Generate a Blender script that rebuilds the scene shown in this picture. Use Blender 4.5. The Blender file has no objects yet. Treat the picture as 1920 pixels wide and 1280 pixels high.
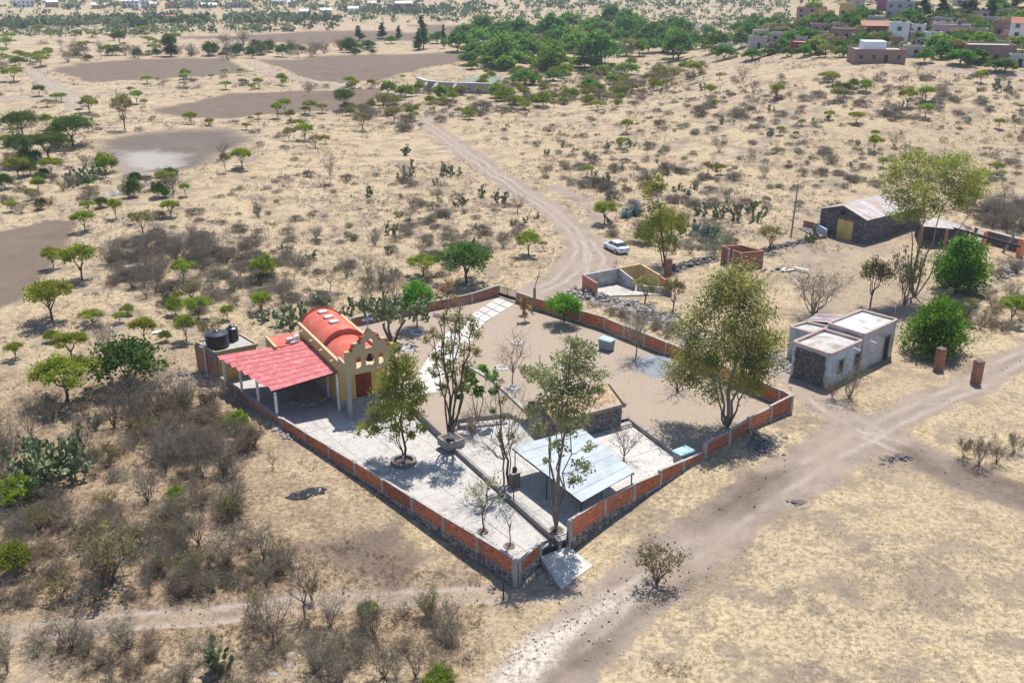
import bpy, bmesh, math, random
import numpy as np
PI = math.pi
rad = math.radians
SC = bpy.context.scene
COL = SC.collection
# ------------------------------------------------------------------ camera, sky, sun, exposure
F, TH, H = 1800.0, rad(21.7), 42.0            # focal length in photo pixels, pitch, height above the plaza
cam = bpy.data.cameras.new('camera'); camo = bpy.data.objects.new('camera', cam); COL.objects.link(camo)
cam.sensor_width = 36; cam.lens = 36 * F / 1920; cam.clip_start = 0.5; cam.clip_end = 20000
camo.location = (0, 0, H); camo.rotation_euler = (rad(90) - TH, 0, 0)
SC.camera = camo
SUN_AZ, SUN_EL = rad(70), rad(66)              # direction towards the sun: azimuth from +X, elevation
w = bpy.data.worlds.new('World'); SC.world = w; w.use_nodes = True
nt = w.node_tree; bgn = nt.nodes['Background']; sk = nt.nodes.new('ShaderNodeTexSky'); sk.sky_type = 'NISHITA'
sk.sun_disc = False; sk.sun_elevation = SUN_EL; sk.sun_rotation = rad(90) - SUN_AZ; sk.altitude = 1900
sk.air_density = 1.0; sk.dust_density = 1.5
nt.links.new(sk.outputs[0], bgn.inputs[0]); bgn.inputs[1].default_value = 0.14
sl = bpy.data.lights.new('sun', 'SUN'); sl.energy = 4.7; sl.angle = rad(0.5); sl.color = (1.0, 0.965, 0.91)
so = bpy.data.objects.new('sun', sl); COL.objects.link(so)
so.rotation_euler = (rad(90) - SUN_EL, 0, SUN_AZ + rad(90))
SC.view_settings.view_transform = 'Standard'; SC.view_settings.look = 'None'
SC.view_settings.gamma = 1; SC.view_settings.use_curve_mapping = False
SC.view_settings.exposure = 0.56
SC.cycles.max_bounces = 6; SC.cycles.diffuse_bounces = 3; SC.cycles.glossy_bounces = 2; SC.cycles.transmission_bounces = 4
SC.cycles.transparent_max_bounces = 4; SC.cycles.volume_bounces = 0
rng = random.Random(7); nr = np.random.default_rng(7)

# ------------------------------------------------------------------ noise, terrain, picking
_P = np.random.default_rng(3).random((256, 256))
def vnoise(x, y):
    x = np.asarray(x, float); y = np.asarray(y, float)
    xi = np.floor(x).astype(int); yi = np.floor(y).astype(int); fx = x - xi; fy = y - yi
    fx = fx * fx * (3 - 2 * fx); fy = fy * fy * (3 - 2 * fy)
    g = lambda i, j: _P[i % 256, j % 256]
    return (g(xi, yi) * (1 - fx) + g(xi + 1, yi) * fx) * (1 - fy) + (g(xi, yi + 1) * (1 - fx) + g(xi + 1, yi + 1) * fx) * fy
def sstep(a, b, x):
    t = np.clip((np.asarray(x, float) - a) / (b - a), 0, 1); return t * t * (3 - 2 * t)
def inpoly(x, y, P):
    x = np.asarray(x, float); y = np.asarray(y, float); r = np.zeros(x.shape, bool); n = len(P)
    for i in range(n):
        x0, y0 = P[i]; x1, y1 = P[(i + 1) % n]
        if y0 == y1: continue
        r ^= ((y0 > y) != (y1 > y)) & (x < (x1 - x0) * (y - y0) / (y1 - y0) + x0)
    return r
def dseg(x, y, P, closed=False):
    d = np.full(np.asarray(x, float).shape, 1e9); n = len(P)
    for i in range(n if closed else n - 1):
        x0, y0 = P[i]; x1, y1 = P[(i + 1) % n]; L = (x1 - x0) ** 2 + (y1 - y0) ** 2 + 1e-9
        t = np.clip(((x - x0) * (x1 - x0) + (y - y0) * (y1 - y0)) / L, 0, 1)
        d = np.minimum(d, np.hypot(x - x0 - t * (x1 - x0), y - y0 - t * (y1 - y0)))
    return d
A_ = (0.2, 59.3); GL = (2.08, 62.0); GR = (4.44, 63.5); E_ = (27.3, 85.0); E2 = (26.6, 86.4); NE1 = (11.1, 107.1)
NP = (2.9, 114.7); N2 = (0.7, 117.4); N1 = (-1.83, 119.75); NW1 = (-5.2, 117.2); NW2 = (-17.0, 110.0); NW3 = (-28.0, 103.0)
W2 = (-33.4, 95.9); W1 = (-22.0, 82.8)
COMP = [A_, GL, GR, (10.04, 69.3), (14.9, 73.9), (17.2, 76.0), E_, E2, NE1, NP, N2, N1, NW1, NW2, NW3, W2, W1]
CURB = (-5.6, 78.8)
PLAZA = [A_, GL, (3.6, 63.0), CURB, (-8.6, 84.2), (-11.5, 89.5), (-21.5, 101.0), (-29.5, 101.5), W2, W1]
MID = [(3.6, 63.0), GR, (10.04, 69.3), (14.9, 73.9), (15.6, 74.54), (11.3, 83.6), (4.0, 80.2), (-0.3, 84.6), (-5.2, 83.4), CURB]
ZP, ZM, ZY = 0.0, 0.35, 0.75
def hgt(x, y):
    x = np.asarray(x, float); y = np.asarray(y, float)
    s = (x - 0.2) * 0.742 + (y - 59.3) * 0.671
    h = 0.7 * sstep(4, 26, s)
    r = np.hypot(x - 1.5, y - 60.5); h = h - 0.95 * np.exp(-(r / 15) ** 2)
    far = sstep(0, 25, dseg(x, y, COMP, True))
    h = h + far * ((vnoise(x / 9, y / 9) - .5) * 0.7 + (vnoise(x / 31 + 9, y / 31) - .5) * 1.6 * sstep(110, 200, y))
    h = h + far * 0.9 * np.exp(-(((x + 30) / 9) ** 2 + ((y - 84) / 8) ** 2))
    h = h + 0.10 * (vnoise(x / 1.7, y / 1.7) - .5) * sstep(1.5, 6, dseg(x, y, COMP, True))
    xb = 35 + (y - 180) * 0.32
    hill = sstep(0, 1, (x - xb + 55) / 90) * sstep(165, 300, y) * 13.5
    hill2 = sstep(0, 1, (x - (133 + (y - 450) * .33) + 60) / 100) * sstep(320, 500, y) * 14
    return h + hill + hill2
def hsurf(x, y):
    x = np.asarray(x, float); y = np.asarray(y, float)
    h = hgt(x, y)
    h = np.where(inpoly(x, y, COMP), ZY - 0.04 + 0.08 * vnoise(x / 2.5, y / 2.5), h)
    h = np.where(inpoly(x, y, MID), ZM, h); return np.where(inpoly(x, y, PLAZA), ZP, h)
_T = np.geomspace(30, 5000, 900)
def at(px, py, z=None):
    u = (px - 960) / F; v = (640 - py) / F
    d = np.array([u, math.cos(TH) + v * math.sin(TH), -math.sin(TH) + v * math.cos(TH)])
    if z is not None:
        t = (z - H) / d[2]; return (d[0] * t, d[1] * t, z)
    below = (H + d[2] * _T) < hsurf(d[0] * _T, d[1] * _T)
    k = int(np.argmax(below)) if below.any() else len(_T) - 1
    k = max(k, 1); lo, hi = _T[k - 1], _T[k]
    T = np.linspace(lo, hi, 40); b = (H + d[2] * T) < hsurf(d[0] * T, d[1] * T)
    t = T[int(np.argmax(b))] if b.any() else hi
    x, y = d[0] * t, d[1] * t
    return (x, y, float(hsurf(x, y)))
def at2(px, py, z=None): return at(px, py, z)[:2]
def mpp(p):                                   # metres per photo pixel at a point
    return (p[1] * math.cos(TH) + (H - p[2]) * math.sin(TH)) / F
# ------------------------------------------------------------------ materials
MATS = {}
def nodes_of(name):
    m = bpy.data.materials.new(name); m.use_nodes = True; MATS[name] = m
    n = m.node_tree.nodes; return m, n, m.node_tree.links, n['Principled BSDF']
def noise(n, l, vec, scale, detail=4, rough=.6):
    t = n.new('ShaderNodeTexNoise'); t.inputs['Scale'].default_value = scale; t.inputs['Detail'].default_value = detail
    t.inputs['Roughness'].default_value = rough
    if vec is not None: l.new(vec, t.inputs['Vector'])
    return t.outputs['Fac']
def ramp(n, l, fac, stops):
    r = n.new('ShaderNodeValToRGB'); e = r.color_ramp.elements
    while len(e) < len(stops): e.new(0.5)
    for k, (p, c) in enumerate(stops):
        e[k].position = p; e[k].color = (c[0], c[1], c[2], 1) if not isinstance(c, (int, float)) else (c, c, c, 1)
    l.new(fac, r.inputs[0]); return r.outputs[0]
def mix(n, l, fac, a, b, mode='MIX'):
    m = n.new('ShaderNodeMix'); m.data_type = 'RGBA'; m.blend_type = mode
    for sck, v in ((m.inputs[0], fac), (m.inputs[6], a), (m.inputs[7], b)):
        if isinstance(v, (int, float)): sck.default_value = v
        elif isinstance(v, (tuple, list)): sck.default_value = (v[0], v[1], v[2], 1)
        else: l.new(v, sck)
    return m.outputs[2]
def math_(n, l, op, a, b=None, clamp=False):
    m = n.new('ShaderNodeMath'); m.operation = op; m.use_clamp = clamp
    for k, v in enumerate((a, b)):
        if v is None: continue
        if isinstance(v, (int, float)): m.inputs[k].default_value = v
        else: l.new(v, m.inputs[k])
    return m.outputs[0]
def bump(n, l, h, strength, dist, bsdf):
    b = n.new('ShaderNodeBump'); b.inputs['Strength'].default_value = strength; b.inputs['Distance'].default_value = dist
    l.new(h, b.inputs['Height']); l.new(b.outputs[0], bsdf.inputs['Normal'])
def surf(name, c1, c2, scale=3, rough=.9, stain=None, sscale=.6, samt=.5, bmp=.3, spec=.2, metal=0, rnd=0, world=False):
    """two-tone mottled surface, optional large stains, fine relief, optional per-object variation"""
    if name in MATS: return MATS[name]
    m, n, l, b = nodes_of(name)
    v = n.new('ShaderNodeNewGeometry').outputs['Position'] if world else n.new('ShaderNodeTexCoord').outputs['Object']
    f1 = noise(n, l, v, scale, 6, .7)
    c = ramp(n, l, f1, [(.3, c1), (.7, c2)])
    if stain is not None:
        f2 = noise(n, l, v, sscale, 5, .65)
        c = mix(n, l, math_(n, l, 'MULTIPLY', ramp(n, l, f2, [(.48, 0.), (.68, 1.)]), samt), c, stain)
    if rnd:
        oi = n.new('ShaderNodeObjectInfo').outputs['Random']
        hs = n.new('ShaderNodeHueSaturation'); l.new(c, hs.inputs['Color'])
        l.new(math_(n, l, 'ADD', math_(n, l, 'MULTIPLY', oi, rnd), 1 - rnd / 2), hs.inputs['Value']); c = hs.outputs[0]
    l.new(c, b.inputs['Base Color']); b.inputs['Roughness'].default_value = rough
    b.inputs['Specular IOR Level'].default_value = spec; b.inputs['Metallic'].default_value = metal
    if bmp: bump(n, l, noise(n, l, v, scale * 6, 3), bmp, .02, b)
    return m
def leafmat(name, c1, c2, c3, scale=.6, trans=.58):
    """leaf colour varies from clump to clump and from plant to plant; light passes through"""
    m, n, l, b = nodes_of(name)
    v = n.new('ShaderNodeTexCoord').outputs['Object']
    c = ramp(n, l, noise(n, l, v, scale, 3, .6), [(.35, c1), (.5, c2), (.68, c3)])
    geo = n.new('ShaderNodeNewGeometry').outputs['Random Per Island']
    oi = n.new('ShaderNodeObjectInfo').outputs['Random']
    hs = n.new('ShaderNodeHueSaturation'); l.new(c, hs.inputs['Color'])
    val = math_(n, l, 'ADD', math_(n, l, 'MULTIPLY', geo, .55), math_(n, l, 'ADD', math_(n, l, 'MULTIPLY', oi, .35), .72))
    l.new(val, hs.inputs['Value']); l.new(math_(n, l, 'ADD', math_(n, l, 'MULTIPLY', oi, .04), .48), hs.inputs['Hue'])
    d = n.new('ShaderNodeBsdfDiffuse'); t = n.new('ShaderNodeBsdfTranslucent'); ms = n.new('ShaderNodeMixShader')
    l.new(hs.outputs[0], d.inputs[0]); l.new(hs.outputs[0], t.inputs[0]); ms.inputs[0].default_value = trans
    l.new(d.outputs[0], ms.inputs[1]); l.new(t.outputs[0], ms.inputs[2])
    l.new(ms.outputs[0], n['Material Output'].inputs['Surface']); n.remove(b); return m
# ------------------------------------------------------------------ mesh builder
class MB:
    def __init__(s): s.v = []; s.f = []; s.n = 0
    def add(s, v, faces, mi=0):
        """v (N,3); faces: (M,k) int array or list of index lists"""
        v = np.asarray(v, float).reshape(-1, 3); s.v.append(v)
        if isinstance(faces, np.ndarray): s.f.append((faces + s.n, mi))
        else:
            by = {}
            for q in faces: by.setdefault(len(q), []).append(q)
            for k, q in by.items(): s.f.append((np.array(q, int) + s.n, mi))
        s.n += len(v); return s
    def box(s, c, size, rz=0, mi=0, top=1.0, jit=0):
        x, y, z = [q / 2 for q in size]
        v = np.array([(-x, -y, -z), (x, -y, -z), (x, y, -z), (-x, y, -z), (-x * top, -y * top, z), (x * top, -y * top, z), (x * top, y * top, z), (-x * top, y * top, z)])
        if jit: v = v + (nr.random((8, 3)) - .5) * jit
        k, q = math.cos(rz), math.sin(rz)
        v = np.c_[v[:, 0] * k - v[:, 1] * q, v[:, 0] * q + v[:, 1] * k, v[:, 2]] + np.array(c)
        return s.add(v, np.array([(0, 3, 2, 1), (4, 5, 6, 7), (0, 1, 5, 4), (1, 2, 6, 5), (2, 3, 7, 6), (3, 0, 4, 7)]), mi)
    def prism(s, pts, z0, z1, mi=0):
        """pts counter-clockwise plan; z0/z1 numbers or per-point lists"""
        n = len(pts); a = sum(pts[i][0] * pts[(i + 1) % n][1] - pts[(i + 1) % n][0] * pts[i][1] for i in range(n))
        Z0 = [z0] * n if isinstance(z0, (int, float)) else list(z0); Z1 = [z1] * n if isinstance(z1, (int, float)) else list(z1)
        if a < 0: pts, Z0, Z1 = list(pts)[::-1], Z0[::-1], Z1[::-1]
        v = [(p[0], p[1], z) for p, z in zip(pts, Z0)] + [(p[0], p[1], z) for p, z in zip(pts, Z1)]
        f = [list(range(n))[::-1], list(range(n, 2 * n))] + [[i, (i + 1) % n, n + (i + 1) % n, n + i] for i in range(n)]
        return s.add(v, f, mi)
    def bar(s, p, q, wd, ht, mi=0):
        """rectangular bar from p to q, width wd across, ht up"""
        p = np.array(p, float); q = np.array(q, float); d = q - p; d /= np.linalg.norm(d) + 1e-9
        up = np.array([0, 0, 1.]) if abs(d[2]) < .95 else np.array([1., 0, 0])
        sd = np.cross(d, up); sd /= np.linalg.norm(sd); up = np.cross(sd, d); a, b = sd * wd / 2, up * ht / 2
        v = [p - a - b, p + a - b, p + a + b, p - a + b, q - a - b, q + a - b, q + a + b, q - a + b]
        return s.add(v, np.array([(0, 1, 2, 3), (7, 6, 5, 4), (0, 4, 5, 1), (1, 5, 6, 2), (2, 6, 7, 3), (3, 7, 4, 0)]), mi)
    def tube(s, pts, r, n=6, mi=0, cap=True):
        P = np.asarray(pts, float); m = len(P); R = np.full(m, r) if np.isscalar(r) else np.asarray(r, float)
        d = np.gradient(P, axis=0) if m > 2 else np.repeat((P[1:] - P[:1]), 2, 0)
        d /= np.linalg.norm(d, axis=1)[:, None] + 1e-9
        ref = np.array([1., 0, 0]) if abs(d[0, 0]) < .8 else np.array([0, 1., 0])
        a = np.cross(d, ref); a /= np.linalg.norm(a, axis=1)[:, None] + 1e-9; b = np.cross(d, a)
        th = np.arange(n) * 2 * PI / n
        v = P[:, None, :] + R[:, None, None] * (np.cos(th)[None, :, None] * a[:, None, :] + np.sin(th)[None, :, None] * b[:, None, :])
        i = np.arange(m - 1)[:, None] * n + np.arange(n)[None, :]; j = np.arange(m - 1)[:, None] * n + (np.arange(n) + 1)[None, :] % n
        f = np.stack([i, j, j + n, i + n], -1).reshape(-1, 4)
        s.add(v.reshape(-1, 3), f, mi)
        if cap and n > 3:
            s.f.append((np.array([list(range(n))[::-1]]) + s.n - m * n, mi)); s.f.append((np.array([list(range(n))]) + s.n - n, mi))
        return s
    def lathe(s, prof, c=(0, 0, 0), n=20, mi=0):
        th = np.arange(n) * 2 * PI / n; pr = np.asarray(prof, float)
        v = np.stack([pr[:, 0][:, None] * np.cos(th), pr[:, 0][:, None] * np.sin(th), np.repeat(pr[:, 1][:, None], n, 1)], -1).reshape(-1, 3) + np.array(c)
        m = len(pr); i = np.arange(m - 1)[:, None] * n + np.arange(n)[None, :]; j = np.arange(m - 1)[:, None] * n + (np.arange(n) + 1)[None, :] % n
        return s.add(v, np.stack([i, j, j + n, i + n], -1).reshape(-1, 4), mi)
    def leaves(s, c, size, mi=0, asp=1.0, flat=0.0, droop=0.0):
        """one bent quad per centre, random orientation"""
        c = np.asarray(c, float); N = len(c)
        if N == 0: return s
        d = nr.normal(size=(N, 3)); d[:, 2] = d[:, 2] * (1 - flat) - droop; d /= np.linalg.norm(d, axis=1)[:, None]
        e = nr.normal(size=(N, 3)); e[:, 2] *= (1 - flat); e -= d * (e * d).sum(1)[:, None]; e /= np.linalg.norm(e, axis=1)[:, None] + 1e-9
        sz = (np.asarray(size) * (0.6 + 0.8 * nr.random(N)))[:, None]
        a = d * sz * asp; b = e * sz * .5
        v = np.stack([c - a * .5, c + b, c + a * .5, c - b], 1).reshape(-1, 3)
        return s.add(v, (np.arange(N)[:, None] * 4 + np.arange(4)[None, :]), mi)
    def stones(s, c, r, mi=0, flat=.75):
        """rough stones: jittered octahedra with a cut top, 12 faces"""
        c = np.asarray(c, float); N = len(c); r = np.asarray(r, float) * np.ones(N)
        base = np.array([(1, 0, 0), (.5, .87, .1), (-.5, .87, 0), (-1, 0, .1), (-.5, -.87, 0), (.5, -.87, .1), (.25, .1, .8), (-.3, .05, .75)])
        f = np.array([(0, 1, 6), (1, 2, 6), (2, 7, 6), (2, 3, 7), (3, 4, 7), (4, 6, 7), (4, 5, 6), (5, 0, 6)])
        v = base[None] * (1 + .5 * (nr.random((N, 8, 3)) - .5)); v[:, :, 2] *= flat
        th = nr.random(N) * 2 * PI; k, q = np.cos(th)[:, None], np.sin(th)[:, None]
        v = np.stack([v[..., 0] * k - v[..., 1] * q, v[..., 0] * q + v[..., 1] * k, v[..., 2]], -1) * r[:, None, None] + c[:, None, :]
        low = v[:, :6].copy(); low[..., 2] -= r[:, None] * .6
        vv = np.concatenate([v, low], 1).reshape(-1, 3)
        sk = np.array([(8 + (i + 1) % 6 * 0 + i, 8 + (i + 1) % 6, (i + 1) % 6, i) for i in range(6)])
        o = (np.arange(N) * 14)[:, None, None]
        s.add(vv, (f[None] + o).reshape(-1, 3), mi); s.f.append(((sk[None] + o).reshape(-1, 4) + s.n - len(vv), mi)); return s
    def mesh(s, name, mats=(), smooth=False):
        me = bpy.data.meshes.new(name)
        v = np.concatenate(s.v) if s.v else np.zeros((0, 3))
        me.vertices.add(len(v)); me.vertices.foreach_set('co', v.ravel())
        li = np.concatenate([q.ravel() for q, _ in s.f]); lt = np.concatenate([np.full(len(q), q.shape[1]) for q, _ in s.f])
        mi = np.concatenate([np.full(len(q), k) for q, k in s.f])
        me.loops.add(len(li)); me.loops.foreach_set('vertex_index', li.astype(np.int32))
        me.polygons.add(len(lt)); me.polygons.foreach_set('loop_start', (np.cumsum(lt) - lt).astype(np.int32))
        me.polygons.foreach_set('material_index', mi.astype(np.int32))
        me.polygons.foreach_set('use_smooth', np.full(len(lt), bool(smooth)))
        me.update(calc_edges=True)
        for q in (mats if isinstance(mats, (list, tuple)) else [mats]): me.materials.append(q)
        return me
    def build(s, name, mats, parent=None, smooth=False, loc=None, **kw):
        return obj(name, s.mesh(name, mats, smooth), parent, loc, **kw)
def obj(name, me, parent=None, loc=None, **kw):
    o = bpy.data.objects.new(name, me); COL.objects.link(o)
    if parent is not None: o.parent = parent
    if loc is not None: o.location = loc
    for k, v in kw.items(): o[k] = v
    return o
def thing(name, label, cat, loc=(0, 0, 0), rz=0, group=None):
    o = obj(name, None, None, loc); o.rotation_euler.z = rz; o['label'] = label; o['category'] = cat
    o.empty_display_size = .2
    if group: o['group'] = group
    return o
def tag(o, label, cat, group=None, kind=None):
    o['label'] = label; o['category'] = cat
    if group: o['group'] = group
    if kind: o['kind'] = kind
    return o
def copy_tree(o, kids, loc, rz=0, scale=(1, 1, 1), label=None, group=None):
    """copy a thing and each of its parts (kids: list of (child, [sub-parts]))"""
    c = o.copy(); COL.objects.link(c); c.location = loc; c.rotation_euler = (0, 0, rz); c.scale = scale
    if label: c['label'] = label
    if group: c['group'] = group
    for ch, sub in kids:
        d = ch.copy(); COL.objects.link(d); d.parent = c
        for g in sub:
            e = g.copy(); COL.objects.link(e); e.parent = d
    return c
def wbuild(mb, name, mats, parent, smooth=False, **kw):
    """build a part whose mesh was written in world coordinates under a thing that stands at its base"""
    off = np.array(parent.location)
    if parent.parent is not None: off = off + np.array(parent.parent.location)
    mb.v = [q - off for q in mb.v]
    return mb.build(name, mats, parent, smooth, **kw)
# ------------------------------------------------------------------ the ground: one sheet, split into ground, roads, fields along its own edges
def pw(*pts): return [at2(*p) for p in pts]
ROADS = [  # (kind, centre line, half width)
 ('road', pw((1000, 1300), (1060, 1220), (1160, 1120), (1290, 1035), (1430, 930), (1540, 860), (1640, 800)), 3.0),
 ('road', pw((1640, 800), (1730, 760), (1800, 730), (1870, 690), (1940, 655)), 1.9),
 ('road', pw((1640, 800), (1560, 765), (1490, 712), (1400, 668), (1300, 622), (1180, 585), (1090, 548)), 2.0),
 ('track', pw((1640, 810), (1700, 840), (1790, 885), (1940, 945)), 2.4),
 ('road', pw((985, 552), (1050, 525), (1085, 490), (1090, 460), (1075, 430), (1040, 398), (1000, 372), (940, 332), (870, 285), (820, 246), (795, 230), (830, 217), (880, 205)), 2.6),
 ('road', pw((1090, 548), (1110, 520), (1120, 480), (1100, 450)), 2.6),
 ('side', pw((1100, 430), (1125, 405), (1090, 375), (1040, 350)), 1.2),
 ('path', pw((-20, 1190), (150, 1172), (400, 1152), (560, 1128), (800, 1118), (960, 1108), (1090, 1105)), 1.1),
 ('far', pw((55, 128), (80, 150), (110, 168), (140, 182), (140, 205)), 3.2), ('far', pw((-20, 186), (140, 183), (350, 162), (560, 148), (640, 150)), 3.0),
 ('far', pw((560, 85), (720, 80), (880, 88), (905, 105), (880, 112)), 3.0), ('far', pw((470, 118), (520, 140), (640, 165), (700, 175), (760, 160)), 2.5),
 ('far', pw((1300, 131), (1420, 116), (1480, 110)), 2.5), ('far', pw((1590, 122), (1700, 120), (1800, 135), (1940, 140)), 3.0),
 ('trail', pw((1500, 460), (1514, 480), (1512, 500), (1485, 530)), .7), ('trail', pw((1280, 320), (1350, 300), (1430, 270), (1470, 225), (1530, 190)), .9),
 ('trail', pw((1480, 333), (1560, 348), (1660, 372)), .3), ('trail', pw((760, 420), (820, 470), (900, 490)), .5), ('trail', pw((200, 640), (250, 560), (280, 470), (330, 420)), .5),
 ('trail', pw((60, 1290), (75, 1230), (90, 1180)), .6),
]
FIELDS = [('field', pw((90, 131), (170, 116), (420, 109), (478, 135), (380, 144), (170, 155))), ('field', pw((480, 112), (640, 104), (870, 100), (895, 112), (760, 137), (640, 157), (560, 142))),
 ('field', pw((285, 206), (430, 175), (620, 170), (720, 165), (690, 202), (520, 214), (350, 222))), ('field', pw((-40, 440), (90, 415), (142, 413), (115, 480), (45, 560), (-40, 600))),
 ('field', pw((330, 72), (620, 58), (900, 60), (900, 68), (560, 84))), ('field', pw((760, 46), (1000, 50), (1000, 62), (800, 60))), ('field', pw((1080, 60), (1300, 45), (1330, 60), (1150, 72)))]
POND = pw((172, 262), (300, 245), (440, 238), (478, 262), (385, 312), (330, 322), (240, 326), (188, 298))
PONDC = pw((215, 280), (290, 273), (350, 280), (345, 305), (260, 318), (225, 305))
DARK = [pw((1650, 828), (1720, 832), (1800, 866), (1945, 922), (1945, 962), (1790, 908), (1690, 862)), pw((1265, 975), (1420, 890), (1500, 870), (1440, 930), (1300, 1010)), pw((1090, 1200), (1290, 1060), (1320, 1080), (1150, 1210), (1040, 1290), (1000, 1290)),
        pw((620, 1010), (760, 960), (800, 1060), (740, 1110), (560, 1030))]
CHALK = [pw((905, 1290), (960, 1215), (1080, 1150), (1200, 1090), (1180, 1130), (1060, 1200), (1000, 1290))]
SOIL_PATCHES = [pw((1480, 560), (1700, 520), (1800, 560), (1700, 640), (1500, 640)), pw((1490, 360), (1440, 470), (1560, 600), (1680, 560), (1690, 460))]  # stretches of ground half mixed towards a darker brown soil colour
BROWN = pw((-20, 700), (330, 660), (520, 800), (760, 980), (960, 1120), (860, 1300), (-300, 1300), (-300, 700))

def make_ground():
    NA, NR_ = 560, 660
    ang = np.concatenate([np.linspace(rad(-75), rad(-36), 24)[:-1], np.linspace(rad(-36), rad(36), NA), np.linspace(rad(36), rad(75), 24)[1:]])
    rr = np.concatenate([np.geomspace(24, 420, NR_), np.geomspace(420, 6000, 120)[1:]])
    R, T = np.meshgrid(rr, ang, indexing='ij'); X = (R * np.sin(T)).ravel(); Y = (R * np.cos(T)).ravel()
    Z = hgt(X, Y)
    inc = inpoly(X, Y, COMP)
    Z = np.where(inc, ZY - 0.04 + 0.08 * vnoise(X / 2.5, Y / 2.5), Z)
    low = inpoly(X, Y, PLAZA) | inpoly(X, Y, MID)          # the paved levels have floors of their own
    wob = (vnoise(X / 1.3, Y / 1.3) - .5) * 1.0 + (vnoise(X / 5, Y / 5) - .5) * 1.4
    road = np.zeros(len(X)); tr = np.zeros(len(X)); cls = np.zeros(len(X), int)
    for kind, P, hw in ROADS:
        P = np.array(P); bb = (X > P[:, 0].min() - 12) & (X < P[:, 0].max() + 12) & (Y > P[:, 1].min() - 12) & (Y < P[:, 1].max() + 12)
        idx = np.where(bb)[0]; d = dseg(X[idx], Y[idx], [tuple(q) for q in P])
        wb = wob[idx] * min(.75, hw * .3)
        v = 1 - sstep(hw * .92, hw * 1.08 + .15, d + wb)
        k = dict(road=1, track=1, side=.9, path=.55, far=.9, trail=.6)[kind]
        road[idx] = np.maximum(road[idx], v * k)
        if kind in ('road', 'track', 'path', 'far'):
            # wheel tracks and ruts: paler pair of lines, slightly sunk
            rut = np.exp(-((np.abs(d + wb * .3) - .85) / .35) ** 2) * v; tr[idx] = np.maximum(tr[idx], rut)
            Z[idx] -= np.where(inc[idx], 0, v * .10 + rut * .05)
        c = dict(road=1, track=1, side=1, path=2, far=1, trail=2)[kind]
        cls[idx[d + wb < hw]] = c
    fld = np.zeros(len(X))
    for _, P in FIELDS:
        inn = inpoly(X, Y, P); dd = dseg(X, Y, P, True) * np.where(inn, 1, -1)
        sc = np.clip(np.hypot(X, Y) / 160, 1, 2); fld = np.maximum(fld, sstep(-.6 * sc, .6 * sc, dd + wob * .5 * sc)); cls[(dd + wob * .5 * sc) > 0] = 3
    inn = inpoly(X, Y, POND); dd = dseg(X, Y, POND, True) * np.where(inn, 1, -1); pond = sstep(-3, 5, dd + wob * 2); cls[(dd + wob * 2) > 1] = 4
    Z -= 1.2 * sstep(-1, 12, dd)
    inn = inpoly(X, Y, PONDC); dc = dseg(X, Y, PONDC, True) * np.where(inn, 1, -1); pc = sstep(-3, 4, dc + wob * 2.5)
    dark = np.zeros(len(X)); chalk = np.zeros(len(X)); soil = np.zeros(len(X))
    for L, arr, s in ((DARK, dark, 1.2), (CHALK, chalk, .8), (SOIL_PATCHES, soil, 2)):
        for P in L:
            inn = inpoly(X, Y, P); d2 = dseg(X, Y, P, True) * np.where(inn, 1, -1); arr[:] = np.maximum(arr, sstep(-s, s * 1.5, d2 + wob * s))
    inn = inpoly(X, Y, BROWN); d2 = dseg(X, Y, BROWN, True) * np.where(inn, 1, -1); brown = sstep(-5, 7, d2 + wob * 5)
    yard = inc.astype(float)
    m1 = np.c_[road, fld, dark, np.ones(len(X))]; m2 = np.c_[pond, pc, chalk, np.ones(len(X))]; m3 = np.c_[yard, brown, tr, np.ones(len(X))]
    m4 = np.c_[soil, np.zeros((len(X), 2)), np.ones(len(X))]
    nR, nA = R.shape; i = (np.arange(nR - 1)[:, None] * nA + np.arange(nA - 1)[None, :]).ravel()
    q = np.stack([i, i + 1, i + nA + 1, i + nA], -1)[:, ::-1]
    fc = np.max(cls[q], 1) * (np.sum(cls[q] > 0, 1) >= 2)
    fc = np.where(inc[q].sum(1) >= 3, 5, fc)
    lc = low[q].sum(1); edge = np.unique(q[(lc > 0) & (lc < 4)]); edge = edge[low[edge]]
    for v in edge:                                          # the sheet ends on the edge of the paving
        best = None
        for P in (PLAZA, MID):
            for k in range(len(P)):
                a, b = np.array(P[k]), np.array(P[(k + 1) % len(P)]); t = np.clip(((X[v] - a[0]) * (b - a)[0] + (Y[v] - a[1]) * (b - a)[1]) / ((b - a) @ (b - a)), 0, 1)
                c = a + (b - a) * t; d = math.hypot(X[v] - c[0], Y[v] - c[1])
                if best is None or d < best[0]: best = (d, c)
        X[v], Y[v] = best[1]
        if dseg(X[v:v + 1], Y[v:v + 1], COMP, True)[0] < .6: Z[v] = hgt(X[v:v + 1], Y[v:v + 1])[0]
        else: Z[v] = ZY
    q = q[lc < 4]; fc = fc[lc < 4]
    V = np.c_[X, Y, Z]; mat = ground_mat(); N = vert_normals(V, q)
    for k, nm in ((0, 'ground'), (1, 'dirt_road'), (2, 'footpath'), (3, 'ploughed_field'), (4, 'dry_pond_bed'), (5, 'yard_ground')):
        f = q[fc == k]; use = np.unique(f); mp = np.full(len(X), -1); mp[use] = np.arange(len(use))
        mb = MB(); mb.add(V[use], mp[f]); me = mb.mesh(nm, mat, True)
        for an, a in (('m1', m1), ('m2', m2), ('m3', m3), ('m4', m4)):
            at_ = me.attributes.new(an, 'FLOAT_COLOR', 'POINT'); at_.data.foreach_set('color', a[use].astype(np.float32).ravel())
        me.normals_split_custom_set_from_vertices(N[use].tolist())
        o = obj(nm, me); o['kind'] = 'structure'
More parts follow.
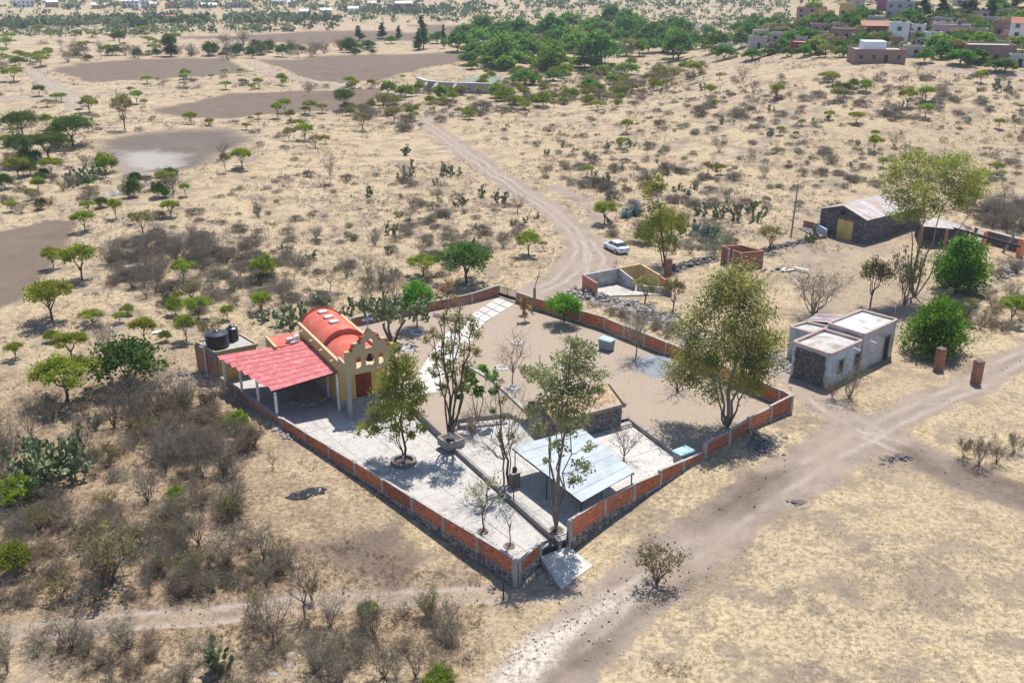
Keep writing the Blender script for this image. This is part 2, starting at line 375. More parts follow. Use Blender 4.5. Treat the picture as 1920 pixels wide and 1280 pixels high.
def vert_normals(V, q):
    n = np.cross(V[q[:, 2]] - V[q[:, 0]], V[q[:, 3]] - V[q[:, 1]]); N = np.zeros_like(V)
    for k in range(4): np.add.at(N, q[:, k], n)
    return N / (np.linalg.norm(N, axis=1)[:, None] + 1e-12)
def ground_mat():
    m, n, l, b = nodes_of('dry_ground')
    pos = n.new('ShaderNodeNewGeometry').outputs['Position']
    def attr(a):
        x = n.new('ShaderNodeAttribute'); x.attribute_name = a; s = n.new('ShaderNodeSeparateColor'); l.new(x.outputs['Color'], s.inputs[0]); return s.outputs
    a1, a2, a3, a4 = attr('m1'), attr('m2'), attr('m3'), attr('m4')
    big = noise(n, l, pos, .035, 5, .6); mid_ = noise(n, l, pos, .22, 9, .72); fine = noise(n, l, pos, 2.6, 9, .78); spk = noise(n, l, pos, 8.0, 4, .8)
    straw = ramp(n, l, fine, [(.33, (.135, .10, .066)), (.43, (.29, .22, .138)), (.53, (.45, .352, .22)), (.68, (.59, .475, .312))])
    straw = mix(n, l, math_(n, l, 'MULTIPLY', ramp(n, l, mid_, [(.49, 0.), (.57, 1.)]), .78), straw, mix(n, l, fine, (.13, .098, .075), (.31, .25, .19)))
    straw = mix(n, l, math_(n, l, 'MULTIPLY', ramp(n, l, big, [(.42, 0.), (.62, 1.)]), .4), straw, mix(n, l, fine, (.22, .155, .10), (.42, .32, .215)))
    spots = ramp(n, l, spk, [(.60, 0.), (.70, 1.)])
    straw = mix(n, l, math_(n, l, 'MULTIPLY', spots, .4), straw, (.14, .10, .07))
    tuft = ramp(n, l, noise(n, l, pos, 1.05, 5, .75), [(.545, 0.), (.62, 1.)])
    straw = mix(n, l, math_(n, l, 'MULTIPLY', tuft, .5), straw, mix(n, l, fine, (.12, .09, .065), (.27, .21, .145)))
    soil_ = ramp(n, l, noise(n, l, pos, .13, 10, .78), [(.555, 0.), (.60, 1.)])
    straw = mix(n, l, math_(n, l, 'MULTIPLY', soil_, .62), straw, mix(n, l, fine, (.10, .075, .058), (.27, .215, .17)))
    yel = noise(n, l, pos, .5, 3, .6)
    straw = mix(n, l, math_(n, l, 'MULTIPLY', ramp(n, l, yel, [(.60, 0.), (.7, 1.)]), .28), straw, (.44, .32, .155))
    brown = ramp(n, l, fine, [(.33, (.08, .052, .034)), (.45, (.19, .132, .083)), (.58, (.32, .235, .152)), (.7, (.43, .325, .215))])
    brown = mix(n, l, math_(n, l, 'MULTIPLY', spots, .6), brown, (.12, .085, .06))
    bf = math_(n, l, 'MULTIPLY', a3['Green'], ramp(n, l, mid_, [(.33, .35), (.6, 1.)]))
    c = mix(n, l, bf, straw, brown)
    dust = mix(n, l, fine, (.195, .15, .117), (.41, .332, .262))
    dust = mix(n, l, math_(n, l, 'MULTIPLY', ramp(n, l, mid_, [(.42, 0.), (.62, 1.)]), .6), dust, mix(n, l, fine, (.115, .085, .07), (.25, .195, .16)))
    c = mix(n, l, a1['Red'], c, dust)
    c = mix(n, l, math_(n, l, 'MULTIPLY', math_(n, l, 'MULTIPLY', a3['Blue'], ramp(n, l, mid_, [(.42, 0.), (.56, 1.)])), .5), c, (.50, .425, .36))
    fl = mix(n, l, math_(n, l, 'ADD', math_(n, l, 'MULTIPLY', fine, .5), math_(n, l, 'MULTIPLY', mid_, .5)), (.035, .024, .017), (.31, .235, .182))
    rows = n.new('ShaderNodeTexWave'); rows.inputs['Scale'].default_value = 1.1; rows.inputs['Distortion'].default_value = 5; rows.inputs['Detail'].default_value = 3
    mp = n.new('ShaderNodeMapping'); mp.inputs['Rotation'].default_value = (0, 0, rad(-38)); l.new(pos, mp.inputs[0]); l.new(mp.outputs[0], rows.inputs[0])
    fl = mix(n, l, math_(n, l, 'MULTIPLY', rows.outputs['Fac'], .35), fl, (.07, .05, .036))
    c = mix(n, l, a1['Green'], c, fl)
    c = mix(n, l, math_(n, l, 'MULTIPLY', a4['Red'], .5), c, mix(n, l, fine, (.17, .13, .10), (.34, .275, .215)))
    c = mix(n, l, math_(n, l, 'MULTIPLY', a1['Blue'], math_(n, l, 'MULTIPLY', ramp(n, l, mid_, [(.3, .4), (.5, 1.)]), .95)), c, mix(n, l, fine, (.09, .064, .05), (.20, .153, .12)))
    c = mix(n, l, math_(n, l, 'MULTIPLY', a2['Blue'], ramp(n, l, fine, [(.4, 0.), (.55, 1.)])), c, (.56, .495, .42))
    pd = mix(n, l, math_(n, l, 'ADD', math_(n, l, 'MULTIPLY', fine, .5), math_(n, l, 'MULTIPLY', mid_, .5)), (.035, .026, .02), (.25, .20, .165)); c = mix(n, l, a2['Red'], c, pd)
    c = mix(n, l, a2['Green'], c, mix(n, l, fine, (.20, .175, .155), (.40, .365, .33)))
    yd = mix(n, l, fine, (.235, .18, .138), (.435, .352, .278))
    yd = mix(n, l, math_(n, l, 'MULTIPLY', ramp(n, l, mid_, [(.46, 0.), (.56, 1.)]), .65), yd, mix(n, l, fine, (.20, .15, .115), (.46, .38, .265)))
    c = mix(n, l, a3['Red'], c, yd)
    l.new(c, b.inputs['Base Color']); b.inputs['Roughness'].default_value = 1; b.inputs['Specular IOR Level'].default_value = .05
    hh = math_(n, l, 'ADD', fine, math_(n, l, 'MULTIPLY', spk, .6)); bump(n, l, hh, .55, .25, b)
    return m
make_ground()
# ------------------------------------------------------------------ materials of the built things
def brickmat(name, c1, c2, c3):
    m, n, l, b = nodes_of(name)
    isl = n.new('ShaderNodeNewGeometry').outputs['Random Per Island']; v = n.new('ShaderNodeTexCoord').outputs['Object']
    c = ramp(n, l, isl, [(0.0, c1), (.5, c2), (1.0, c3)])
    c = mix(n, l, math_(n, l, 'MULTIPLY', ramp(n, l, noise(n, l, v, .9, 5, .65), [(.45, 0.), (.7, 1.)]), .55), c, (.19, .12, .09)); c = mix(n, l, math_(n, l, 'MULTIPLY', ramp(n, l, noise(n, l, v, 1.7, 5, .7), [(.56, 0.), (.7, 1.)]), .35), c, (.50, .38, .31))
    hs = n.new('ShaderNodeHueSaturation'); l.new(c, hs.inputs['Color']); l.new(math_(n, l, 'ADD', math_(n, l, 'MULTIPLY', n.new('ShaderNodeObjectInfo').outputs['Random'], .5), .85), hs.inputs['Value']); c = hs.outputs[0]
    l.new(c, b.inputs['Base Color']); b.inputs['Roughness'].default_value = .95; b.inputs['Specular IOR Level'].default_value = .1
    bump(n, l, noise(n, l, v, 30, 3), .3, .01, b); return m
BRICK = brickmat('red_brick', (.27, .075, .04), (.58, .205, .10), (.45, .14, .07))
BRICK_DULL = brickmat('weathered_brick', (.23, .095, .065), (.44, .21, .145), (.35, .155, .105))
MORTAR = surf('grey_mortar', (.30, .26, .22), (.42, .37, .32), 8)
CONC = surf('grey_concrete', (.30, .28, .255), (.42, .395, .36), 3, stain=(.22, .20, .18), sscale=1.2, samt=.6)
CONC_D = surf('dark_concrete', (.20, .18, .165), (.31, .285, .26), 3, stain=(.12, .11, .10), sscale=1.2, samt=.6)
CONC_L = surf('pale_concrete_slab', (.36, .335, .305), (.46, .435, .40), 2.2, stain=(.25, .23, .205), sscale=.8, samt=.5, rnd=.03, world=True)
CONC_W = surf('whitish_concrete_slab', (.41, .385, .35), (.51, .48, .44), 2.2, stain=(.30, .275, .245), sscale=.8, samt=.5, rnd=.06, world=True)
STONE_D = surf('dark_volcanic_stone', (.055, .045, .045), (.22, .18, .165), 2.5, bmp=.6)
def stonemat(name, c1, c2, c3):
    m, n, l, b = nodes_of(name)
    isl = n.new('ShaderNodeNewGeometry').outputs['Random Per Island']; v = n.new('ShaderNodeTexCoord').outputs['Object']
    c = ramp(n, l, isl, [(0.0, c1), (.55, c2), (1.0, c3)]); c = mix(n, l, .35, c, ramp(n, l, noise(n, l, v, 6, 5, .7), [(.3, .03), (.7, .35)]))
    l.new(c, b.inputs['Base Color']); b.inputs['Roughness'].default_value = .95; b.inputs['Specular IOR Level'].default_value = .1
    bump(n, l, noise(n, l, v, 14, 4), .5, .03, b); return m
STONES = stonemat('volcanic_rubble', (.07, .055, .05), (.16, .125, .11), (.27, .225, .195))
STONES_G = stonemat('grey_cobble', (.20, .175, .15), (.38, .335, .285), (.56, .50, .43))
STONES_R = stonemat('reddish_rubble', (.22, .155, .12), (.38, .29, .23), (.55, .46, .38))
WHITE_ST = stonemat('whitewashed_stone', (.62, .62, .60), (.72, .72, .70), (.80, .80, .78))
ROOF_RED = surf('coral_red_roof', (.44, .085, .055), (.54, .135, .095), 1.5, stain=(.50, .21, .16), sscale=.7, samt=.6)
TRIM_RED = surf('dark_red_trim', (.34, .05, .03), (.42, .07, .04), 4)
YEL = surf('ochre_yellow_wall', (.50, .36, .10), (.58, .43, .13), 1.2, stain=(.45, .30, .10), sscale=.7, samt=.4)
CREAM = surf('tan_plaster', (.42, .335, .19), (.47, .375, .215), 1.0, stain=(.40, .31, .18), sscale=.6, samt=.35)
GREY_PL = surf('grey_plinth', (.33, .30, .25), (.40, .37, .31), 2)
WOOD_R = surf('dark_red_wood', (.17, .028, .016), (.24, .045, .024), 3, rough=.6)
SHEET_R = surf('faded_red_sheet', (.40, .085, .085), (.49, .125, .13), .8, rough=.55, stain=(.56, .31, .29), sscale=1.6, samt=.6, bmp=0, spec=.25, rnd=.14)
SHEET_B = surf('pale_steel_sheet', (.33, .37, .395), (.42, .46, .48), .9, rough=.6, stain=(.26, .29, .305), sscale=.7, samt=.6, bmp=0, spec=.3, rnd=.2)
SHEET_RUST = surf('rusting_grey_sheet', (.38, .345, .325), (.48, .435, .405), .5, rough=.6, stain=(.36, .19, .13), sscale=.35, samt=.75, bmp=0, rnd=.12)
SHEET_P = surf('pinkish_old_sheet', (.42, .34, .34), (.55, .47, .46), .8, rough=.7, stain=(.26, .17, .15), sscale=.9, samt=.6, bmp=0, rnd=.2)
WHITE = surf('white_paint', (.62, .62, .60), (.68, .68, .66), 4, rough=.6)
POSTM = surf('white_spotted_post', (.10, .10, .10), (.80, .80, .79), 7, rough=.8)
MATS['white_spotted_post'].node_tree.nodes['Color Ramp'].color_ramp.elements[0].position = .40
MATS['white_spotted_post'].node_tree.nodes['Color Ramp'].color_ramp.elements[1].position = .46
BLACKP = surf('black_plastic', (.012, .013, .015), (.022, .023, .026), 3, rough=.38, spec=.5, bmp=0)
IRON = surf('black_iron', (.02, .02, .02), (.045, .04, .038), 6, rough=.6)
BRONZE = surf('dark_bronze', (.02, .022, .022), (.05, .05, .045), 6, rough=.5, metal=.6)
BLUEM = surf('pale_blue_paint', (.20, .32, .52), (.32, .44, .60), 5)
GLASSD = surf('dark_glass', (.02, .025, .03), (.04, .05, .06), 2, rough=.12, spec=.6, bmp=0)
DARKIN = surf('dark_opening', (.03, .026, .024), (.055, .048, .042), 2)
TEAL = surf('turquoise_plastic', (.33, .52, .56), (.41, .60, .64), 3, rough=.5, bmp=0)
GREYP = surf('blue_grey_plastic', (.19, .22, .25), (.25, .28, .31), 3, rough=.5, bmp=0)
TILE = brickmat('clay_tile', (.40, .24, .14), (.58, .42, .27), (.50, .32, .19))
OLDW = surf('weathered_lime_wall', (.36, .34, .34), (.52, .50, .49), 1.2, stain=(.20, .17, .16), sscale=.8, samt=.75)
OLDB = surf('weathered_bluish_wall', (.36, .41, .45), (.50, .54, .57), 1.3, stain=(.22, .20, .19), sscale=.8, samt=.7)
OLDROOF = surf('weathered_roof_screed', (.34, .31, .27), (.50, .475, .44), .7, stain=(.18, .15, .125), sscale=.45, samt=.8)
WHITEROOF = surf('white_roof_coat', (.46, .45, .43), (.58, .57, .55), .9, stain=(.22, .20, .18), sscale=.5, samt=.95)
OCHRE = surf('ochre_wash_wall', (.50, .31, .10), (.62, .44, .19), .9, stain=(.55, .52, .48), sscale=.7, samt=.6)
PINKW = surf('red_wash_wall', (.40, .12, .10), (.50, .20, .17), 1.5)
YDOOR = surf('yellow_sheet_door', (.58, .41, .12), (.68, .49, .17), 1, rough=.6, stain=(.30, .17, .06), sscale=1.1, samt=.5)
GRAVEL = surf('blue_grey_gravel', (.16, .17, .185), (.31, .325, .34), 9, bmp=.8)
WOODG = surf('weathered_grey_wood', (.19, .165, .145), (.31, .28, .25), 4)
CARW = surf('white_car_paint', (.70, .73, .78), (.74, .77, .81), 2, rough=.22, spec=.55, bmp=0)
TYRE = surf('black_rubber', (.015, .015, .015), (.03, .03, .03), 5, rough=.85)
RIMM = surf('alloy_grey', (.40, .41, .42), (.5, .51, .52), 4, rough=.35, metal=.7, bmp=0)
LAMPR = surf('red_lamp', (.35, .015, .012), (.42, .02, .016), 3, rough=.2, bmp=0)
SILVER = surf('grey_galvanised', (.42, .43, .44), (.55, .56, .57), 4, rough=.45, metal=.4, bmp=0)

# ------------------------------------------------------------------ walled compound
def V2(p): return np.array(p[:2], float)
def bricks(mb, p, q, b0, b1, t0, t1, th=.2, mi=0, miM=1, L=.26, Hc=.085):
    """a panel of bricks from p to q, bottom b0->b1, top t0->t1; joints recessed in a thinner mortar core"""
    p, q = V2(p), V2(q); d = q - p; ln = np.linalg.norm(d); d /= ln; nn = np.array([-d[1], d[0]]); rz = math.atan2(d[1], d[0])
    hm = max(t0 - b0, t1 - b1); nc = max(1, int(round(hm / Hc))); nb = max(1, int(round(ln / L)))
    core = [p + nn * (th / 2 - .025), q + nn * (th / 2 - .025), q - nn * (th / 2 - .025), p - nn * (th / 2 - .025)]
    mb.prism([tuple(c) for c in core], [b0, b1, b1, b0], [t0 - .015, t1 - .015, t1 - .015, t0 - .015], miM)
    V = []; 
    for c in range(nc):
        off = .5 * (c % 2)
        for k in range(nb + (1 if off else 0)):
            s0 = max(0, (k - off)) / nb; s1 = min(nb, k + 1 - off) / nb
            if s1 - s0 < .2 / nb: continue
            g = .010 / ln; s0 += g; s1 -= g; e = nr.random() * .014 - .007
            zz = lambda s, f: (b0 + (b1 - b0) * s) * (1 - f) + (t0 + (t1 - t0) * s) * f
            f0, f1 = c / nc, (c + .86) / nc
            for s, f in ((s0, f0), (s1, f0), (s1, f1), (s0, f1)):
                for sd in (-1, 1):
                    w = p + d * s * ln + nn * sd * (th / 2 + e * sd); V.append((w[0], w[1], zz(s, f)))
    N = len(V) // 8; o = (np.arange(N) * 8)[:, None]
    F6 = np.array([(0, 2, 4, 6), (1, 7, 5, 3), (4, 5, 7, 6), (0, 6, 7, 1), (2, 3, 5, 4)])
    mb.add(np.array(V), (F6[None] + o[:, :, None]).reshape(-1, 4), mi); return mb
def footing(mb, p, q, g0, g1, t0, t1, th=.34, side=0, mi=0, miM=1, r=.19):
    """rubble footing: a mortar core with stones set in the faces"""
    p, q = V2(p), V2(q); d = q - p; ln = np.linalg.norm(d); d /= ln; nn = np.array([-d[1], d[0]])
    core = [p + nn * th / 2, q + nn * th / 2, q - nn * th / 2, p - nn * th / 2]
    mb.prism([tuple(c) for c in core], [g0, g1, g1, g0], [t0, t1, t1, t0], miM)
    P = []; R = []
    nx = max(1, int(ln / (r * 1.55)))
    for k in range(nx):
        s = (k + .5 + .5 * (nr.random() - .5)) / nx; lo = g0 + (g1 - g0) * s + .2; hi = t0 + (t1 - t0) * s
        m = int(max(1, (hi - lo) / (r * 1.35)))
        for j in range(m):
            for sd in ((-1, 1) if side == 0 else (side,)):
                w = p + d * s * ln + nn * sd * (th / 2 - .03); z = lo + (hi - lo) * (j + .5 + .4 * (nr.random() - .5)) / m
                if nr.random() < .9: P.append((w[0], w[1], z)); R.append(r * (.62 + .5 * nr.random()))
    if P: mb.stones(P, R, mi, flat=.9)
    return mb
def hg(p): return float(hgt(p[0], p[1]))
def wall_run(name, label, pts, tops, bay=3.3, brick=BRICK, foot=True, footz=None, th=.2, side=0, plaster=False, cap=CONC):
    """a brick wall on a rubble footing with concrete pillars; tops: one (start, end) height per segment"""
    T = thing(name, label, 'wall', (pts[0][0], pts[0][1], hg(pts[0])), 0, 'walls of the compound')
    FS = MB()
    for k in range(len(pts) - 1):
        p, q = V2(pts[k]), V2(pts[k + 1]); ln = np.linalg.norm(q - p); nb = max(1, int(round(ln / bay))); z0, z1 = tops[k]
        dd = (q - p) / ln
        for j in range(nb):
            a, b = p + (q - p) * j / nb, p + (q - p) * (j + 1) / nb
            ta, tb = z0 + (z1 - z0) * j / nb, z0 + (z1 - z0) * (j + 1) / nb
            ga, gb = hg(a), hg(b); ta += (nr.random() - .5) * .1; tb += (nr.random() - .5) * .1
            fa, fb = (ga + .15, gb + .15) if footz is None else (footz, footz)
            fa = max(fa, ga + .12); fb = max(fb, gb + .12)
            mb = MB(); bricks(mb, a + dd * .14, b - dd * .14, fa, fb, ta, tb, th)
            wbuild(mb, 'brick_panel', [brick, MORTAR], T, kind='stuff')
            pm = MB(); pm.box((a[0], a[1], (ga - .5 + ta + .05) / 2), (.30, .30, ta + .05 - ga + .5), math.atan2(dd[1], dd[0])); wbuild(pm, 'pillar', CONC, T)
            cm = MB(); cm.bar((a[0] + dd[0] * .152, a[1] + dd[1] * .152, ta + .03), (b[0] - dd[0] * .152, b[1] - dd[1] * .152, tb + .03), th + .03, .06); wbuild(cm, 'coping', cap, T)
            if foot: footing(FS, a + dd * .05, b - dd * .05, ga - .6, gb - .6, fa, fb, side=side)
        pm = MB(); pm.box((q[0], q[1], (hg(q) - .5 + z1 + .06) / 2), (.32, .32, z1 + .06 - hg(q) + .5), math.atan2(dd[1], dd[0])); wbuild(pm, 'pillar', CONC, T)
    if foot: wbuild(FS, 'rubble_footing', [STONES, MORTAR], T, kind='stuff')
    return T
def make_compound():
    wall_run('boundary_wall', 'long red brick wall on dark rubble footing, running from chapel canopy to front corner', [A_, W1], [(1.28, 1.12)], 4.0, footz=0.02, side=1)
    wall_run('boundary_wall', 'low red brick parapet wall carrying the white canopy posts', [W1, (-30.6, 92.7)], [(1.0, 1.0)], 3.6, BRICK_DULL, footz=.1, side=1)
    wall_run('boundary_wall', 'short stub of red brick wall between front corner and black gate', [(A_[0] + .28, A_[1] + .35), GL], [(.86, .80)], 3.4, footz=-.1, side=-1)
    # right-hand wall steps down with its bays
    R = [GR, (7.39, 66.8), (10.04, 69.3), (12.6, 71.75), (14.9, 73.9), (17.2, 76.0), (19.8, 78.3), (22.25, 81.0), (24.8, 83.1), E_]
    wall_run('boundary_wall', 'stepped orange brick wall beside the dirt road, from black gate to rubble heap', R,
             [(1.95, 1.85), (1.85, 1.75), (1.75, 1.45), (1.72, 1.42), (1.42, 1.2), (2.0, 2.0), (2.02, 1.92), (2.1, 2.15), (2.35, 2.5)], 3.4, footz=None if 0 else .35, side=-1)
    wall_run('boundary_wall', 'red brick wall along the alley facing the stone house', [E_, E2, (19.3, 96.6), NE1, NP], [(2.5, 2.45), (2.45, 2.4), (2.4, 2.4), (2.4, 2.3)], 3.4, footz=1.05)
    wall_run('boundary_wall', 'short brick wall between grey leaning post and far lattice gate', [NP, N2], [(2.15, 2.1)], 3.6, BRICK_DULL, footz=1.1)
    wall_run('boundary_wall', 'brick wall with pale coping behind the prickly pear tree', [N1, NW1, NW2, (-19.5, 108.4)], [(2.2, 2.0), (1.95, 1.85), (1.85, 1.8)], 3.5, BRICK_DULL, footz=.85)
    # plaster patch on the gate-side footing
    # gates
    def gate(name, label, p, q, zb, zt, plate):
        p, q = V2(p), V2(q); g = thing(name, label, 'gate', ((p[0] + q[0]) / 2, (p[1] + q[1]) / 2, zb)); d = (q - p); ln = np.linalg.norm(d); d /= ln
        for k in range(2):
            a = p + d * (.16 + k * (ln - .32) / 2 + .02 * k); b = p + d * (.16 + (k + 1) * (ln - .32) / 2 - .02)
            fr = MB()
            for z in (zb + .05, zb + plate, zt): fr.bar((*a, z), (*b, z), .05, .05)
            for e in (a, b): fr.bar((*e, zb), (*e, zt + .03), .06, .06)
            wbuild(fr, 'gate_frame', IRON, g)
            pm = MB(); pm.bar((*(a + d * .03), zb + plate / 2), (*(b - d * .03), zb + plate / 2), .02, plate - .06); wbuild(pm, 'kick_plate', IRON, g)
            n = max(4, int(np.linalg.norm(b - a) / .13))
            for j in range(1, n):
                s = a + (b - a) * j / n; bm_ = MB(); bm_.bar((*s, zb + plate), (*s, zt), .02, .02); wbuild(bm_, 'bar', IRON, g)
        return g
    gate('iron_gate', 'black iron bar gate between two concrete pillars above the concrete apron', GL, GR, -.3, .85, .45)
    gate('lattice_gate', 'rusty dark lattice gate at the far end of the pale slab path', N2, N1, .85, 2.2, .45)
    # concrete floors, slab by slab
    fl = MB(); fl.prism([(p[0], p[1]) for p in PLAZA], -.5, -.035); b = fl.build('courtyard_base', CONC_D); b['kind'] = 'structure'
    fl = MB(); fl.prism([(p[0], p[1]) for p in MID], -.5, ZM - .035); b2 = fl.build('terrace_base', CONC_D); b2['kind'] = 'structure'
    def clip(poly, P):
        out = list(poly)
        a = sum(P[i][0] * P[(i + 1) % len(P)][1] - P[(i + 1) % len(P)][0] * P[i][1] for i in range(len(P)))
        Q = P if a > 0 else P[::-1]
        for i in range(len(Q)):
            A, B = Q[i], Q[(i + 1) % len(Q)]; inp = out; out = []
            sd = lambda p: (B[0] - A[0]) * (p[1] - A[1]) - (B[1] - A[1]) * (p[0] - A[0])
            for k in range(len(inp)):
                c, d = inp[k], inp[(k + 1) % len(inp)]; sc, s2 = sd(c), sd(d)
                if sc >= 0: out.append(c)
                if (sc >= 0) != (s2 >= 0): t = sc / (sc - s2); out.append((c[0] + (d[0] - c[0]) * t, c[1] + (d[1] - c[1]) * t))
            if len(out) < 3: return []
        return out
    def slabs(P, par, zt, o, ang_, du, dv, m):
        u = np.array((math.cos(ang_), math.sin(ang_))); v = np.array((-u[1], u[0])); o = np.array(o)
        for i in range(-9, 12):
            for j in range(-9, 12):
                g = .018; c = [o + u * (i * du + g) + v * (j * dv + g), o + u * ((i + 1) * du - g) + v * (j * dv + g), o + u * ((i + 1) * du - g) + v * ((j + 1) * dv - g), o + u * (i * du + g) + v * ((j + 1) * dv - g)]
                q = clip([tuple(k) for k in c], P)
                if len(q) < 3: continue
                ar = abs(sum(q[k][0] * q[(k + 1) % len(q)][1] - q[(k + 1) % len(q)][0] * q[k][1] for k in range(len(q)))) / 2
                if ar < .3: continue
                mb = MB(); dz = nr.random() * .012; cx = np.mean(q, 0)
                mb.prism([(k[0] - cx[0], k[1] - cx[1]) for k in q], -.06, 0)
                mb.build('concrete_slab', m, par, loc=(cx[0], cx[1], zt + dz))
    slabs(PLAZA, b, 0.0, (1.0, 62.3), rad(126.6), 5.6, 3.3, CONC_L)
    # split the terrace into two convex pieces
    
    slabs([MID[0], MID[1], (4.0, 80.2), (-0.3, 84.6), (-5.2, 83.4), CURB], b2, ZM, (4.4, 63.5), rad(124), 4.6, 3.8, CONC_L); slabs([MID[1], MID[2], MID[3], MID[4], MID[5], MID[6]], b2, ZM, (9.0, 70.0), rad(122), 4.6, 4.2, CONC_W)
    # kerb walls between the levels, steps
    def kerb(p, q, z0, z1, wd, m=CONC_D, nm='retaining_wall'):
        k = MB(); k.bar((*p, (z0 + z1) / 2), (*q, (z0 + z1) / 2), wd, z1 - z0); o = k.build(nm, m); o['kind'] = 'structure'; return o
    kerb((3.7, 62.9), CURB, -.3, ZM + .12, .28)
    kerb((15.7, 74.7), (11.2, 83.9), -.1, ZY + .05, .26); kerb((-5.2, 83.5), (-0.3, 84.75), 0, ZY + .03, .3); kerb((-0.3, 84.75), (4.0, 80.3), 0, ZY + .03, .3)
    kerb(CURB, (-8.65, 84.3), -.2, ZY + .02, .32); kerb(CURB, (-5.2, 83.45), 0, ZY + .02, .3); kerb((-8.7, 84.4), (-11.2, 89.2), -.2, ZY, .3)
    kerb((-5.0, 82.2), (-0.5, 83.3), 0.2, ZM + .18, .45)
    bb = at2(925, 715, ZY); kerb(bb, at2(1005, 790, ZY), .5, ZY + .22, .3, CONC); kerb(bb, at2(880, 690, ZY), .5, ZY + .2, .3, CONC)
    for k in range(2):
        s = MB(); s.box((11.0 - .42 * k * .5, 83.0 - .42 * k * .87 - .2, ZM + .13 - .065 * k), (1.6, .55, .26 - .13 * k), rad(30)); o = s.build('stair_step', CONC); o['kind'] = 'structure'
    s = MB(); s.box((1.2, 67.6, .22), (2.2, .5, .35), rad(126)); o = s.build('stair_step', CONC); o['kind'] = 'structure'
    # apron in front of the gate
    ap = [at(1012, 1053, -.35), at(1060, 1030, -.35), at(1112, 1060), at(1052, 1104)]
    ap[0] = (GL[0] + .05, GL[1] - .1, -.30); ap[1] = (GR[0] - .1, GR[1] - .15, -.30)
    mb = MB(); mb.prism([p[:2] for p in ap], [p[2] - .5 for p in ap], [p[2] + .03 for p in ap]); o = mb.build('concrete_apron', CONC_W); o['kind'] = 'structure'
    # slab path at the far gate: separate slabs, then a rough poured strip
    G = lambda u, v: tuple((np.array(at2(934, 557, .82)) * (1 - u) + np.array(at2(965, 570, .82)) * u) * (1 - v) + (np.array(at2(882, 590, .82)) * (1 - u) + np.array(at2(909, 604, .82)) * u) * v)
    base = None
    rp = MB(); strip = [at2(882, 590, .8), at2(909, 604, .8), at2(880, 645, .8), at2(838, 690, .8), at2(822, 735, .8), at2(760, 742, .8), at2(790, 690, .8), at2(830, 630, .8)]
    rp.prism(strip, .3, .80); base = rp.build('poured_path', CONC_W); base['kind'] = 'structure'
    for i in range(2):
        for j in range(4):
            g = .012; q = [G(i / 2 + g, j / 4 + g), G((i + 1) / 2 - g, j / 4 + g), G((i + 1) / 2 - g, (j + 1) / 4 - g), G(i / 2 + g, (j + 1) / 4 - g)]
            mb = MB(); mb.prism(q, .5, .82 + .01 * nr.random()); mb.build('concrete_slab', CONC_W, base)
make_compound()

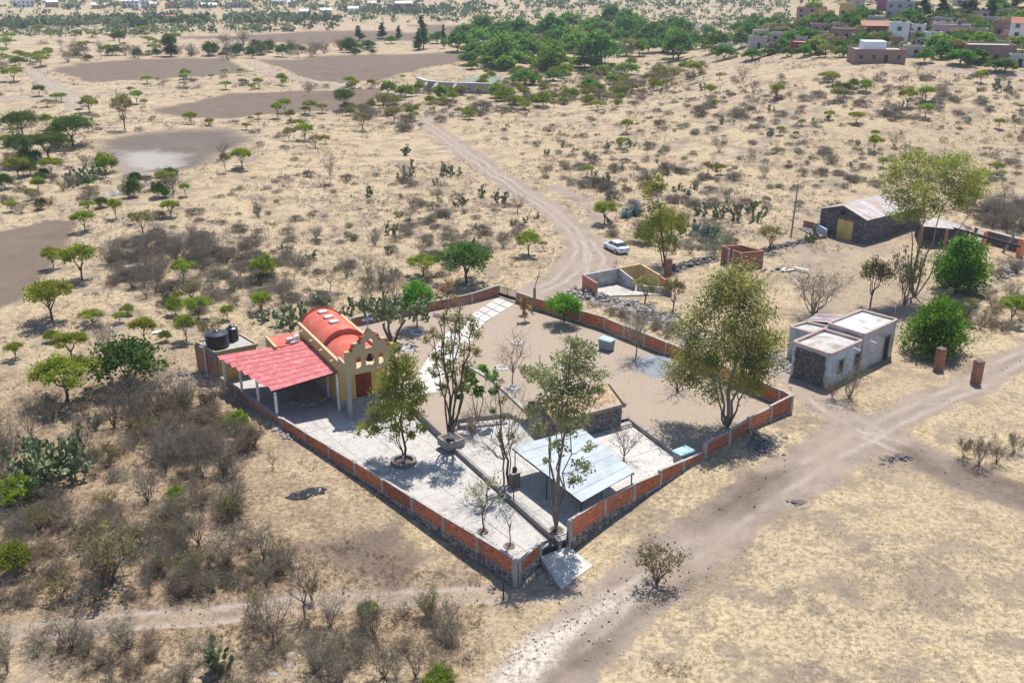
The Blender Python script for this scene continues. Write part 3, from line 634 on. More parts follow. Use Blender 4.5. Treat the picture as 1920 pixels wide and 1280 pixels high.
# ------------------------------------------------------------------ chapel
def make_chapel():
    C = (-16.0, 84.96, 0); T = thing('chapel', 'small yellow chapel with red barrel roof and scrolled bell gable', 'chapel', C, rad(29.7))
    W_, B0, B1, PT = 5.1, 2.3, 14.5, 5.15
    mb = MB()
    for a0, a1 in ((0, .25), (W_ - .25, W_)): mb.prism([(a0, B0), (a1, B0), (a1, B1), (a0, B1)], .95, PT - .28)
    mb.prism([(.25, B1 - .25), (W_ - .25, B1 - .25), (W_ - .25, B1), (.25, B1)], .95, PT)
    for a0, a1 in ((.25, 1.7), (3.4, W_ - .25)): mb.prism([(a0, B0), (a1, B0), (a1, B0 + .25), (a0, B0 + .25)], .95, 4.6)
    mb.prism([(1.7, B0), (3.4, B0), (3.4, B0 + .25), (1.7, B0 + .25)], 3.46, 4.6)
    mb.build('wall', YEL, T)
    pl_ = MB(); pl_.prism([(-.02, B0 - .02), (W_ + .02, B0 - .02), (W_ + .02, B1 + .02), (-.02, B1 + .02)], -.2, .95); pl_.build('plinth', GREY_PL, T)
    # parapets with white scuppers
    pm = MB()
    for a0, a1 in ((-.04, .26), (W_ - .26, W_ + .04)): pm.prism([(a0, B0), (a1, B0), (a1, B1 + .3), (a0, B1 + .3)], PT - .28, PT + .18)
    pm.build('parapet', CREAM, T)
    for b in (3.4, 6.6, 9.6, 12.8):
        s = MB(); s.bar((-.06, b, PT - .1), (-.42, b, PT - .13), .12, .07); s.build('roof_spout', WHITE, T)
    # vaults
    def vault(b0, b1, zs, rise, nm):
        n = 18; hw = W_ / 2 - .26; R = (hw * hw + rise * rise) / (2 * rise); th0 = math.asin(hw / R); v = []; o = []
        for k in range(n + 1):
            t = -th0 + 2 * th0 * k / n; v.append((W_ / 2 + R * math.sin(t), zs + rise - R + R * math.cos(t)))
        mb = MB(); V = [(a, b, z) for b in (b0, b1) for a, z in v]; f = [[k, k + 1, n + 2 + k, n + 1 + k] for k in range(n)]
        V += [(a, b0, zs - .35) for a, z in v]; f += [[k + 1, k, 2 * (n + 1) + k, 2 * (n + 1) + k + 1] for k in range(n)]
        V += [(a, b1, zs - .35) for a, z in v]; f += [[n + 1 + k, n + 2 + k, 3 * (n + 1) + k + 1, 3 * (n + 1) + k] for k in range(n)]
        mb.add(V, f); return mb.build(nm, ROOF_RED, T), R, zs + rise - R
    rf, R, zc = vault(7.3, B1 + .1, PT + .02, 1.32, 'barrel_roof')
    vault(B0 + .1, 7.3, PT - .35, 1.15, 'front_barrel_roof')
    arc = MB(); hw = W_ / 2 - .26; th0 = math.asin(hw / R)
    for b in (B1 + .12,): arc.tube([(W_ / 2 + (R + .06) * math.sin(t), b, zc + (R + .06) * math.cos(t)) for t in np.linspace(-th0, th0, 17)], .09, 6)
    arc.build('roof_edge', TRIM_RED, rf); arc = MB()
    arc.tube([(W_ / 2 + (R + .03) * math.sin(t), 7.3, zc + (R + .03) * math.cos(t)) for t in np.linspace(-th0, th0, 17)], .06, 5)
    arc.build('roof_edge', TRIM_RED, rf)
    for b in (13.4, 11.6, 9.9):
        s = MB(); t = .02; s.box((W_ / 2 - .1, b, zc + R + .05), (.95, .75, .14)); k = s.build('skylight', CONC, rf)
        s = MB(); s.box((W_ / 2 - .1, b, zc + R + .13), (.8, .6, .03)); s.build('skylight_pane', WHITE, rf)
    # espadana: gable outline with four openings
    half = [(0.0, 4.58), (0.0, 6.92), (.48, 6.94), (.60, 7.05), (.72, 7.32), (.86, 7.60), (1.30, 7.66), (1.44, 7.74), (1.60, 7.95), (1.66, 8.25), (1.85, 8.33), (2.08, 8.45), (2.28, 8.63), (2.42, 8.86), (2.55, 8.94)]
    out = half + [(W_ - a, z) for a, z in half[::-1][1:]]
    def arch(a0, a1, z0, zt, n=10):
        r = (a1 - a0) / 2; c = (a0 + a1) / 2; sp = zt - r
        return [(a0, z0), (a1, z0)] + [(c + r * math.cos(t), sp + r * math.sin(t)) for t in np.linspace(0, PI, n)]
    holes = [arch(2.1, 3.0, 7.02, 7.95), arch(2.08, 3.02, 5.2, 6.45), arch(1.08, 1.68, 5.15, 6.37), arch(3.42, 4.02, 5.15, 6.37)]
    bm = bmesh.new(); TH_ = .34
    for loop in [out] + holes:
        vs = [bm.verts.new((a, 0, z)) for a, z in loop]
        for k in range(len(vs)): bm.edges.new((vs[k], vs[(k + 1) % len(vs)]))
    r = bmesh.ops.triangle_fill(bm, use_beauty=True, edges=bm.edges[:], normal=(0, -1, 0))
    fs = [f for f in r['geom'] if isinstance(f, bmesh.types.BMFace)]
    e = bmesh.ops.extrude_face_region(bm, geom=fs); bmesh.ops.translate(bm, verts=[v for v in e['geom'] if isinstance(v, bmesh.types.BMVert)], vec=(0, TH_, 0))
    bmesh.ops.recalc_face_normals(bm, faces=bm.faces[:]); me = bpy.data.meshes.new('bell_gable'); bm.to_mesh(me); bm.free(); me.materials.append(CREAM)
    gb = obj('bell_gable', me, T)
    tr = MB()
    for sgn in (0, 1):
        fl = lambda a: a if sgn == 0 else W_ - a
        for i0, i1 in ((3, 5), (7, 9), (9, 13)): tr.tube([(fl(a), y_, z + .03) for a, z in half[i0:i1 + 1] for y_ in (TH_ / 2,)], .085, 6)
        for a, z in ((.62, 7.08), (.80, 7.50), (1.52, 7.80), (1.68, 8.18)): tr.tube([(fl(a), -.07, z), (fl(a), TH_ + .05, z)], .13, 10)
    tr.build('scroll_trim', TRIM_RED, gb)
    for a0, a1, z in ((-.02, .5, 6.95), (.88, 1.32, 7.68), (W_ - .5, W_ + .02, 6.95), (W_ - 1.32, W_ - .88, 7.68)): wt = MB(); wt.prism([(a0, -.03), (a1, -.03), (a1, TH_ + .03), (a0, TH_ + .03)], z, z + .07); wt.build('step_coping', CREAM, gb)
    # porch block carrying the gable
    po = MB(); po.prism([(0, TH_), (.22, TH_), (.22, B0), (0, B0)], 4.58, 5.75); po.prism([(W_ - .22, TH_), (W_, TH_), (W_, B0), (W_ - .22, B0)], 4.58, 5.75)
    po.prism([(.22, TH_), (W_ - .22, TH_), (W_ - .22, B0), (.22, B0)], 4.6, 4.85); po.build('porch_block', CREAM, T)
    for a in (.2, W_ - .2):
        c = MB(); c.box((a, .2, 2.29), (.38, .38, 4.58)); c.build('porch_column', CONC, T)
    d = MB(); d.prism([(1.7, B0 + .1), (3.4, B0 + .1), (3.4, B0 + .18), (1.7, B0 + .18)], .95, 3.46); d = d.build('door', WOOD_R, T)
    for a in (1.78, 2.58):
        for z in (1.05, 1.85, 2.65):
            p = MB(); p.prism([(a, B0 + .06), (a + .74, B0 + .06), (a + .74, B0 + .1), (a, B0 + .1)], z, z + .7); p.build('door_panel', WOOD_R, d)
    for k in range(5):
        s = MB(); b = .45 + .37 * k; s.prism([(.45, b), (W_ - .45, b), (W_ - .45, B0 - .02), (.45, B0 - .02)], -.1 + .19 * k, .09 + .19 * k); s.build('step', GREY_PL, T)
    l = MB(); l.lathe([(0, 0), (.12, .0), (.14, .1), (.05, .16), (0, .16)], (3.2, -.1, 4.85), 10); l.build('porch_lamp', WHITE, T)
    # bell hangs in the arch: a thing of its own
    bt = thing('bell', 'dark bronze bell hanging in the tall middle arch of chapel gable', 'bell', tuple(lw_(C, 29.7, 2.5, .05, 5.75)), rad(29.7))
    b = MB(); b.lathe([(.0, .62), (.10, .60), (.16, .52), (.19, .35), (.25, .15), (.34, .03), (.36, -.02), (.30, 0), (0, .05)], n=18); b.build('bell_body', BRONZE, bt, True)
    b = MB(); b.tube([(0, 0, .58), (0, 0, 1.28)], .035, 6); b.bar((-.3, 0, .66), (.3, 0, .66), .08, .08); b.build('hanger', IRON, bt)
    x = thing('cross', 'pale blue ornate cross standing on top of the chapel gable', 'cross', tuple(lw_(C, 29.7, 2.55, .17, 8.96)), rad(29.7))
    m = MB(); m.bar((0, 0, 0), (0, 0, 1.35), .09, .09); m.build('upright', BLUEM, x)
    m = MB(); m.bar((-.45, 0, .92), (.45, 0, .92), .07, .07)
    for a, z in ((-.45, .92), (.45, .92), (0, 1.35)): m.lathe([(0, -.12), (.12, 0), (0, .12)], (a, 0, z), 6)
    for q in (45, 135, 225, 315): m.bar((0, 0, .92), (.3 * math.cos(rad(q)), 0, .92 + .3 * math.sin(rad(q))), .04, .04)
    m.build('arms', BLUEM, x); m = MB(); m.lathe([(.2, -.02), (.2, .06), (.12, .16), (0, .2)], n=10); m.build('pedestal', CREAM, x)
    # air unit and clutter beside the vault
    ac = thing('junk_pile', 'white drum and grey boxes heaped on the low red roof beside the chapel', 'junk', tuple(lw_(C, 29.7, -.9, 12.6, 4.1)), rad(29.7)); ac.scale = (.75, .75, .75)
    m = MB(); m.tube([(0, -.35, .45), (0, .35, .45)], .42, 12); m.build('drum', WHITE, ac)
    m = MB(); m.box((-1.0, .1, .3), (.9, .7, .55)); m.build('box', SILVER, ac); m = MB(); m.box((-.5, -.6, .12), (1.2, .4, .2), .3); m.build('metal_scrap', SILVER, ac)
    # sacristy with flat red roof behind the canopy
    s = thing('annex', 'low flat red roofed annex behind the pink canopy, joined to the chapel', 'annex', tuple(lw_(C, 29.7, -.1, 12, 0)), rad(29.7))
    m = MB(); m.prism([(-3.4, -.2), (0, -.2), (0, 3.4), (-3.4, 3.4)], 0, 3.9); m.build('wall', YEL, s)
    m = MB(); m.prism([(-3.2, 0), (-.2, 0), (-.2, 3.2), (-3.2, 3.2)], 3.9, 4.05); m.build('roof', ROOF_RED, s)
    m = MB(); m.prism([(-3.45, -.25), (-3.2, -.25), (-3.2, 3.45), (-3.45, 3.45)], 3.9, 4.2); m.build('parapet', CREAM, s)
def lw_(C, deg, a, b, z):
    u = (math.cos(rad(deg)), math.sin(rad(deg))); return (C[0] + u[0] * a - u[1] * b, C[1] + u[1] * a + u[0] * b, z)
make_chapel()
def corr_sheet(p0, p1, p2, p3, waves, amp, mat, name, parent, edge=0):
    """corrugated sheet p0->p1 is the ridge direction, p0->p3 across the waves"""
    p0, p1, p2, p3 = [np.array(p, float) for p in (p0, p1, p2, p3)]; n = waves * 4
    V = []; nrm = np.cross(p1 - p0, p3 - p0); nrm /= np.linalg.norm(nrm); nrm *= np.sign(nrm[2])
    for k in range(n + 1):
        s = k / n; h = amp * math.cos(2 * PI * s * waves)
        for a, b in ((p0, p3), (p1, p2)): V.append(a + (b - a) * s + nrm * h)
    V = np.array(V); m = len(V); V = np.concatenate([V, V - nrm * .012])
    f = [[2 * k, 2 * k + 1, 2 * k + 3, 2 * k + 2] for k in range(n)]; f += [[m + q for q in g[::-1]] for g in f]
    mb = MB(); mb.add(V, f)
    return wbuild(mb, name, mat, parent, True)
def make_canopies():
    C = (-16.0, 84.96, 0)
    fl, fr = np.array((-23.0, 84.0, 3.45)), np.array((-17.35, 87.0, 4.12)); bl, br = np.array((-31.0, 92.6, 3.45)), np.array((-21.85, 95.25, 4.12))
    T = thing('red_canopy', 'faded pink red corrugated canopy beside the chapel on white spotted posts', 'canopy', (-23, 89, 0), 0)
    n = 9; d = fr - fl; d /= np.linalg.norm(d)
    for k in range(n):
        s0, s1 = k / n, (k + 1) / n
        r0, r1 = fr + (br - fr) * s0, fr + (br - fr) * s1
        l0 = fl + (bl - fl) * s0
        L = np.linalg.norm(l0 - r0) + .12; l1 = fl + (bl - fl) * s1; d1_ = (r1 - l1) / np.linalg.norm(r1 - l1); dk = (r0 - l0) / np.linalg.norm(r0 - l0)
        lap = (r1 - r0) / np.linalg.norm(r1 - r0) * .05; a = r0 - dk * L; b = r1 - d1_ * L + lap; r1 = r1 + lap
        corr_sheet(a, r0 + (0, 0, .012 * (k % 2)), r1 + (0, 0, .012 * (k % 2)), b, 5, .028, SHEET_R, 'roof_sheet', T)
    fm = MB()
    fm.bar(fl - (0, 0, .12), fr - (0, 0, .12), .07, .12); fm.bar(bl - (-.3, 0, .12), br - (0, 0, .12), .07, .12); fm.bar(fr - (0, 0, .12), br - (0, 0, .12), .07, .12)
    for s in (.25, .5, .75): fm.bar(fl + (bl - fl) * s - (0, 0, .14), fr + (br - fr) * s - (0, 0, .14), .07, .1)
    wbuild(fm, 'roof_frame', IRON, T)
    for k, (px, py) in enumerate(((519, 774), (485, 751), (454, 733), (423, 715))):
        q = at(px, py, 1.03); m = MB(); m.box((q[0], q[1], (1.0 + 3.3) / 2), (.2, .2, 2.3), rad(134)); wbuild(m, 'post', POSTM, T)
    for px, py in ((636, 769), (617, 745)):
        q = at(px, py, 0); m = MB(); m.box((q[0], q[1], 2.0), (.2, .2, 4.0), rad(30)); wbuild(m, 'post', POSTM, T)
    pb = MB(); c = lw_(C, 29.7, -2.0, 6.2, 0)
    pm = thing('stone_planter', 'low curved planter of pale rubble stone under the canopy', 'planter', c)
    P = [(1.9 * math.cos(t), 1.9 * math.sin(t), .22 + .2 * j) for t in np.linspace(PI * .95, PI * 1.95, 26) for j in range(2)]
    pb.stones(P, .16); pb.build('rim_stones', STONES_G, pm, kind='stuff'); 
    # whitewashed sacks of the steel roof
    S = thing('steel_canopy', 'pale blue grey corrugated steel canopy on thin black posts inside the front wall', 'canopy', (5.5, 72, ZM), 0)
    z = 2.75
    p = [at(1091, 941, z), at(1191, 884, z), at(1092, 803, z + .25), at(958, 838, z + .25)]
    p = [np.array(q, float) for q in p]; n = 8
    for k in range(n):
        a = p[0] + (p[3] - p[0]) * k / n; b = p[1] + (p[2] - p[1]) * k / n; c = p[1] + (p[2] - p[1]) * (k + 1) / n; d = p[0] + (p[3] - p[0]) * (k + 1) / n
        up = (0, 0, .014 * (k % 2)); corr_sheet(a + up, b + up, c + up, d + up, 6, .034, SHEET_B, 'roof_sheet', S)
    fm = MB()
    for s in (.02, .5, .98): fm.bar(p[0] + (p[3] - p[0]) * s - (0, 0, .12), p[1] + (p[2] - p[1]) * s - (0, 0, .12), .07, .1)
    for s in (.02, .98): fm.bar(p[0] + (p[1] - p[0]) * s - (0, 0, .22), p[3] + (p[2] - p[3]) * s - (0, 0, .22), .07, .1)
    wbuild(fm, 'roof_frame', IRON, S)
    for u, v in ((.03, .03), (.4, .03), (.97, .03), (.03, .5), (.97, .5), (.03, .97), (.97, .97)):
        q = p[0] * (1 - u) * (1 - v) + p[1] * u * (1 - v) + p[2] * u * v + p[3] * (1 - u) * v
        m = MB(); m.bar((q[0], q[1], ZM), (q[0], q[1], q[2] - .1), .09, .09); wbuild(m, 'post', IRON, S)
make_canopies()
def make_tank_house():
    z = 3.45; q = [at2(403.5, 661, z), at2(482, 645.5, z), at2(450.5, 627, z), at2(367.5, 640.5, z)]
    T = thing('tank_house', 'brick and concrete store room with black water tanks on its flat roof', 'building', (*q[0], .3))
    Q = [np.array(k) for k in q]
    def panel(a, b, m, nm, z0=.3, z1=3.0, off=.0):
        mb = MB(); bricks(mb, a, b, z0, z0, z1, z1, .22); wbuild(mb, nm, [BRICK_DULL, MORTAR], T, kind='stuff')
    mb = MB(); c = sum(Q) / 4; mb.prism([tuple(c + (k - c) * .96) for k in Q], -.3, 3.2); wbuild(mb, 'core_wall', YEL, T)
    mid = (Q[3] + Q[0]) / 2
    for a, b in ((Q[3], mid), (mid, Q[0])): dd = (b - a) / np.linalg.norm(b - a); panel(a + dd * .15, b - dd * .15, BRICK_DULL, 'brick_panel')
    for k in (Q[3], mid, Q[0]): mb = MB(); mb.box((k[0], k[1], 1.45), (.3, .3, 3.3), rad(134)); wbuild(mb, 'concrete_post', CONC_D, T)
    mb = MB(); mb.bar((*Q[3], 3.12), (*Q[0], 3.12), .3, .24); wbuild(mb, 'ring_beam', CONC_D, T); mb = MB(); mb.bar((*Q[3], .2), (*Q[0], .2), .3, .7); wbuild(mb, 'ground_beam', CONC_D, T)
    mb = MB(); mb.prism(q, 3.21, 3.36); wbuild(mb, 'roof', CONC, T)
    mb = MB()
    for i in range(4): mb.bar((*Q[i], 3.45), (*Q[(i + 1) % 4], 3.45), .16, .22)
    wbuild(mb, 'parapet', CREAM, T)
    mb = MB(); e = at(391, 702, .4); mb.tube([(e[0] - .1, e[1] - .15, 0.2), (e[0] - .1, e[1] - .15, 4.6)], .06, 8); mb.tube([(e[0] - .1, e[1] - .15, 3.5), (e[0] - .8, e[1] + .6, 3.5)], .04, 6); wbuild(mb, 'white_pipe', WHITE, T)
    g = 'black water tanks on the store room roof'
    def tank(p, r, h, lab):
        t = thing('water_tank', lab, 'water tank', (*p, 3.36), 0, g); m = MB()
        prof = [(0, 0), (r * .97, 0), (r, .05)]
        for k in range(3): zz = h * (.25 + .25 * k); prof += [(r, zz - .05), (r * 1.035, zz - .03), (r * 1.035, zz + .03), (r, zz + .05)]
        prof += [(r, h * .93), (r * 1.03, h * .95), (r * .97, h), (r * .5, h + .14), (.3, h + .2)]
        m.lathe(prof, n=28); m.build('tank_body', BLACKP, t, False); m = MB(); m.lathe([(.3, h + .18), (.32, h + .3), (.2, h + .36), (0, h + .37)], n=16); m.build('lid', BLACKP, t)
    tank(at2(408.5, 649, 3.36), 1.22, 1.55, 'wide squat black water tank on roof edge, in front of the slim tank')
    tank(at2(437, 637.5, 3.36), .62, 1.45, 'slim upright black water tank with domed top behind the wide tank')
make_tank_house()
def make_hut():
    d = rad(29.7); u = np.array((math.cos(d), math.sin(d))); w_ = np.array((-u[1], u[0]))
    R = np.array(at2(1166, 797, ZM)); L = R - u * 7.4; o = L
    T = thing('stone_hut', 'small rubble stone hut with clay tile roof beside the steel canopy', 'hut', (o[0], o[1], ZM), d)
    D = 5.2; zt = 2.25; zr = 3.3
    m = MB(); m.prism([(0, 0), (7.2, 0), (7.2, D), (0, D)], -.2, zt); m.add([(0, 0, zt), (0, D, zt), (0, D / 2, zr - .12), (7.2, 0, zt), (7.2, D, zt), (7.2, D / 2, zr - .12)], [[0, 2, 1], [3, 4, 5], [0, 3, 5, 2], [1, 2, 5, 4]]); m.build('core_wall', MORTAR, T)
    P = []; Rr = []
    for x in np.arange(.1, 7.2, .27):
        for z in np.arange(.1, zt - .05, .21): P.append((x + .1 * (nr.random() - .5), -.0, z)); Rr.append(.13 + .07 * nr.random()); P.append((x, D, z)); Rr.append(.15)
    for y in np.arange(.1, D, .27):
        for z in np.arange(.1, zt + (D / 2 - abs(y - D / 2)) * .4 - .15, .21):
            for x in (0, 7.2): P.append((x, y + .1 * (nr.random() - .5), z)); Rr.append(.13 + .07 * nr.random())
    m = MB(); m.stones(P, Rr, flat=.9); m.build('wall_stones', stonemat('hut_stone', (.12, .095, .085), (.24, .19, .165), (.36, .30, .26)), T, kind='stuff')
    # barrel tiles in courses, each one its own half-round piece
    sl = math.atan2(zr - zt + .1, D / 2); m = MB(); ov = .35
    for sgn in (0, 1):
        ny = int((D / 2 + ov) / math.cos(sl) / .36); nx = int((7.2 + .7) / .24)
        for j in range(ny):
            for i in range(nx):
                x = -.35 + i * .24 + .12; s0 = j * .36 + (nr.random() - .5) * .03; V = []
                for k in range(2):
                    s = s0 + k * .42; lift = .035 * (1 - k)
                    for t in (-1, -.5, 0, .5, 1):
                        xx = x + t * .115; hz = .075 * math.sqrt(max(0, 1 - t * t * .9)) + lift
                        yy = D / 2 - s * math.cos(sl); zz = zr - s * math.sin(sl) + hz
                        V.append((xx, yy if sgn == 0 else D - yy, zz))
                f = [[a, a + 1, a + 6, a + 5] for a in range(4)]; 
                if sgn == 0: f = [g[::-1] for g in f]
                m.add(V, np.array(f))
    m.build('roof_tiles', TILE, T, kind='stuff')
    m = MB()
    m.add([(-.4, -ov, zt - .17), (7.6, -ov, zt - .17), (7.6, D / 2, zr), (-.4, D / 2, zr), (-.4, D + ov, zt - .17), (7.6, D + ov, zt - .17)], [[0, 1, 2, 3], [3, 2, 5, 4]]); m.build('roof_board', DARKIN, T)
    c = MB(); c.box((4.9, 3.4, 3.05), (.7, .6, .9)); c = c.build('chimney', STONE_D, T); k = MB(); k.box((4.9, 3.4, 3.53), (.9, .8, .1)); k.build('chimney_cap', DARKIN, c)
    # bare lean-to strip of terrace step
make_hut()
def bin_(px, py, z, lab, rz):
    x, y = at2(px, py, z); T = thing('storage_bin', lab, 'bin', (x, y, z), rz, 'turquoise lidded bins in the compound'); T.scale = (.86, .86, .9)
    m = MB(); m.box((0, 0, .72), (1.7, 1.1, 1.2), top=1.1); m.build('bin_body', GREYP, T)
    for sx in (-.6, 0, .6):
        for sy in (-1, 1): m = MB(); m.box((sx, sy * .585, .75), (.09, .05, 1.0)); m.build('rib', GREYP, T)
    m = MB(); m.box((0, 0, 1.38), (2.0, 1.36, .12)); m.box((0, 0, 1.47), (1.9, 1.26, .07), top=.92); m.build('lid', TEAL, T)
    for sx in (-.55, .55): m = MB(); m.box((sx, 0, 1.53), (.12, 1.1, .05)); m.build('lid_rib', TEAL, T)
    for sx in (-.7, .7):
        for sy in (-.4, .4): m = MB(); m.box((sx, sy, .06), (.18, .18, .12)); m.build('foot', IRON, T)
bin_(1137, 655, ZY, 'grey bin with turquoise lid on bare dirt near the alley wall', rad(-38)); bin_(1280, 868, ZM, 'grey bin with turquoise lid tucked against the front brick wall', rad(35))
# ------------------------------------------------------------------ old house by the road
def opening(T, c, d, nrm, wd, z0, z1, mat, nm, depth=.12):
    """a recessed dark or wooden leaf set in a raised frame on a wall face"""
    c = np.array(c); d = np.array(d); n_ = np.array(nrm); a, b = c - d * wd / 2, c + d * wd / 2
    m = MB(); m.prism([tuple(a + n_ * .02), tuple(b + n_ * .02), tuple(b - n_ * .08), tuple(a - n_ * .08)], z0, z1); o = wbuild(m, nm, mat, T)
    f = MB()
    for e in (a, b): f.bar((*(e + n_ * .03), z0), (*(e + n_ * .03), z1), .1, .1)
    f.bar((*(a + n_ * .03), z1), (*(b + n_ * .03), z1), .1, .1); wbuild(f, nm + '_frame', CONC_D, T); return o
def make_house():
    T = thing('stone_house', 'old grey flat roofed house with dark rubble end wall beside the alley', 'house', at(1543, 731))
    zb = .1
    def vol(px, zt, nm, roof, wall, par=.16, vault=False):
        Q = [np.array(at2(x, y, zt)) for x, y in px]
        m = MB(); m.prism([tuple(q) for q in Q], zb, zt - .25); wbuild(m, nm, wall, T)
        c = sum(Q) / 4; In = [c + (q - c) * .94 for q in Q]
        if vault:
            n = 8; V = []
            for j in range(n + 1):
                for i in range(n + 1):
                    u, v = i / n, j / n; p = (In[0] * (1 - u) + In[1] * u) * (1 - v) + (In[3] * (1 - u) + In[2] * u) * v
                    V.append((p[0], p[1], zt - .22 + .42 * math.sin(PI * u) ** .8 * math.sin(PI * v) ** .8))
            m = MB(); m.add(V, [[j * (n + 1) + i, j * (n + 1) + i + 1, (j + 1) * (n + 1) + i + 1, (j + 1) * (n + 1) + i] for i in range(n) for j in range(n)][:]); 
            a = np.cross(np.append(In[1] - In[0], 0), np.append(In[3] - In[0], 0))[2]
            if a < 0: m.f = [(q[:, ::-1], k) for q, k in m.f]
        else: m = MB(); m.prism([tuple(q) for q in In], zt - .25, zt - .16)
        wbuild(m, 'roof', roof, T, vault)
        for i in range(4):
            a, b = Q[i], Q[(i + 1) % 4]; d = (b - a) / np.linalg.norm(b - a); m = MB(); m.bar((*(a + d * .0), zt - .1), (*(b - d * .14), zt - .1), .26, .3); wbuild(m, 'parapet', OLDW, T)
            m = MB(); m.bar((*a, zt + .065), (*(b - d * .15), zt + .065), .31, .03); wbuild(m, 'brick_edge', surf('pinkish_edge', (.34, .22, .18), (.44, .33, .28), 3), T)
        return Q
    A = vol([(1488.5, 640.5), (1557, 663.5), (1616.5, 637.5), (1545, 617)], 4.45, 'front_wall', OLDROOF, OLDB, vault=True)
    B = vol([(1553, 605.5), (1621, 626.5), (1682, 599), (1616, 581)], 5.0, 'rear_wall', WHITEROOF, OLDW)
    Cq = vol([(1481.5, 612), (1522, 624), (1556, 613), (1512, 603.5)], 4.5, 'side_wall', OLDROOF, OLDB)
    # rubble face
    a, b = A[0], A[1]; d = (b - a) / np.linalg.norm(b - a); n_ = np.array((d[1], -d[0])); n_ = n_ if n_[1] < 0 else -n_; ln = np.linalg.norm(b - a)
    P, R = [], []
    for s in np.arange(.45, ln - .5, .26):
        for z in np.arange(.7, 3.95, .24):
            w = a + d * (s + .1 * nr.random()) + n_ * (.02 + .04 * nr.random()); P.append((*w, z + .1 * nr.random())); R.append(.12 + .09 * nr.random())
    m = MB(); m.stones(P, R, flat=.95); wbuild(m, 'rubble_face', STONES, T, kind='stuff')
    m = MB(); m.prism([tuple(a + d * .35 + n_ * .03), tuple(b - d * .45 + n_ * .03), tuple(b - d * .45), tuple(a + d * .35)], zb, 4.0); wbuild(m, 'rubble_bed', STONE_D, T)
    # road-side doors and window
    d = (A[2] - A[1]) / np.linalg.norm(A[2] - A[1]); n_ = np.array((d[1], -d[0]))
    g = .6
    opening(T, A[1] + d * 2.3, d, n_, .95, g + 1.1, g + 2.6, DARKIN, 'window'); opening(T, A[1] + d * 5.4, d, n_, 1.0, g, g + 2.5, DARKIN, 'doorway')
    d = (B[2] - B[1]) / np.linalg.norm(B[2] - B[1]); n_ = np.array((d[1], -d[0])); opening(T, B[1] + d * 5.2, d, n_, 1.15, g, g + 2.9, DARKIN, 'doorway')
    for p in (A[1] + d * 4.0, B[1] + d * .8): m = MB(); m.tube([(*p, 4.2), (*(p + n_ * 1.1), 4.1)], .06, 6); wbuild(m, 'white_spout', WHITE, T)
    m = MB(); p = B[1] + d * 8.5 - n_ * 1.2; m.tube([(*p, 4.8), (*p, 6.4)], .03, 5); wbuild(m, 'mast', SILVER, T)
    # pinkish corrugated lean-to roof
    z = 4.5; q = [at(1510, 602, z), at(1556, 605, z + .2), at(1583, 590, z + .4), at(1530, 588, z + .3)]
    q = [np.array(k, float) for k in q]
    for k in range(4):
        a = q[0] + (q[3] - q[0]) * k / 4; b = q[1] + (q[2] - q[1]) * k / 4; c = q[1] + (q[2] - q[1]) * (k + 1) / 4; e = q[0] + (q[3] - q[0]) * (k + 1) / 4
        corr_sheet(a + (0, 0, .02 * (k % 2)), b + (0, 0, .02 * (k % 2)), c + (0, 0, .02 * (k % 2)), e + (0, 0, .02 * (k % 2)), 4, .04, SHEET_P, 'roof_sheet', T)
    m = MB(); m.prism([k[:2] for k in q], zb, z - .2); wbuild(m, 'lean_to_wall', BRICK_DULL, T)
make_house()
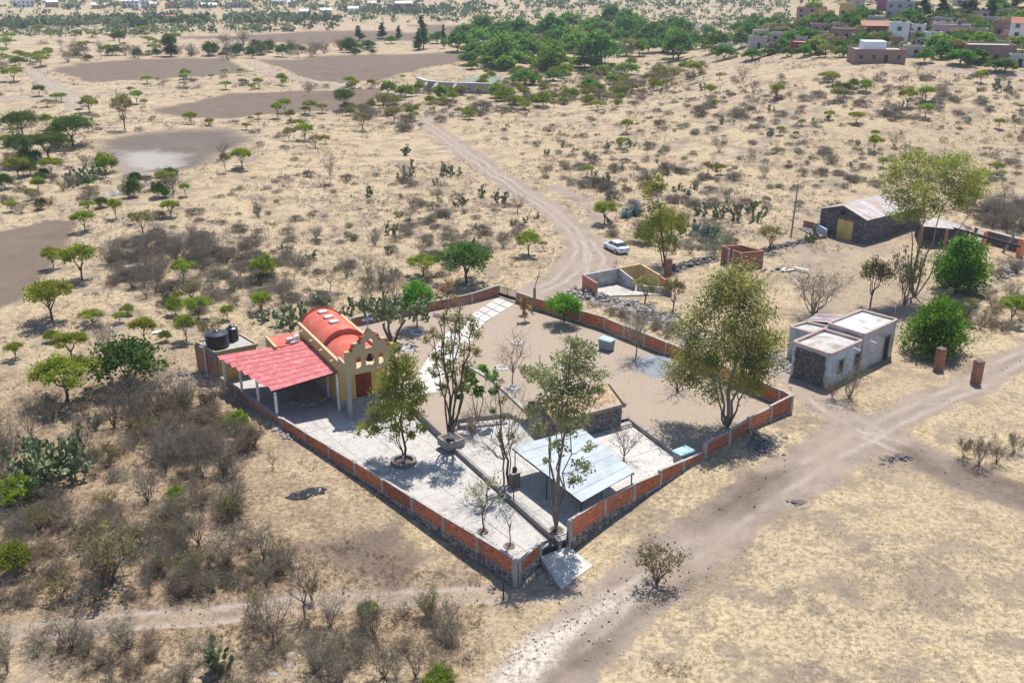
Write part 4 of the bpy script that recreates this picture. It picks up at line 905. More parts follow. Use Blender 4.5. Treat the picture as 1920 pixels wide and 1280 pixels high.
def make_barn():
    T = thing('stone_barn', 'dark stone barn with yellow sheet door and gabled rusting corrugated roof', 'barn', at(1612, 466)); zb = T.location.z - .5; z0 = T.location.z
    e = z0 + 4.0; F_ = np.array(at2(1625, 411, e)); L_ = np.array(at2(1540, 391, e)); ln = np.linalg.norm(L_ - F_); d = (L_ - F_) / ln; w_ = np.array((-d[1], d[0])); w_ = w_ if w_[1] > 0 else -w_
    D = 15.0; zr = e + 1.35; M_ = (F_ + L_) / 2
    m = MB(); m.prism([tuple(F_), tuple(L_), tuple(L_ + w_ * D), tuple(F_ + w_ * D)], zb, e - .05)
    for o in (0, D): m.add([(*(F_ + w_ * o), e - .05), (*(L_ + w_ * o), e - .05), (*(M_ + w_ * o), zr - .1)], [[0, 1, 2]])
    wbuild(m, 'wall', STONE_D, T)
    P, R = [], []
    for s in np.arange(.1, ln, .34):
        top = e + (1 - abs(s / ln - .5) * 2) * 1.3
        for z in np.arange(z0 - .1, top - .2, .26):
            if abs(s / ln - .42) < .16 and z < z0 + 3.2: continue
            w = F_ + d * s - w_ * .0; P.append((w[0] + .15 * (nr.random() - .5), w[1], z + .1 * nr.random())); R.append(.14 + .1 * nr.random())
    for s in np.arange(.1, D, .36):
        for z in np.arange(z0 - .1, e - .15, .26): w = F_ + w_ * s; P.append((w[0], w[1] + .15 * (nr.random() - .5), z + .1 * nr.random())); R.append(.14 + .1 * nr.random())
    m = MB(); m.stones(P, R, flat=.95); wbuild(m, 'wall_stones', stonemat('barn_stone', (.085, .07, .066), (.19, .155, .145), (.32, .27, .25)), T, kind='stuff')
    for k, (A, sgn) in enumerate(((F_, 1), (L_, -1))):
        n = 12
        for j in range(n):
            a = A - d * sgn * .35 - w_ * .35 + w_ * (D + .6) * j / n; b = a + w_ * (D + .6) / n; zE = e - .1
            r0 = M_ - w_ * .35 + w_ * (D + .6) * j / n; r1 = r0 + w_ * (D + .6) / n; u = .02 * (j % 2)
            corr_sheet((*r0, zr + u), (*a, zE + u), (*b, zE + u), (*r1, zr + u), 5, .035, SHEET_RUST, 'roof_sheet', T)
    n_ = -w_; c = F_ + d * ln * .42
    a, b = c - d * 1.45, c + d * 1.45
    dm = MB(); dm.prism([tuple(a + n_ * .16), tuple(b + n_ * .16), tuple(b), tuple(a)], z0, z0 + 3.1); dm = wbuild(dm, 'sheet_door', YDOOR, T)
    m = MB(); m.bar((*(c + n_ * .18), z0), (*(c + n_ * .18), z0 + 3.1), .06, .06); m.bar((*(a + n_ * .18), z0 + 1.6), (*(b + n_ * .18), z0 + 1.6), .05, .05); wbuild(m, 'door_batten', YDOOR, dm)
    m = MB(); c2 = M_ + n_ * .2; m.box((*c2, z0 + 4.25), (.8, .3, .7), math.atan2(d[1], d[0])); wbuild(m, 'gable_opening', DARKIN, T)
    # blue-grey lean-to wall and brick stub on the left
    S = thing('side_enclosure', 'low bluish plastered wall and stone platform beside the yellow barn door', 'low wall', (*(L_ - w_ * .5), z0))
    q0 = L_ + d * .8 - w_ * .2; q1 = F_ + d * ln * .62 - w_ * 2.4
    m = MB(); m.bar((*q0, z0 + .5), (*q1, z0 + .5), .3, 2.2); wbuild(m, 'bluish_wall', OLDB, S)
    m = MB(); m.prism([tuple(q0 + d * 1.2), tuple(q1 - w_ * .4), tuple(q1 - w_ * 2 + d * .3), tuple(q0 + d * 1.6 - w_ * 2)], z0 - .5, z0 + .6); wbuild(m, 'platform', STONE_D, S)
    m = MB(); m.box((*(q0 + d * 1.2), z0 + .8), (1.6, .6, 1.5), math.atan2(d[1], d[0])); wbuild(m, 'brick_stub', BRICK_DULL, S)
    # open shed running to the right of the barn
    H_ = thing('open_shed', 'open fronted shed with pale corrugated roof beside the stone barn', 'shed', at(1770, 455)); zs = H_.location.z
    zt = zs + 3.0; q = [np.array(at(*p), float) for p in ((1728, 424, zt), (1826, 433, zt), (1818, 425, zt + .5), (1722, 402, zt + .5))]
    for k in range(8):
        a = q[0] + (q[1] - q[0]) * k / 8; b = q[0] + (q[1] - q[0]) * (k + 1) / 8; c = q[3] + (q[2] - q[3]) * (k + 1) / 8; e_ = q[3] + (q[2] - q[3]) * k / 8; u = (0, 0, .02 * (k % 2))
        corr_sheet(a + u, e_ + u, c + u, b + u, 4, .05, SHEET_RUST, 'roof_sheet', H_)
    m = MB(); m.bar((*q[3][:2], (zs + zt) / 2), (*q[2][:2], (zs + zt) / 2), .4, zt - zs + .3); wbuild(m, 'back_wall', STONE_D, H_)
    for s in (0.02, .5, .98): p = q[0] + (q[1] - q[0]) * s; m = MB(); m.bar((p[0], p[1], zs - .4), (p[0], p[1], p[2] - .08), .35, .35); wbuild(m, 'brick_post', BRICK_DULL, H_)
    # roofless ruin further right
    U = thing('roofless_ruin', 'roofless stone room with fallen beams and red brick piers beyond the open shed', 'ruin', at(1880, 462)); zu = U.location.z
    q = [np.array(at(*p), float) for p in ((1822, 455, zu), (1828, 436, zu + 1.2), (1925, 462, zu + 1.2))]
    m = MB(); m.bar((*q[1][:2], zu + .7), (*q[2][:2], zu + .7), .6, 2.6); wbuild(m, 'stone_wall', STONE_D, U)
    m = MB(); m.bar((*q[1][:2], zu + 2.05), (*q[2][:2], zu + 2.05), .64, .12); wbuild(m, 'wall_cap', CONC, U)
    for px, py, h in ((1840, 466, 3.0), (1911, 482, 3.0)):
        p = at(px, py); m = MB(); m.box((p[0], p[1], p[2] + h / 2 - .2), (.75, .75, h), .5); wbuild(m, 'brick_pier', BRICK, U)
    a, b = at(1788, 428, zu + 3.0), at(1912, 462, zu + 3.0); m = MB(); m.bar(a, b, .25, .3); wbuild(m, 'long_beam', IRON, U)
    a, b = at(1880, 474, zu + .2), at(1903, 438, zu + 3.6); m = MB(); m.bar(a, b, .3, .25); wbuild(m, 'leaning_beam', WOODG, U)
    a, b = at(1832, 454, zu + 2.6), at(1842, 428, zu + 2.9); m = MB(); m.bar(a, b, 1.0, .12); wbuild(m, 'loose_plank', WOODG, U)
    f = MB(); f.prism([at2(1843, 470), at2(1870, 466), at2(1905, 484), at2(1880, 490), at2(1850, 487)], zu - .4, zu + .12); wbuild(f, 'floor_slab', CONC_W, U)
make_barn()
def make_ruins():
    T = thing('ruined_room', 'roofless ruined room with white and ochre inner walls beside the track', 'ruin', at(1165, 540)); z0 = T.location.z
    h = 2.1; zt = z0 + h
    BL, BC, BR = [np.array(at2(*p, zt)) for p in ((1093, 515), (1201, 496.5), (1238, 515.5))]; FR = np.array(at2(1226, 530, zt))
    BM = BL + (BC - BL) * .62
    def wl(a, b, nm, m_, z1, z2=None, th=.22):
        z2 = z1 if z2 is None else z2; a, b = np.array(a), np.array(b); d = (b - a) / np.linalg.norm(b - a); n_ = np.array((-d[1], d[0])) * th / 2
        m = MB(); m.prism([tuple(a - n_), tuple(b - n_), tuple(b + n_), tuple(a + n_)], z0 - .5, [z1, z2, z2, z1]); return wbuild(m, nm, m_, T)
    d1 = (BC - BL) / np.linalg.norm(BC - BL)
    wl(BL + d1 * .12, BM - d1 * .03, 'white_wall', OLDW, zt, zt + .1); wl(BM + d1 * .03, BC, 'ochre_wall', OCHRE, zt + .1, zt + .15); wl(BC + (.15, -.16), BR, 'ochre_wall', OCHRE, zt + .1, zt)
    FL = np.array(at2(1120, 530, zt - .2)); wl(BL, FL, 'broken_brick_wall', BRICK_DULL, zt + .05, zt - .25)
    PM = BM + (FL - BL) * 1.1; wl(BM + (FL - BL) * .05, PM, 'partition', OLDW, zt, zt - .75); wl(BR + (FL - BL) * .05, BR + (FL - BL) * .75, 'red_washed_wall', PINKW, zt - .2, zt - .5)
    wl(BR + (FL - BL) * .75, PM + (.25, -.1), 'low_front_wall', OLDW, z0 + 1.0, z0 + .8)
    m = MB(); m.prism([tuple(BL + d1 * .3), tuple(BC), tuple(BR + (FL - BL) * .7), tuple(FL)], z0 - .4, z0 + .08); wbuild(m, 'floor', OLDROOF, T)
    K = thing('brick_cubicle', 'small roofless brick cubicle with narrow doorway standing in the old yard', 'ruin', at(1390, 508)); z0 = K.location.z; zt = z0 + 2.5
    q = [np.array(at2(*p, zt)) for p in ((1353.5, 461), (1391, 474), (1432, 470), (1389, 459))]
    def w2(a, b, nm, m_, z1, lo=None):
        d = (b - a) / np.linalg.norm(b - a); m = MB(); bricks(m, a + d * .12, b - d * .0, (lo or z0 - .3), (lo or z0 - .3), z1, z1, .22); return wbuild(m, nm, [BRICK_DULL, MORTAR], K, kind='stuff')
    dl = q[1] - q[0]; w2(q[0], q[0] + dl * .38, 'side_wall', 0, zt); w2(q[0] + dl * .62, q[1], 'side_wall', 0, zt); w2(q[1], q[2], 'front_wall', 0, zt + .05); w2(q[3], q[2], 'back_wall', 0, zt); w2(q[0], q[3], 'rear_wall', 0, zt)
    for s in (.38, .62): p = q[0] + dl * s; m = MB(); m.box((*p, z0 + 1.2), (.2, .26, 2.6), math.atan2(dl[1], dl[0])); wbuild(m, 'door_jamb', OLDW, K)
    # brick gate pillars
    for (px, py, h, lab) in ((1759, 694, 2.6, 'reddish brick gate pillar standing under the green dome tree'), (1829, 717, 2.55, 'reddish brick gate pillar standing alone in the grass beside the road'), (1252, 516, 2.4, 'reddish brick gate pillar between ruined room and dark rubble bank')):
        p = at(px, py); t = thing('gate_pillar', lab, 'pillar', (p[0], p[1], p[2] - .1), rng.uniform(.2, .6), 'old brick gate pillars')
        m = MB()
        for k in range(int(h / .09)):
            for (dx, dy) in ((-.2, -.2), (.2, -.2), (.2, .2), (-.2, .2)):
                m.box((dx + .01 * nr.random(), dy + .01 * nr.random(), .05 + k * .09), (.38, .38, .08), 0)
        m.build('brick_shaft', BRICK_DULL, t, kind='stuff'); c = MB(); c.box((0, 0, h + .02), (.82, .82, .1), jit=.07); c.build('worn_cap', STONE_D, t)
make_ruins()
# ------------------------------------------------------------------ car
def make_car():
    p = at(1160, 474); a, b = np.array(at2(1161, 471)), np.array(at2(1144, 462)); hd = math.atan2(b[1] - a[1], b[0] - a[0])
    T = thing('parked_car', 'white four door sedan parked on the straw verge beside the dirt track', 'car', (p[0] - .3, p[1] + 1.2, p[2] - .02), hd)
    S = 1.1; L, W = 4.6 * S, 1.8 * S; hw = W / 2
    # lower body: stations from tail (x=-) to nose: x, half width, sill height, shoulder height
    st = [(-2.3, .70, .42, .80), (-2.22, .82, .30, .96), (-1.6, .89, .26, 1.0), (-.5, .90, .24, .98), (.6, .90, .24, .95), (1.5, .88, .26, .86), (2.1, .80, .28, .74), (2.28, .62, .34, .60)]
    V, f = [], []
    for x, h, z0, z1 in st:
        h *= S; V += [(x * S, -h * .93, z0 * S), (x * S, -h, (z0 * .6 + z1 * .4) * S), (x * S, -h * .93, z1 * S), (x * S, -h * .5, z1 * S + .03), (x * S, h * .5, z1 * S + .03), (x * S, h * .93, z1 * S), (x * S, h, (z0 * .6 + z1 * .4) * S), (x * S, h * .93, z0 * S)]
    for k in range(len(st) - 1):
        for j in range(8): a0 = k * 8 + j; b0 = k * 8 + (j + 1) % 8; f.append([a0, a0 + 8, b0 + 8, b0])
    f += [list(range(8)), [56 + q for q in range(7, -1, -1)]]
    m = MB(); m.add(V, f); body = m.build('body', CARW, T, True)
    gs = [(-1.75, .70, .98), (-1.05, .60, 1.40), (-.3, .62, 1.46), (.35, .60, 1.40), (1.15, .70, .93)]
    V, f = [], []
    for x, h, z in gs: V += [(x * S, -h * S * (1.12 if z < 1.2 else 1), z * S), (x * S, h * S * (1.12 if z < 1.2 else 1), z * S)]
    m = MB(); m.add([V[2], V[3], V[5], V[4]], [[0, 1, 2, 3]][0:1]); m.add([V[4], V[5], V[7], V[6]], [[0, 1, 2, 3]]); m.v = [q + (0, 0, .015) for q in m.v]; rfm = m
    base = lambda x: (.98 + (.93 - .98) * (x + 1.75) / 2.9) * S
    # roof with real thickness
    m = MB(); m.prism([(-1.07 * S, -.60 * S), (.37 * S, -.60 * S), (.37 * S, .60 * S), (-1.07 * S, .60 * S)], [1.38 * S, 1.38 * S, 1.38 * S, 1.38 * S], 1.445 * S); m.build('roof', CARW, T)
    def pane(pts, nm): m = MB(); m.add(pts, [[0, 1, 2, 3]]); return m.build(nm, GLASSD, T)
    pane([(-1.75 * S, -.74 * S, .99 * S), (-1.75 * S, .74 * S, .99 * S), (-1.07 * S, .58 * S, 1.41 * S), (-1.07 * S, -.58 * S, 1.41 * S)][::-1], 'rear_window')
    pane([(1.15 * S, -.74 * S, .94 * S), (1.15 * S, .74 * S, .94 * S), (.37 * S, .58 * S, 1.41 * S), (.37 * S, -.58 * S, 1.41 * S)], 'windscreen')
    for sy in (-1, 1):
        for x0, x1, u0, u1 in ((-1.7, -.42, -1.05, -.42), (-.34, 1.08, -.34, .35)):
            q = [(x0 * S, sy * .78 * S, .98 * S), (x1 * S, sy * .78 * S, .96 * S), (u1 * S, sy * .61 * S, 1.40 * S), (u0 * S, sy * .61 * S, 1.40 * S)]
            pane(q if sy < 0 else q[::-1], 'side_window')
        m = MB(); m.bar((-.38 * S, sy * .79 * S, .97 * S), (-.38 * S, sy * .62 * S, 1.41 * S), .1, .05); m.build('door_post', CARW, T)
        m = MB(); m.box((.85 * S, sy * .98 * S, 1.0 * S), (.16, .2, .13)); m.build('mirror', CARW, T)
        m = MB(); m.box((-2.27 * S, sy * .55 * S, .80 * S), (.12, .42, .16)); m.build('tail_lamp', LAMPR, T)
        for x in (-1.38, 1.4):
            wt = MB(); wt.tube([(x * S, sy * .72 * S, .33 * S), (x * S, sy * .92 * S, .33 * S)], .33 * S, 18); wh = wt.build('wheel', TYRE, T)
            r = MB(); r.tube([(x * S, sy * .90 * S, .33 * S), (x * S, sy * .935 * S, .33 * S)], .21 * S, 12); r.build('rim', RIMM, wh)
        m = MB(); m.box((0.1 * S, sy * .905 * S, .72 * S), (.2, .03, .04)); m.build('door_handle', CARW, T)
    m = MB(); m.box((-2.33 * S, 0, .62 * S), (.03, .5, .13)); m.build('number_plate', WHITE, T)
    m = MB(); m.box((-2.28 * S, 0, .42 * S), (.16, 1.45 * S, .14)); m.build('rear_bumper', CARW, T)
make_car()
# ------------------------------------------------------------------ posts and poles
def pole(px, py, top, lab, cat='pole', r=.12, m_=WOODG, lean=(0, 0), wires=False):
    p = at(px, py); t = thing('utility_pole' if cat == 'pole' else 'post', lab, cat, p); h = top
    m = MB(); m.tube([(0, 0, -.4), (lean[0] * .5, lean[1] * .5, h * .5), (lean[0], lean[1], h)], [r, r * .9, r * .7], 8); m.build('shaft', m_, t)
    if wires: m = MB(); m.bar((lean[0] - .5, lean[1], h - .3), (lean[0] + .5, lean[1], h - .3), .08, .08); m.build('cross_arm', IRON, t)
    return t
pole(1484, 436, 7.9, 'tall grey utility pole standing alone near the stone barn', lean=(.25, .1), r=.15)
t = pole(1002, 580, 2.9, 'grey leaning concrete post with thin mast set in the alley wall', r=.22, m_=CONC_D); m = MB(); m.tube([(0, 0, 2.8), (.6, .1, 5.0)], .05, 6); m.build('thin_mast', IRON, t); m = MB(); m.box((.45, .07, 4.4), (.4, .25, .3)); m.build('lamp_head', SILVER, t)
pole(944, 1121, 1.25, 'short dark wooden stake at the path edge near the wall corner', 'post', .06, IRON)
pole(963, 943, 2.3, 'thin black lamp post on the plaza kerb near the steel canopy', 'lamp post', .05, IRON)
q = at(965, 912); t = thing('pedestal', 'brown plastered pedestal with small dark urn beside the bare tree', 'pedestal', q, rad(30)); m = MB(); m.box((0, 0, .7), (.75, .6, 1.4)); m.build('shaft', surf('brown_plaster', (.17, .12, .09), (.24, .17, .13), 3), t); m = MB(); m.lathe([(.12, 1.4), (.2, 1.55), (.22, 1.75), (.12, 1.9), (0, 1.92)], n=10); m.build('urn', BRONZE, t); m = MB(); m.box((0, 0, 1.42), (.9, .75, .08)); m.build('cap', CONC, t)
# ------------------------------------------------------------------ rubble, piles
ROCK = []
for k in range(6): m = MB(); m.stones([(0, 0, 0)], [1.0], flat=.8); ROCK.append(m.mesh('stone', STONES_G)); 
ROCKD = []
for k in range(4): m = MB(); m.stones([(0, 0, 0)], [1.0], flat=.8); ROCKD.append(m.mesh('stone', STONES))
CHALK_M = stonemat('chalk_stone', (.55, .47, .40), (.66, .58, .50), (.76, .69, .61))
ROCKC = []
for k in range(3): m = MB(); m.stones([(0, 0, 0)], [1.0], flat=.6); ROCKC.append(m.mesh('stone', CHALK_M))
def rubble(lab, path, wd, n, r, mats=STONES_G, rocks=None, big=14, hgt_=.5, name='rubble_pile', group='rubble heaps'):
    """a bank of loose stones along a line: the large ones are parts, the small ones one mass"""
    P = [np.array(at2(*q)) for q in path]; c = P[len(P) // 2]; T = thing(name, lab, 'rubble', (*c, float(hsurf(*c))), 0, group)
    seg = [np.linalg.norm(P[k + 1] - P[k]) for k in range(len(P) - 1)]; tot = sum(seg) or 1
    def pick():
        if len(P) == 1: d = nr.normal(size=2) * wd * .5; return P[0] + d, np.linalg.norm(d) / wd
        s = nr.random() * tot; k = 0
        while k < len(seg) - 1 and s > seg[k]: s -= seg[k]; k += 1
        a = P[k] + (P[k + 1] - P[k]) * s / seg[k]; d = nr.normal(size=2) * wd * .45; return a + d, np.linalg.norm(d) / wd
    C_, R_ = [], []
    for k in range(n):
        w, q = pick(); C_.append((*w, float(hsurf(*w)) - r * .25 + max(0, hgt_ * math.exp(-(q / .5) ** 2)) * nr.random())); R_.append(r * (.5 + .8 * nr.random()))
    m = MB(); m.stones(C_, R_); wbuild(m, 'small_stones', mats, T, kind='stuff')
    for k in range(big):
        w, q = pick(); s = r * (1.3 + .9 * nr.random()); o = obj('stone', rng.choice(rocks or ROCK), T, (w[0] - c[0], w[1] - c[1], float(hsurf(*w)) + hgt_ * math.exp(-(q / .5) ** 2) * .8 - T.location.z)); o.scale = (s, s, s); o.rotation_euler = (0, 0, nr.random() * 6)
    return T
rubble('long bank of grey rubble in front of the ruined room', [(1085, 545), (1130, 560), (1180, 572), (1225, 592)], 2.2, 520, .22, hgt_=.8)
rubble('bank of grey rubble trailing along the alley below the leafy bush', [(1235, 598), (1262, 612), (1290, 630), (1312, 650)], 1.9, 420, .2, hgt_=.6)
rubble('bank of dark rubble between the brick pillar and the brick cubicle', [(1262, 505), (1300, 495), (1340, 485)], 1.6, 330, .22, STONES, ROCKD, hgt_=.9)
rubble('dry stone bank running from the cubicle to the barn platform', [(1430, 470), (1480, 460), (1530, 448)], 1.2, 280, .22, STONES, ROCKD, hgt_=.7)
rubble('heap of pale cobbles beside the bluish house wall', [(1452, 668), (1462, 680), (1475, 690)], 1.5, 320, .2, hgt_=.8)
rubble('dark heap of earth and rubble outside the front brick wall', [(1420, 815), (1440, 825), (1428, 845)], 1.9, 300, .17, STONES, ROCKD, hgt_=.35)
rubble('grey stone bank at the far side of the tall green bush', [(1880, 520), (1900, 505), (1925, 495)], 1.8, 260, .22, hgt_=.8)
rubble('reddish rubble spill beside the brick corner of the store room', [(330, 698), (360, 704), (385, 712)], 1.2, 120, .16, STONES_R, hgt_=.4)
rubble('spilled stones against the chapel wall where the rubble footing starts', [(505, 795), (525, 808), (545, 822)], .9, 110, .14, STONES_R, hgt_=.3)
rubble('white rubble scatter in the pale streak of the front road', [(905, 1265), (985, 1215), (1060, 1165), (1150, 1105)], 1.5, 130, .05, CHALK_M, ROCKC, big=10, hgt_=.02)
rubble('dry stream bed of pale stones below the pond wall', [(130, 385), (200, 370), (260, 352), (300, 340)], 3.0, 260, .35, hgt_=.1)
rubble('dark stone bank closing the front of the dry pond', [(238, 333), (280, 336), (325, 328)], 2.2, 260, .3, STONES, ROCKD, hgt_=.9)
rubble('rubble spilled under the gate beside the concrete apron', [(1000, 1080), (1020, 1068), (1035, 1090)], .8, 90, .1, hgt_=.15)
rubble('dark clods on the roadside turf between the two tracks', [(1655, 868), (1675, 860), (1700, 856)], .8, 90, .16, STONES, ROCKD, big=6, hgt_=.25)
rubble('dark clods lying in the wheel track of the front road', [(1490, 942), (1502, 939)], .4, 40, .12, STONES, ROCKD, big=3, hgt_=.15)
rubble('scattered stones on the foreground slope left of the path', [(210, 980), (230, 1060), (190, 1120)], 2.5, 160, .12, STONES_R, big=8, hgt_=.02)
rubble('scattered brownish stones below the cactus in the foreground scrub', [(330, 1240), (420, 1265), (560, 1240), (640, 1210)], 2.6, 260, .12, STONES_R, big=12, hgt_=.03)
# gravel pile
p = at(1236, 686); T = thing('gravel_pile', 'low pile of blue grey gravel near the alley wall', 'gravel pile', p); V = []; n = 22
for j in range(9):
    r = j / 8
    for i in range(n): t = 2 * PI * i / n; q = 1 + .12 * math.sin(3 * t + 1); V.append((2.9 * r * q * math.cos(t), 3.2 * r * q * math.sin(t), 1.0 * (1 - r) ** 1.2 + .05 * nr.random() * (r < .95) - .05 * (r > .95)))
m = MB(); m.add(V, [[j * n + i, j * n + (i + 1) % n, (j + 1) * n + (i + 1) % n, (j + 1) * n + i][::-1] for j in range(8) for i in range(n)]); m.f = [(q[:, ::-1], k) for q, k in m.f]; m.build('heap', GRAVEL, T, True)
C_ = nr.normal(size=(700, 2)) * (1.5, 1.6); m = MB(); m.stones(np.c_[C_, np.maximum(.0, 1.0 * (1 - np.hypot(C_[:, 0] / 2.9, C_[:, 1] / 3.2)).clip(0) ** 1.2)], .06 + .05 * nr.random(700)); m.build('loose_gravel', GRAVEL, T, kind='stuff')
# burnt patch with ash, pale scrap sheets
p = at(575, 925); T = thing('ash_heap', 'black burnt patch with grey ash and pale scraps on the slope', 'ash heap', p, rad(25))
V = [(0, 0, .10)] + [((1.25 + .7 * nr.random()) * math.cos(t), (.55 + .5 * nr.random()) * math.sin(t), .0) for t in np.linspace(0, 2 * PI, 19)[:-1]]; V = [(x, y, float(hsurf(p[0] + x * .906 - y * .42, p[1] + x * .42 + y * .906)) - p[2] + .05 + z) for x, y, z in V]
m = MB(); m.add(V, [[0, 1 + k, 1 + (k + 1) % 18] for k in range(18)]); m.build('burnt_ground', surf('charcoal_ash', (.008, .008, .009), (.04, .04, .045), 1.6), T)
m = MB(); m.stones([(nr.normal() * .6, nr.normal() * .22, .06) for k in range(120)], .03 + .07 * nr.random(120)); m.build('ash_clods', surf('pale_ash', (.16, .165, .18), (.50, .51, .53), 3), T, kind='stuff')
p = at(1466, 508); T = thing('scrap_heap', 'pale boards and scrap lying on the bare yard near the trail', 'scrap', p)
for k in range(7): m = MB(); m.box((nr.normal() * 1.2, nr.normal() * .5, .1 + .05 * k), (1.6 + nr.random(), .35, .06), nr.random() * 3); m.build('board', WHITE if k % 2 else WOODG, T)
p = at(300, 623); T = thing('plastic_sheet', 'crumpled white sheet lying on the straw beyond the store room', 'sheet', p, .3)
n = 8; V = [((i / n - .5) * 1.7, (j / n - .5) * .9, .08 + .16 * float(vnoise(i * .9 + 3, j * .9)) * (0 < i < n) * (0 < j < n)) for j in range(n + 1) for i in range(n + 1)]
m = MB(); m.add(V, [[j * 9 + i, j * 9 + i + 1, (j + 1) * 9 + i + 1, (j + 1) * 9 + i] for i in range(n) for j in range(n)]); m.build('sheet', WHITE, T)
RW = []
for k in range(3): m = MB(); m.stones([(0, 0, 0)], [1.0], flat=.8); RW.append(m.mesh('stone', WHITE_ST))
SOIL = surf('dark_soil', (.06, .045, .035), (.14, .10, .075), 5)
# planters: rings of whitewashed stones in the yard, round and square tree beds on the plaza
RLAB = ['whitewashed stone ring, farthest back in the open yard', 'whitewashed stone ring beside the leafless reddish tree', 'whitewashed stone ring round the foot of the leafless reddish tree', 'whitewashed stone ring round the dark green tree beside the chapel', 'whitewashed stone ring behind the tallest sparse eucalyptus crown', 'whitewashed stone ring half hidden beside the chapel gable']
for (px, py, r), lab in zip(((968, 643, .6), (940, 690, .6), (963, 727, .45), (782, 624, .75), (1062, 690, .7), (765, 655, .65)), RLAB):
    c = at(px, py); T = thing('stone_ring', lab, 'stone ring', c, 0, 'whitewashed stone rings in the yard')
    n = int(r * 17)
    for k in range(n):
        t = 2 * PI * k / n; s = .17 + .09 * nr.random(); o = obj('stone', RW[k % 3], T, (r * math.cos(t) + .1 * nr.random(), r * math.sin(t), .07)); o.scale = (s, s, s); o.rotation_euler.z = nr.random() * 6
def tree_bed(px, py, r, lab, sq=False, low=False):
    c = at(px, py); T = thing('tree_bed', lab, 'tree bed', c, rad(35))
    n = 14
    if sq:
        for a, b in (((-r, -r), (r, -r)), ((r, -r), (r, r)), ((r, r), (-r, r)), ((-r, r), (-r, -r))): m = MB(); m.bar((*a, -.02), (*b, -.02), .22, .75); m.build('kerb', CONC_D, T)
        m = MB(); m.prism([(-r, -r), (r, -r), (r, r), (-r, r)], 0, .3); m.build('soil', SOIL, T)
    else:
        for k in range(n):
            t = 2 * PI * k / n; hh = .08 if low else .36; m = MB(); m.box((r * math.cos(t), r * math.sin(t), hh / 2), (.12 if low else .28, 2 * PI * r / n * .92, hh), t); m.build('kerb_block', CONC_D, T)
        m = MB(); m.lathe([(0, .06), (r * .97, .06)], n=20); m.f = [(q[:, ::-1], k) for q, k in m.f]; m.build('soil', SOIL, T)
tree_bed(757, 868, 1.0, 'round raised tree bed of grey blocks on the plaza, under the dense conifer-like tree')
tree_bed(846, 838, .85, 'square raised tree bed at the plaza kerb under the pollarded multi-stem tree', True)
for px, py, r, nm in ((905, 996, .42, 'small dark tree pit in the plaza under the pale leafed sapling'), (955, 1023, .4, 'small dark tree pit in the plaza under the leafless sapling'), (1043, 994, .55, 'dark tree pit beside the black gate under the whitewashed trunk')):
    tree_bed(px, py, r, nm, low=True)
# ------------------------------------------------------------------ plants: materials and growing helpers
BARK = surf('dark_bark', (.055, .042, .034), (.15, .115, .09), 6, bmp=.5)
BARK_L = surf('pale_eucalyptus_bark', (.15, .115, .09), (.30, .245, .20), 2.5, stain=(.12, .085, .065), sscale=1.5, samt=.6, bmp=.4)
TWIG = surf('grey_twig', (.13, .11, .084), (.255, .222, .17), 2, bmp=0, rnd=.45)
TWIG_B = surf('brown_twig', (.105, .077, .059), (.21, .157, .12), 2, bmp=0, rnd=.4)
TWIG_P = surf('pinkish_twig', (.17, .105, .08), (.30, .20, .16), 2, bmp=0, rnd=.2)
LIMEW = surf('lime_wash', (.62, .62, .61), (.74, .74, .73), 5)
L_MESQ = leafmat('mesquite_leaf', (.12, .155, .018), (.21, .26, .03), (.31, .34, .055))
L_BRIGHT = leafmat('bright_leaf', (.055, .14, .014), (.105, .23, .022), (.18, .31, .04))
L_DARK = leafmat('dark_green_leaf', (.045, .085, .02), (.085, .14, .03), (.15, .20, .05))
L_EUC = leafmat('eucalyptus_leaf', (.15, .16, .05), (.25, .25, .075), (.38, .34, .10))
L_EUCY = leafmat('yellowish_eucalyptus_leaf', (.15, .17, .042), (.255, .265, .064), (.38, .35, .095))
L_EUCG = leafmat('grey_green_leaf', (.15, .165, .075), (.26, .27, .125), (.38, .37, .18))
L_OLIVE = leafmat('olive_leaf', (.12, .115, .04), (.22, .20, .07), (.33, .28, .11))
L_DRY = leafmat('dry_twig_haze', (.115, .095, .073), (.195, .163, .126), (.30, .255, .20), trans=.3)
L_DRYG = leafmat('grey_green_dry', (.13, .135, .085), (.22, .22, .145), (.32, .30, .20), trans=.3)
L_ORANGE = leafmat('rusty_leaf', (0.264, 0.156, 0.072), (0.384, 0.228, 0.108), (0.432, 0.312, 0.144))
L_BROWN = leafmat('brown_twig_haze', (.125, .095, .06), (.21, .165, .11), (.31, .25, .175), trans=.25)
def padmat():
    m, n, l, b = nodes_of('cactus_pad'); v = n.new('ShaderNodeTexCoord').outputs['Object']
    isl = n.new('ShaderNodeNewGeometry').outputs['Random Per Island']
    c = ramp(n, l, isl, [(0, (.075, .105, .045)), (.5, (.14, .18, .075)), (1, (.27, .30, .14))]); c = mix(n, l, math_(n, l, 'MULTIPLY', ramp(n, l, noise(n, l, v, 3, 4), [(.55, 0.), (.7, 1.)]), .6), c, (.26, .24, .15))
    l.new(c, b.inputs['Base Color']); b.inputs['Roughness'].default_value = .55; b.inputs['Specular IOR Level'].default_value = .35; return m
PAD = padmat()
AGAVE = surf('blue_agave_leaf', (.14, .22, .22), (.24, .33, .32), 2, rough=.6, bmp=0)
CERE = surf('column_cactus_skin', (.02, .045, .022), (.04, .075, .035), 4, rough=.6)
